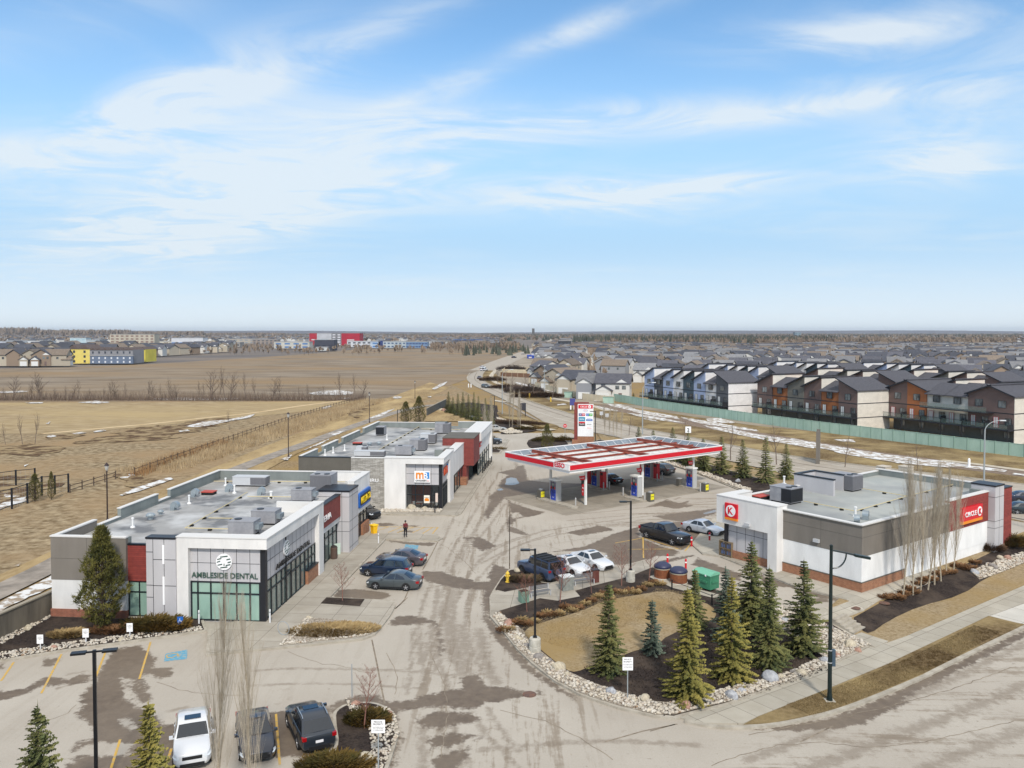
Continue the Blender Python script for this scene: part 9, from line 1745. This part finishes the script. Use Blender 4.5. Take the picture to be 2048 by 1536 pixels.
# ================= FAR BUILDINGS =================
def farb(x0,x1,yb,yt,c,label,rows=1,roofc=(150,150,150),wc=(60,66,76),depth=18,name='far_building',cat='building',cols=6,gable=0,rz=0,ww=.55):
 a,b=G(x0,yb),G(x1,yb); w=(b-a).length; h=hgt(((x0+x1)/2,yb),((x0+x1)/2,yt)); t=thing(name,label,cat,((a.x+b.x)/2,(a.y+b.y)/2,0),rz)
 wm=mat('far_wall_%d_%d_%d'%c,c,.8,col2=tuple(int(q*.9) for q in c),scale=.1)
 m_=MB(); m_.box(-w/2,0,0,w/2,depth,h); m_.build('wall',wm,t)
 if gable:
  m_=MB(); g_=w/gable
  for i in range(gable): m_.yprism([(-w/2+i*g_,h),(-w/2+i*g_+g_/2,h+g_*.42),(-w/2+(i+1)*g_,h)],-.4,depth)
  m_.build('roof',mat('far_roof_brown',(92,80,76),.9),t)
 else: m_=MB(); m_.box(-w/2-.3,-.3,h,w/2+.3,depth+.3,h+.5); m_.build('roof',mat('far_roof_%d'%roofc[0],roofc,.8),t)
 for i in range(rows):
  z=h*(i+.45)/rows; wh_=min(1.8,h/rows*.5)
  for j in range(cols):
   xc=-w/2+w*(j+.5)/cols; m_=MB(); m_.box(xc-w/cols*ww/2,-.08,z-wh_/2,xc+w/cols*ww/2,-.02,z+wh_/2); m_.build('window',mat('far_window_%d'%wc[0],wc,.3),t)
 return t
farb(138,180,727,698,(226,206,110),'yellow sheathed end of the unfinished townhouse row',3,gable=2,cols=2,ww=.2)
g_=farb(180,266,727.2,712,(104,118,140),'lower blue grey storeys of the unfinished townhouse row',2,cols=7,wc=(210,214,220),ww=.25,depth=1.2);
farb(180,266,727,700,(138,138,142),'grey gabled upper storeys of the unfinished townhouse row',3,gable=7,cols=7,ww=.25,depth=17)
farb(266,291,724,699,(222,206,84),'bright yellow far end of the unfinished townhouse row',3,gable=2,cols=2,ww=.2)
farb(220,309,692,669,(186,178,160),'long four storey beige apartment block with red bays on the left horizon',4,cols=9,wc=(116,84,78))
farb(272,294,691.5,670,(150,70,62),'dark red bay of the beige apartment block',4,cols=3,wc=(190,184,180),depth=3)
farb(343,406,694,676,(206,208,212),'white office block with blue glass ground floor',1,cols=8,wc=(70,116,170),ww=.9)
farb(140,172,689,676,(186,206,212),'white and glass cube building left of the beige apartments',2,cols=3,wc=(150,180,190)); farb(172,200,690,680,(170,180,184),'low glass building right of the white cube',1,cols=4)
farb(55,100,691,682,(206,210,212),'low white warehouse with dark blue doors',1,cols=2,wc=(52,60,92),ww=.7); farb(12,56,690,681,(150,158,164),'low grey warehouse at the left',1,cols=4,wc=(130,138,146)); farb(-40,12,690,683,(190,196,204),'low blue white warehouse cut by the left edge',1,cols=3,wc=(60,66,110),ww=.8)
farb(294,345,690,683,(206,200,184),'long cream shop block with dark fascia',1,cols=6); farb(405,480,694,685,(150,146,140),'row of grey shops right of the blue office',1,cols=8); farb(455,520,687,678,(176,166,150),'pale brown low rise on the left horizon',2,cols=6,wc=(130,104,92)); farb(505,555,688,679,(150,138,128),'brown low rise with flat roofs',2,cols=6)
farb(548,619,697,684,(196,194,184),'long cream warehouse left of the dark office',2,cols=4,wc=(70,68,70),ww=.6)
farb(619,634,690,666.5,(170,34,52),'narrow red tower of the storage building',1,cols=1,wc=(200,190,190),ww=.5); farb(634,663,690,666.5,(186,188,192),'silver corrugated middle of the storage building',1,cols=1,wc=(150,152,158)); farb(663,683,691,667,(120,120,124),'grey stair bay of the storage building',5,cols=2,wc=(206,206,210)); farb(683,719.5,691,666.5,(168,22,48),'large red wall of the storage building',1,cols=1,wc=(200,180,184),ww=.4,depth=30)
farb(629,668,701,680,(62,64,76),'dark slate office block in front of the storage building',1,cols=3,wc=(44,46,58)); farb(632,655,701.5,694.5,(196,198,196),'low white garage in front of the dark office',1,cols=1,wc=(64,68,72),ww=.4)
farb(694,743,694,682.5,(202,204,208),'white showroom with dark entrances',2,cols=5,wc=(46,48,62)); farb(741,760,696,683,(176,190,206),'pale blue showroom bay',2,cols=1,wc=(70,86,110)); farb(757,766,696,681,(44,62,116),'dark blue fin of the showroom',1,cols=1,wc=(38,52,100)); farb(766,812,696,683,(176,186,190),'showroom with two floors of windows',2,cols=6,wc=(58,82,116)); farb(812,855,696,684,(120,146,176),'blue grey right end of the showroom row',2,cols=7,wc=(54,76,118),ww=.8); farb(855,910,693,682.5,(176,178,180),'pale warehouse right of the showrooms',1,cols=7,wc=(130,134,140))
farb(906,965,689,680,(46,72,116),'long building with a bright blue roof edge',1,roofc=(40,92,160),cols=4,wc=(40,48,66)); farb(962,998,690,684.5,(52,54,62),'low dark building right of the blue roofed one',1,cols=3)
farb(325,342,663,656.5,(120,146,170),'distant pale blue tower block on the left horizon',2,cols=3,wc=(100,130,160),depth=40); farb(1064,1069,672,657,(84,78,74),'slim brown tower on the horizon above the road',1,cols=1,depth=10,name='far_tower')
farb(1055,1088,717,712,(40,72,160),'long blue canopy roof of the distant gas station',1,roofc=(36,70,170),cols=3,wc=(200,204,210)); farb(1118,1142,700,682,(50,52,58),'dark flat topped building at the end of the row houses',2,cols=3); farb(1500,1585,700,692,(196,202,208),'long pale row of houses in the far park',1,cols=16,ww=.3,gable=12)
farb(1590,1602,675,664.5,(120,140,150),'small distant tower among the far trees right of centre',2,cols=2,depth=20)
for i in range(12): x=3+i*11; put_house(*(G(x,731+(-6 if i%2 else 0))[:2]),R(hr.choice((12,100,-75,170))),'on the left horizon beyond the field',k=(3,5,0,3)[i%4],s=1.3)
for i in range(22): x=-6+i*14; y=716-(i%4)*5; g=G(x,y); put_house(g.x,g.y,R(hr.uniform(-20,20)),'on the left horizon beyond the field',True,k=(3,5,0)[i%3],s=1.4)
for i in range(24): x=296+i*7.2; y=713-i*.45-(i%3)*4; g=G(x,y); put_house(g.x,g.y,R(hr.uniform(-20,20)),'beyond the yellow unfinished row',True,k=(3,0,5,1)[i%4],s=1.2)
for i in range(3): t=None
def woods(name,label,areas,m,seed,shape='cone'):
 r=np.random.RandomState(seed); V=[]
 for (y0,y1,u0,u1,n,h0,h1,w) in areas:
  ys=np.sqrt(r.uniform(y0**2,y1**2,n)); us=r.uniform(u0,u1,n); hs=r.uniform(h0,h1,n)
  for y,u,h in zip(ys,us,hs):
   x=u*y
   for k in range(3 if shape=='cone' else 5):
    a=r.uniform(0,6.28); c,s=math.cos(a)*w*r.uniform(.6,1.1),math.sin(a)*w
    if shape=='cone': V+=[(x-c,y-s,0),(x+c,y+s,0),(x+r.uniform(-.3,.3),y,h)]
    else:
     zz=h*r.uniform(.25,.6); V+=[(x-c,y-s,zz),(x+c*r.uniform(.4,1),y+s,zz*r.uniform(.6,1.2)),(x+r.uniform(-1,1)*w,y,h*r.uniform(.8,1.05))]; V+=[(x-.15,y,0),(x+.15,y,0),(x,y,h*.7)]
 return tag(np_tris(name,V,m,None),label,'woods',kind='stuff')
M_wood=mat('far_conifer',(78,84,76),1,col2=(96,98,84),scale=.05,world=True,spec=0); M_woodb=mat('far_bare_wood',(150,134,116),1,col2=(124,110,98),scale=.03,world=True,spec=0)
woods('distant_conifers','dark belt of conifers beyond the suburb',[(1150,1900,.075,.30,900,9,17,3.2),(1300,1700,.30,.40,260,9,16,3.2),(1900,5000,-.02,.7,2600,8,14,5.),(1000,1200,.27,.3,18,10,16,3.),(740,1000,-.06,.02,60,6,10,2.2),(3000,7000,-.7,.0,900,8,13,7.)],M_wood,1)
woods('distant_bare_woods','brown leafless woods between and beyond the far roofs',[(1100,1800,.10,.62,1700,8,13,4.),(1800,5000,-.02,.7,2600,8,12,7.),(900,1300,-.10,.01,200,6,10,3.),(1700,6000,-.7,-.0,4200,6,11,7.),(620,1500,.05,.62,700,6,9,3.)],M_woodb,2,'bush')
woods('garden_trees','bare garden trees scattered among the suburb roofs',[(300,1100,.09,.64,480,5,8,1.6),(760,1150,-.62,-.05,420,4,8,2.)],M_woodb,3,'bush')
def hill(x0,x1,y,h,seed,c):
 m_=MB(); n=40; r=random.Random(seed)
 a=[];
 for i in range(n+1):
  u=i/n; z=h*math.sin(PI*min(1,u*1.0))**.8*(1+.10*math.sin(u*17+seed)) if seed!=1 else h*max(0,1-u)**.7*(1+.06*math.sin(u*23)); a.append((lerp(x0,x1,u),z))
 m_.v=[(x,y,-1) for x,z in a]+[(x,y+900,max(.1,z)) for x,z in a]+[(x,y+2500,-1) for x,z in a]; m_.f=[(i,i+1,n+2+i,n+1+i) for i in range(n)]+[(n+1+i,n+2+i,2*n+3+i,2*n+2+i) for i in range(n)]; m_.m=[0]*(2*n); o=m_.build('hills',mat('hill_woods',(104,96,96),1,col2=(84,80,86),scale=.01,world=True,spec=0),recalc=False); struct(o)
hill(-3600,-900,3200,36,1,0); hill(-8200,-100,9000,34,2,0); hill(-700,8600,9500,36,3,0)
woods('hill_trees','bare trees and roofs on the low hill at the left horizon',[(3300,4200,-.72,-.58,420,34,44,9.),(3300,4200,-.58,-.47,300,26,34,9.),(3300,4200,-.47,-.38,260,19,26,8.),(3300,4200,-.38,-.28,260,14,19,8.)],M_woodb,6,'bush')
for q in ([(1168,762),(1205,762),(1192,715),(1180,715)],): sheet('suburb_street',GL(q),.06,M_pale)
sheet('far_field',GL([(1060,684),(1560,697),(1640,697),(1500,690)]),.06,M_field); sheet('far_field',GL([(1930,679),(2300,679),(2300,673),(1930,673)]),.06,mat('far_stubble',(196,176,140),1))
# ================= AIR =================
hz=MB(); hz.box(-14300,-400,-2.5,14300,14300,75); hz=hz.build('haze',[]); tag(hz,'pale air that fades the far suburbs',None,kind='stuff')
hm=bpy.data.materials.new('air'); hm.use_nodes=True; t_=hm.node_tree; t_.nodes.clear(); pv=N(t_,'ShaderNodeVolumePrincipled'); pv.inputs['Color'].default_value=(.80,.88,.98,1); pv.inputs['Density'].default_value=.00006; pv.inputs['Anisotropy'].default_value=.2; t_.links.new(pv.outputs[0],N(t_,'ShaderNodeOutputMaterial').inputs['Volume']); hz.data.materials.append(hm)
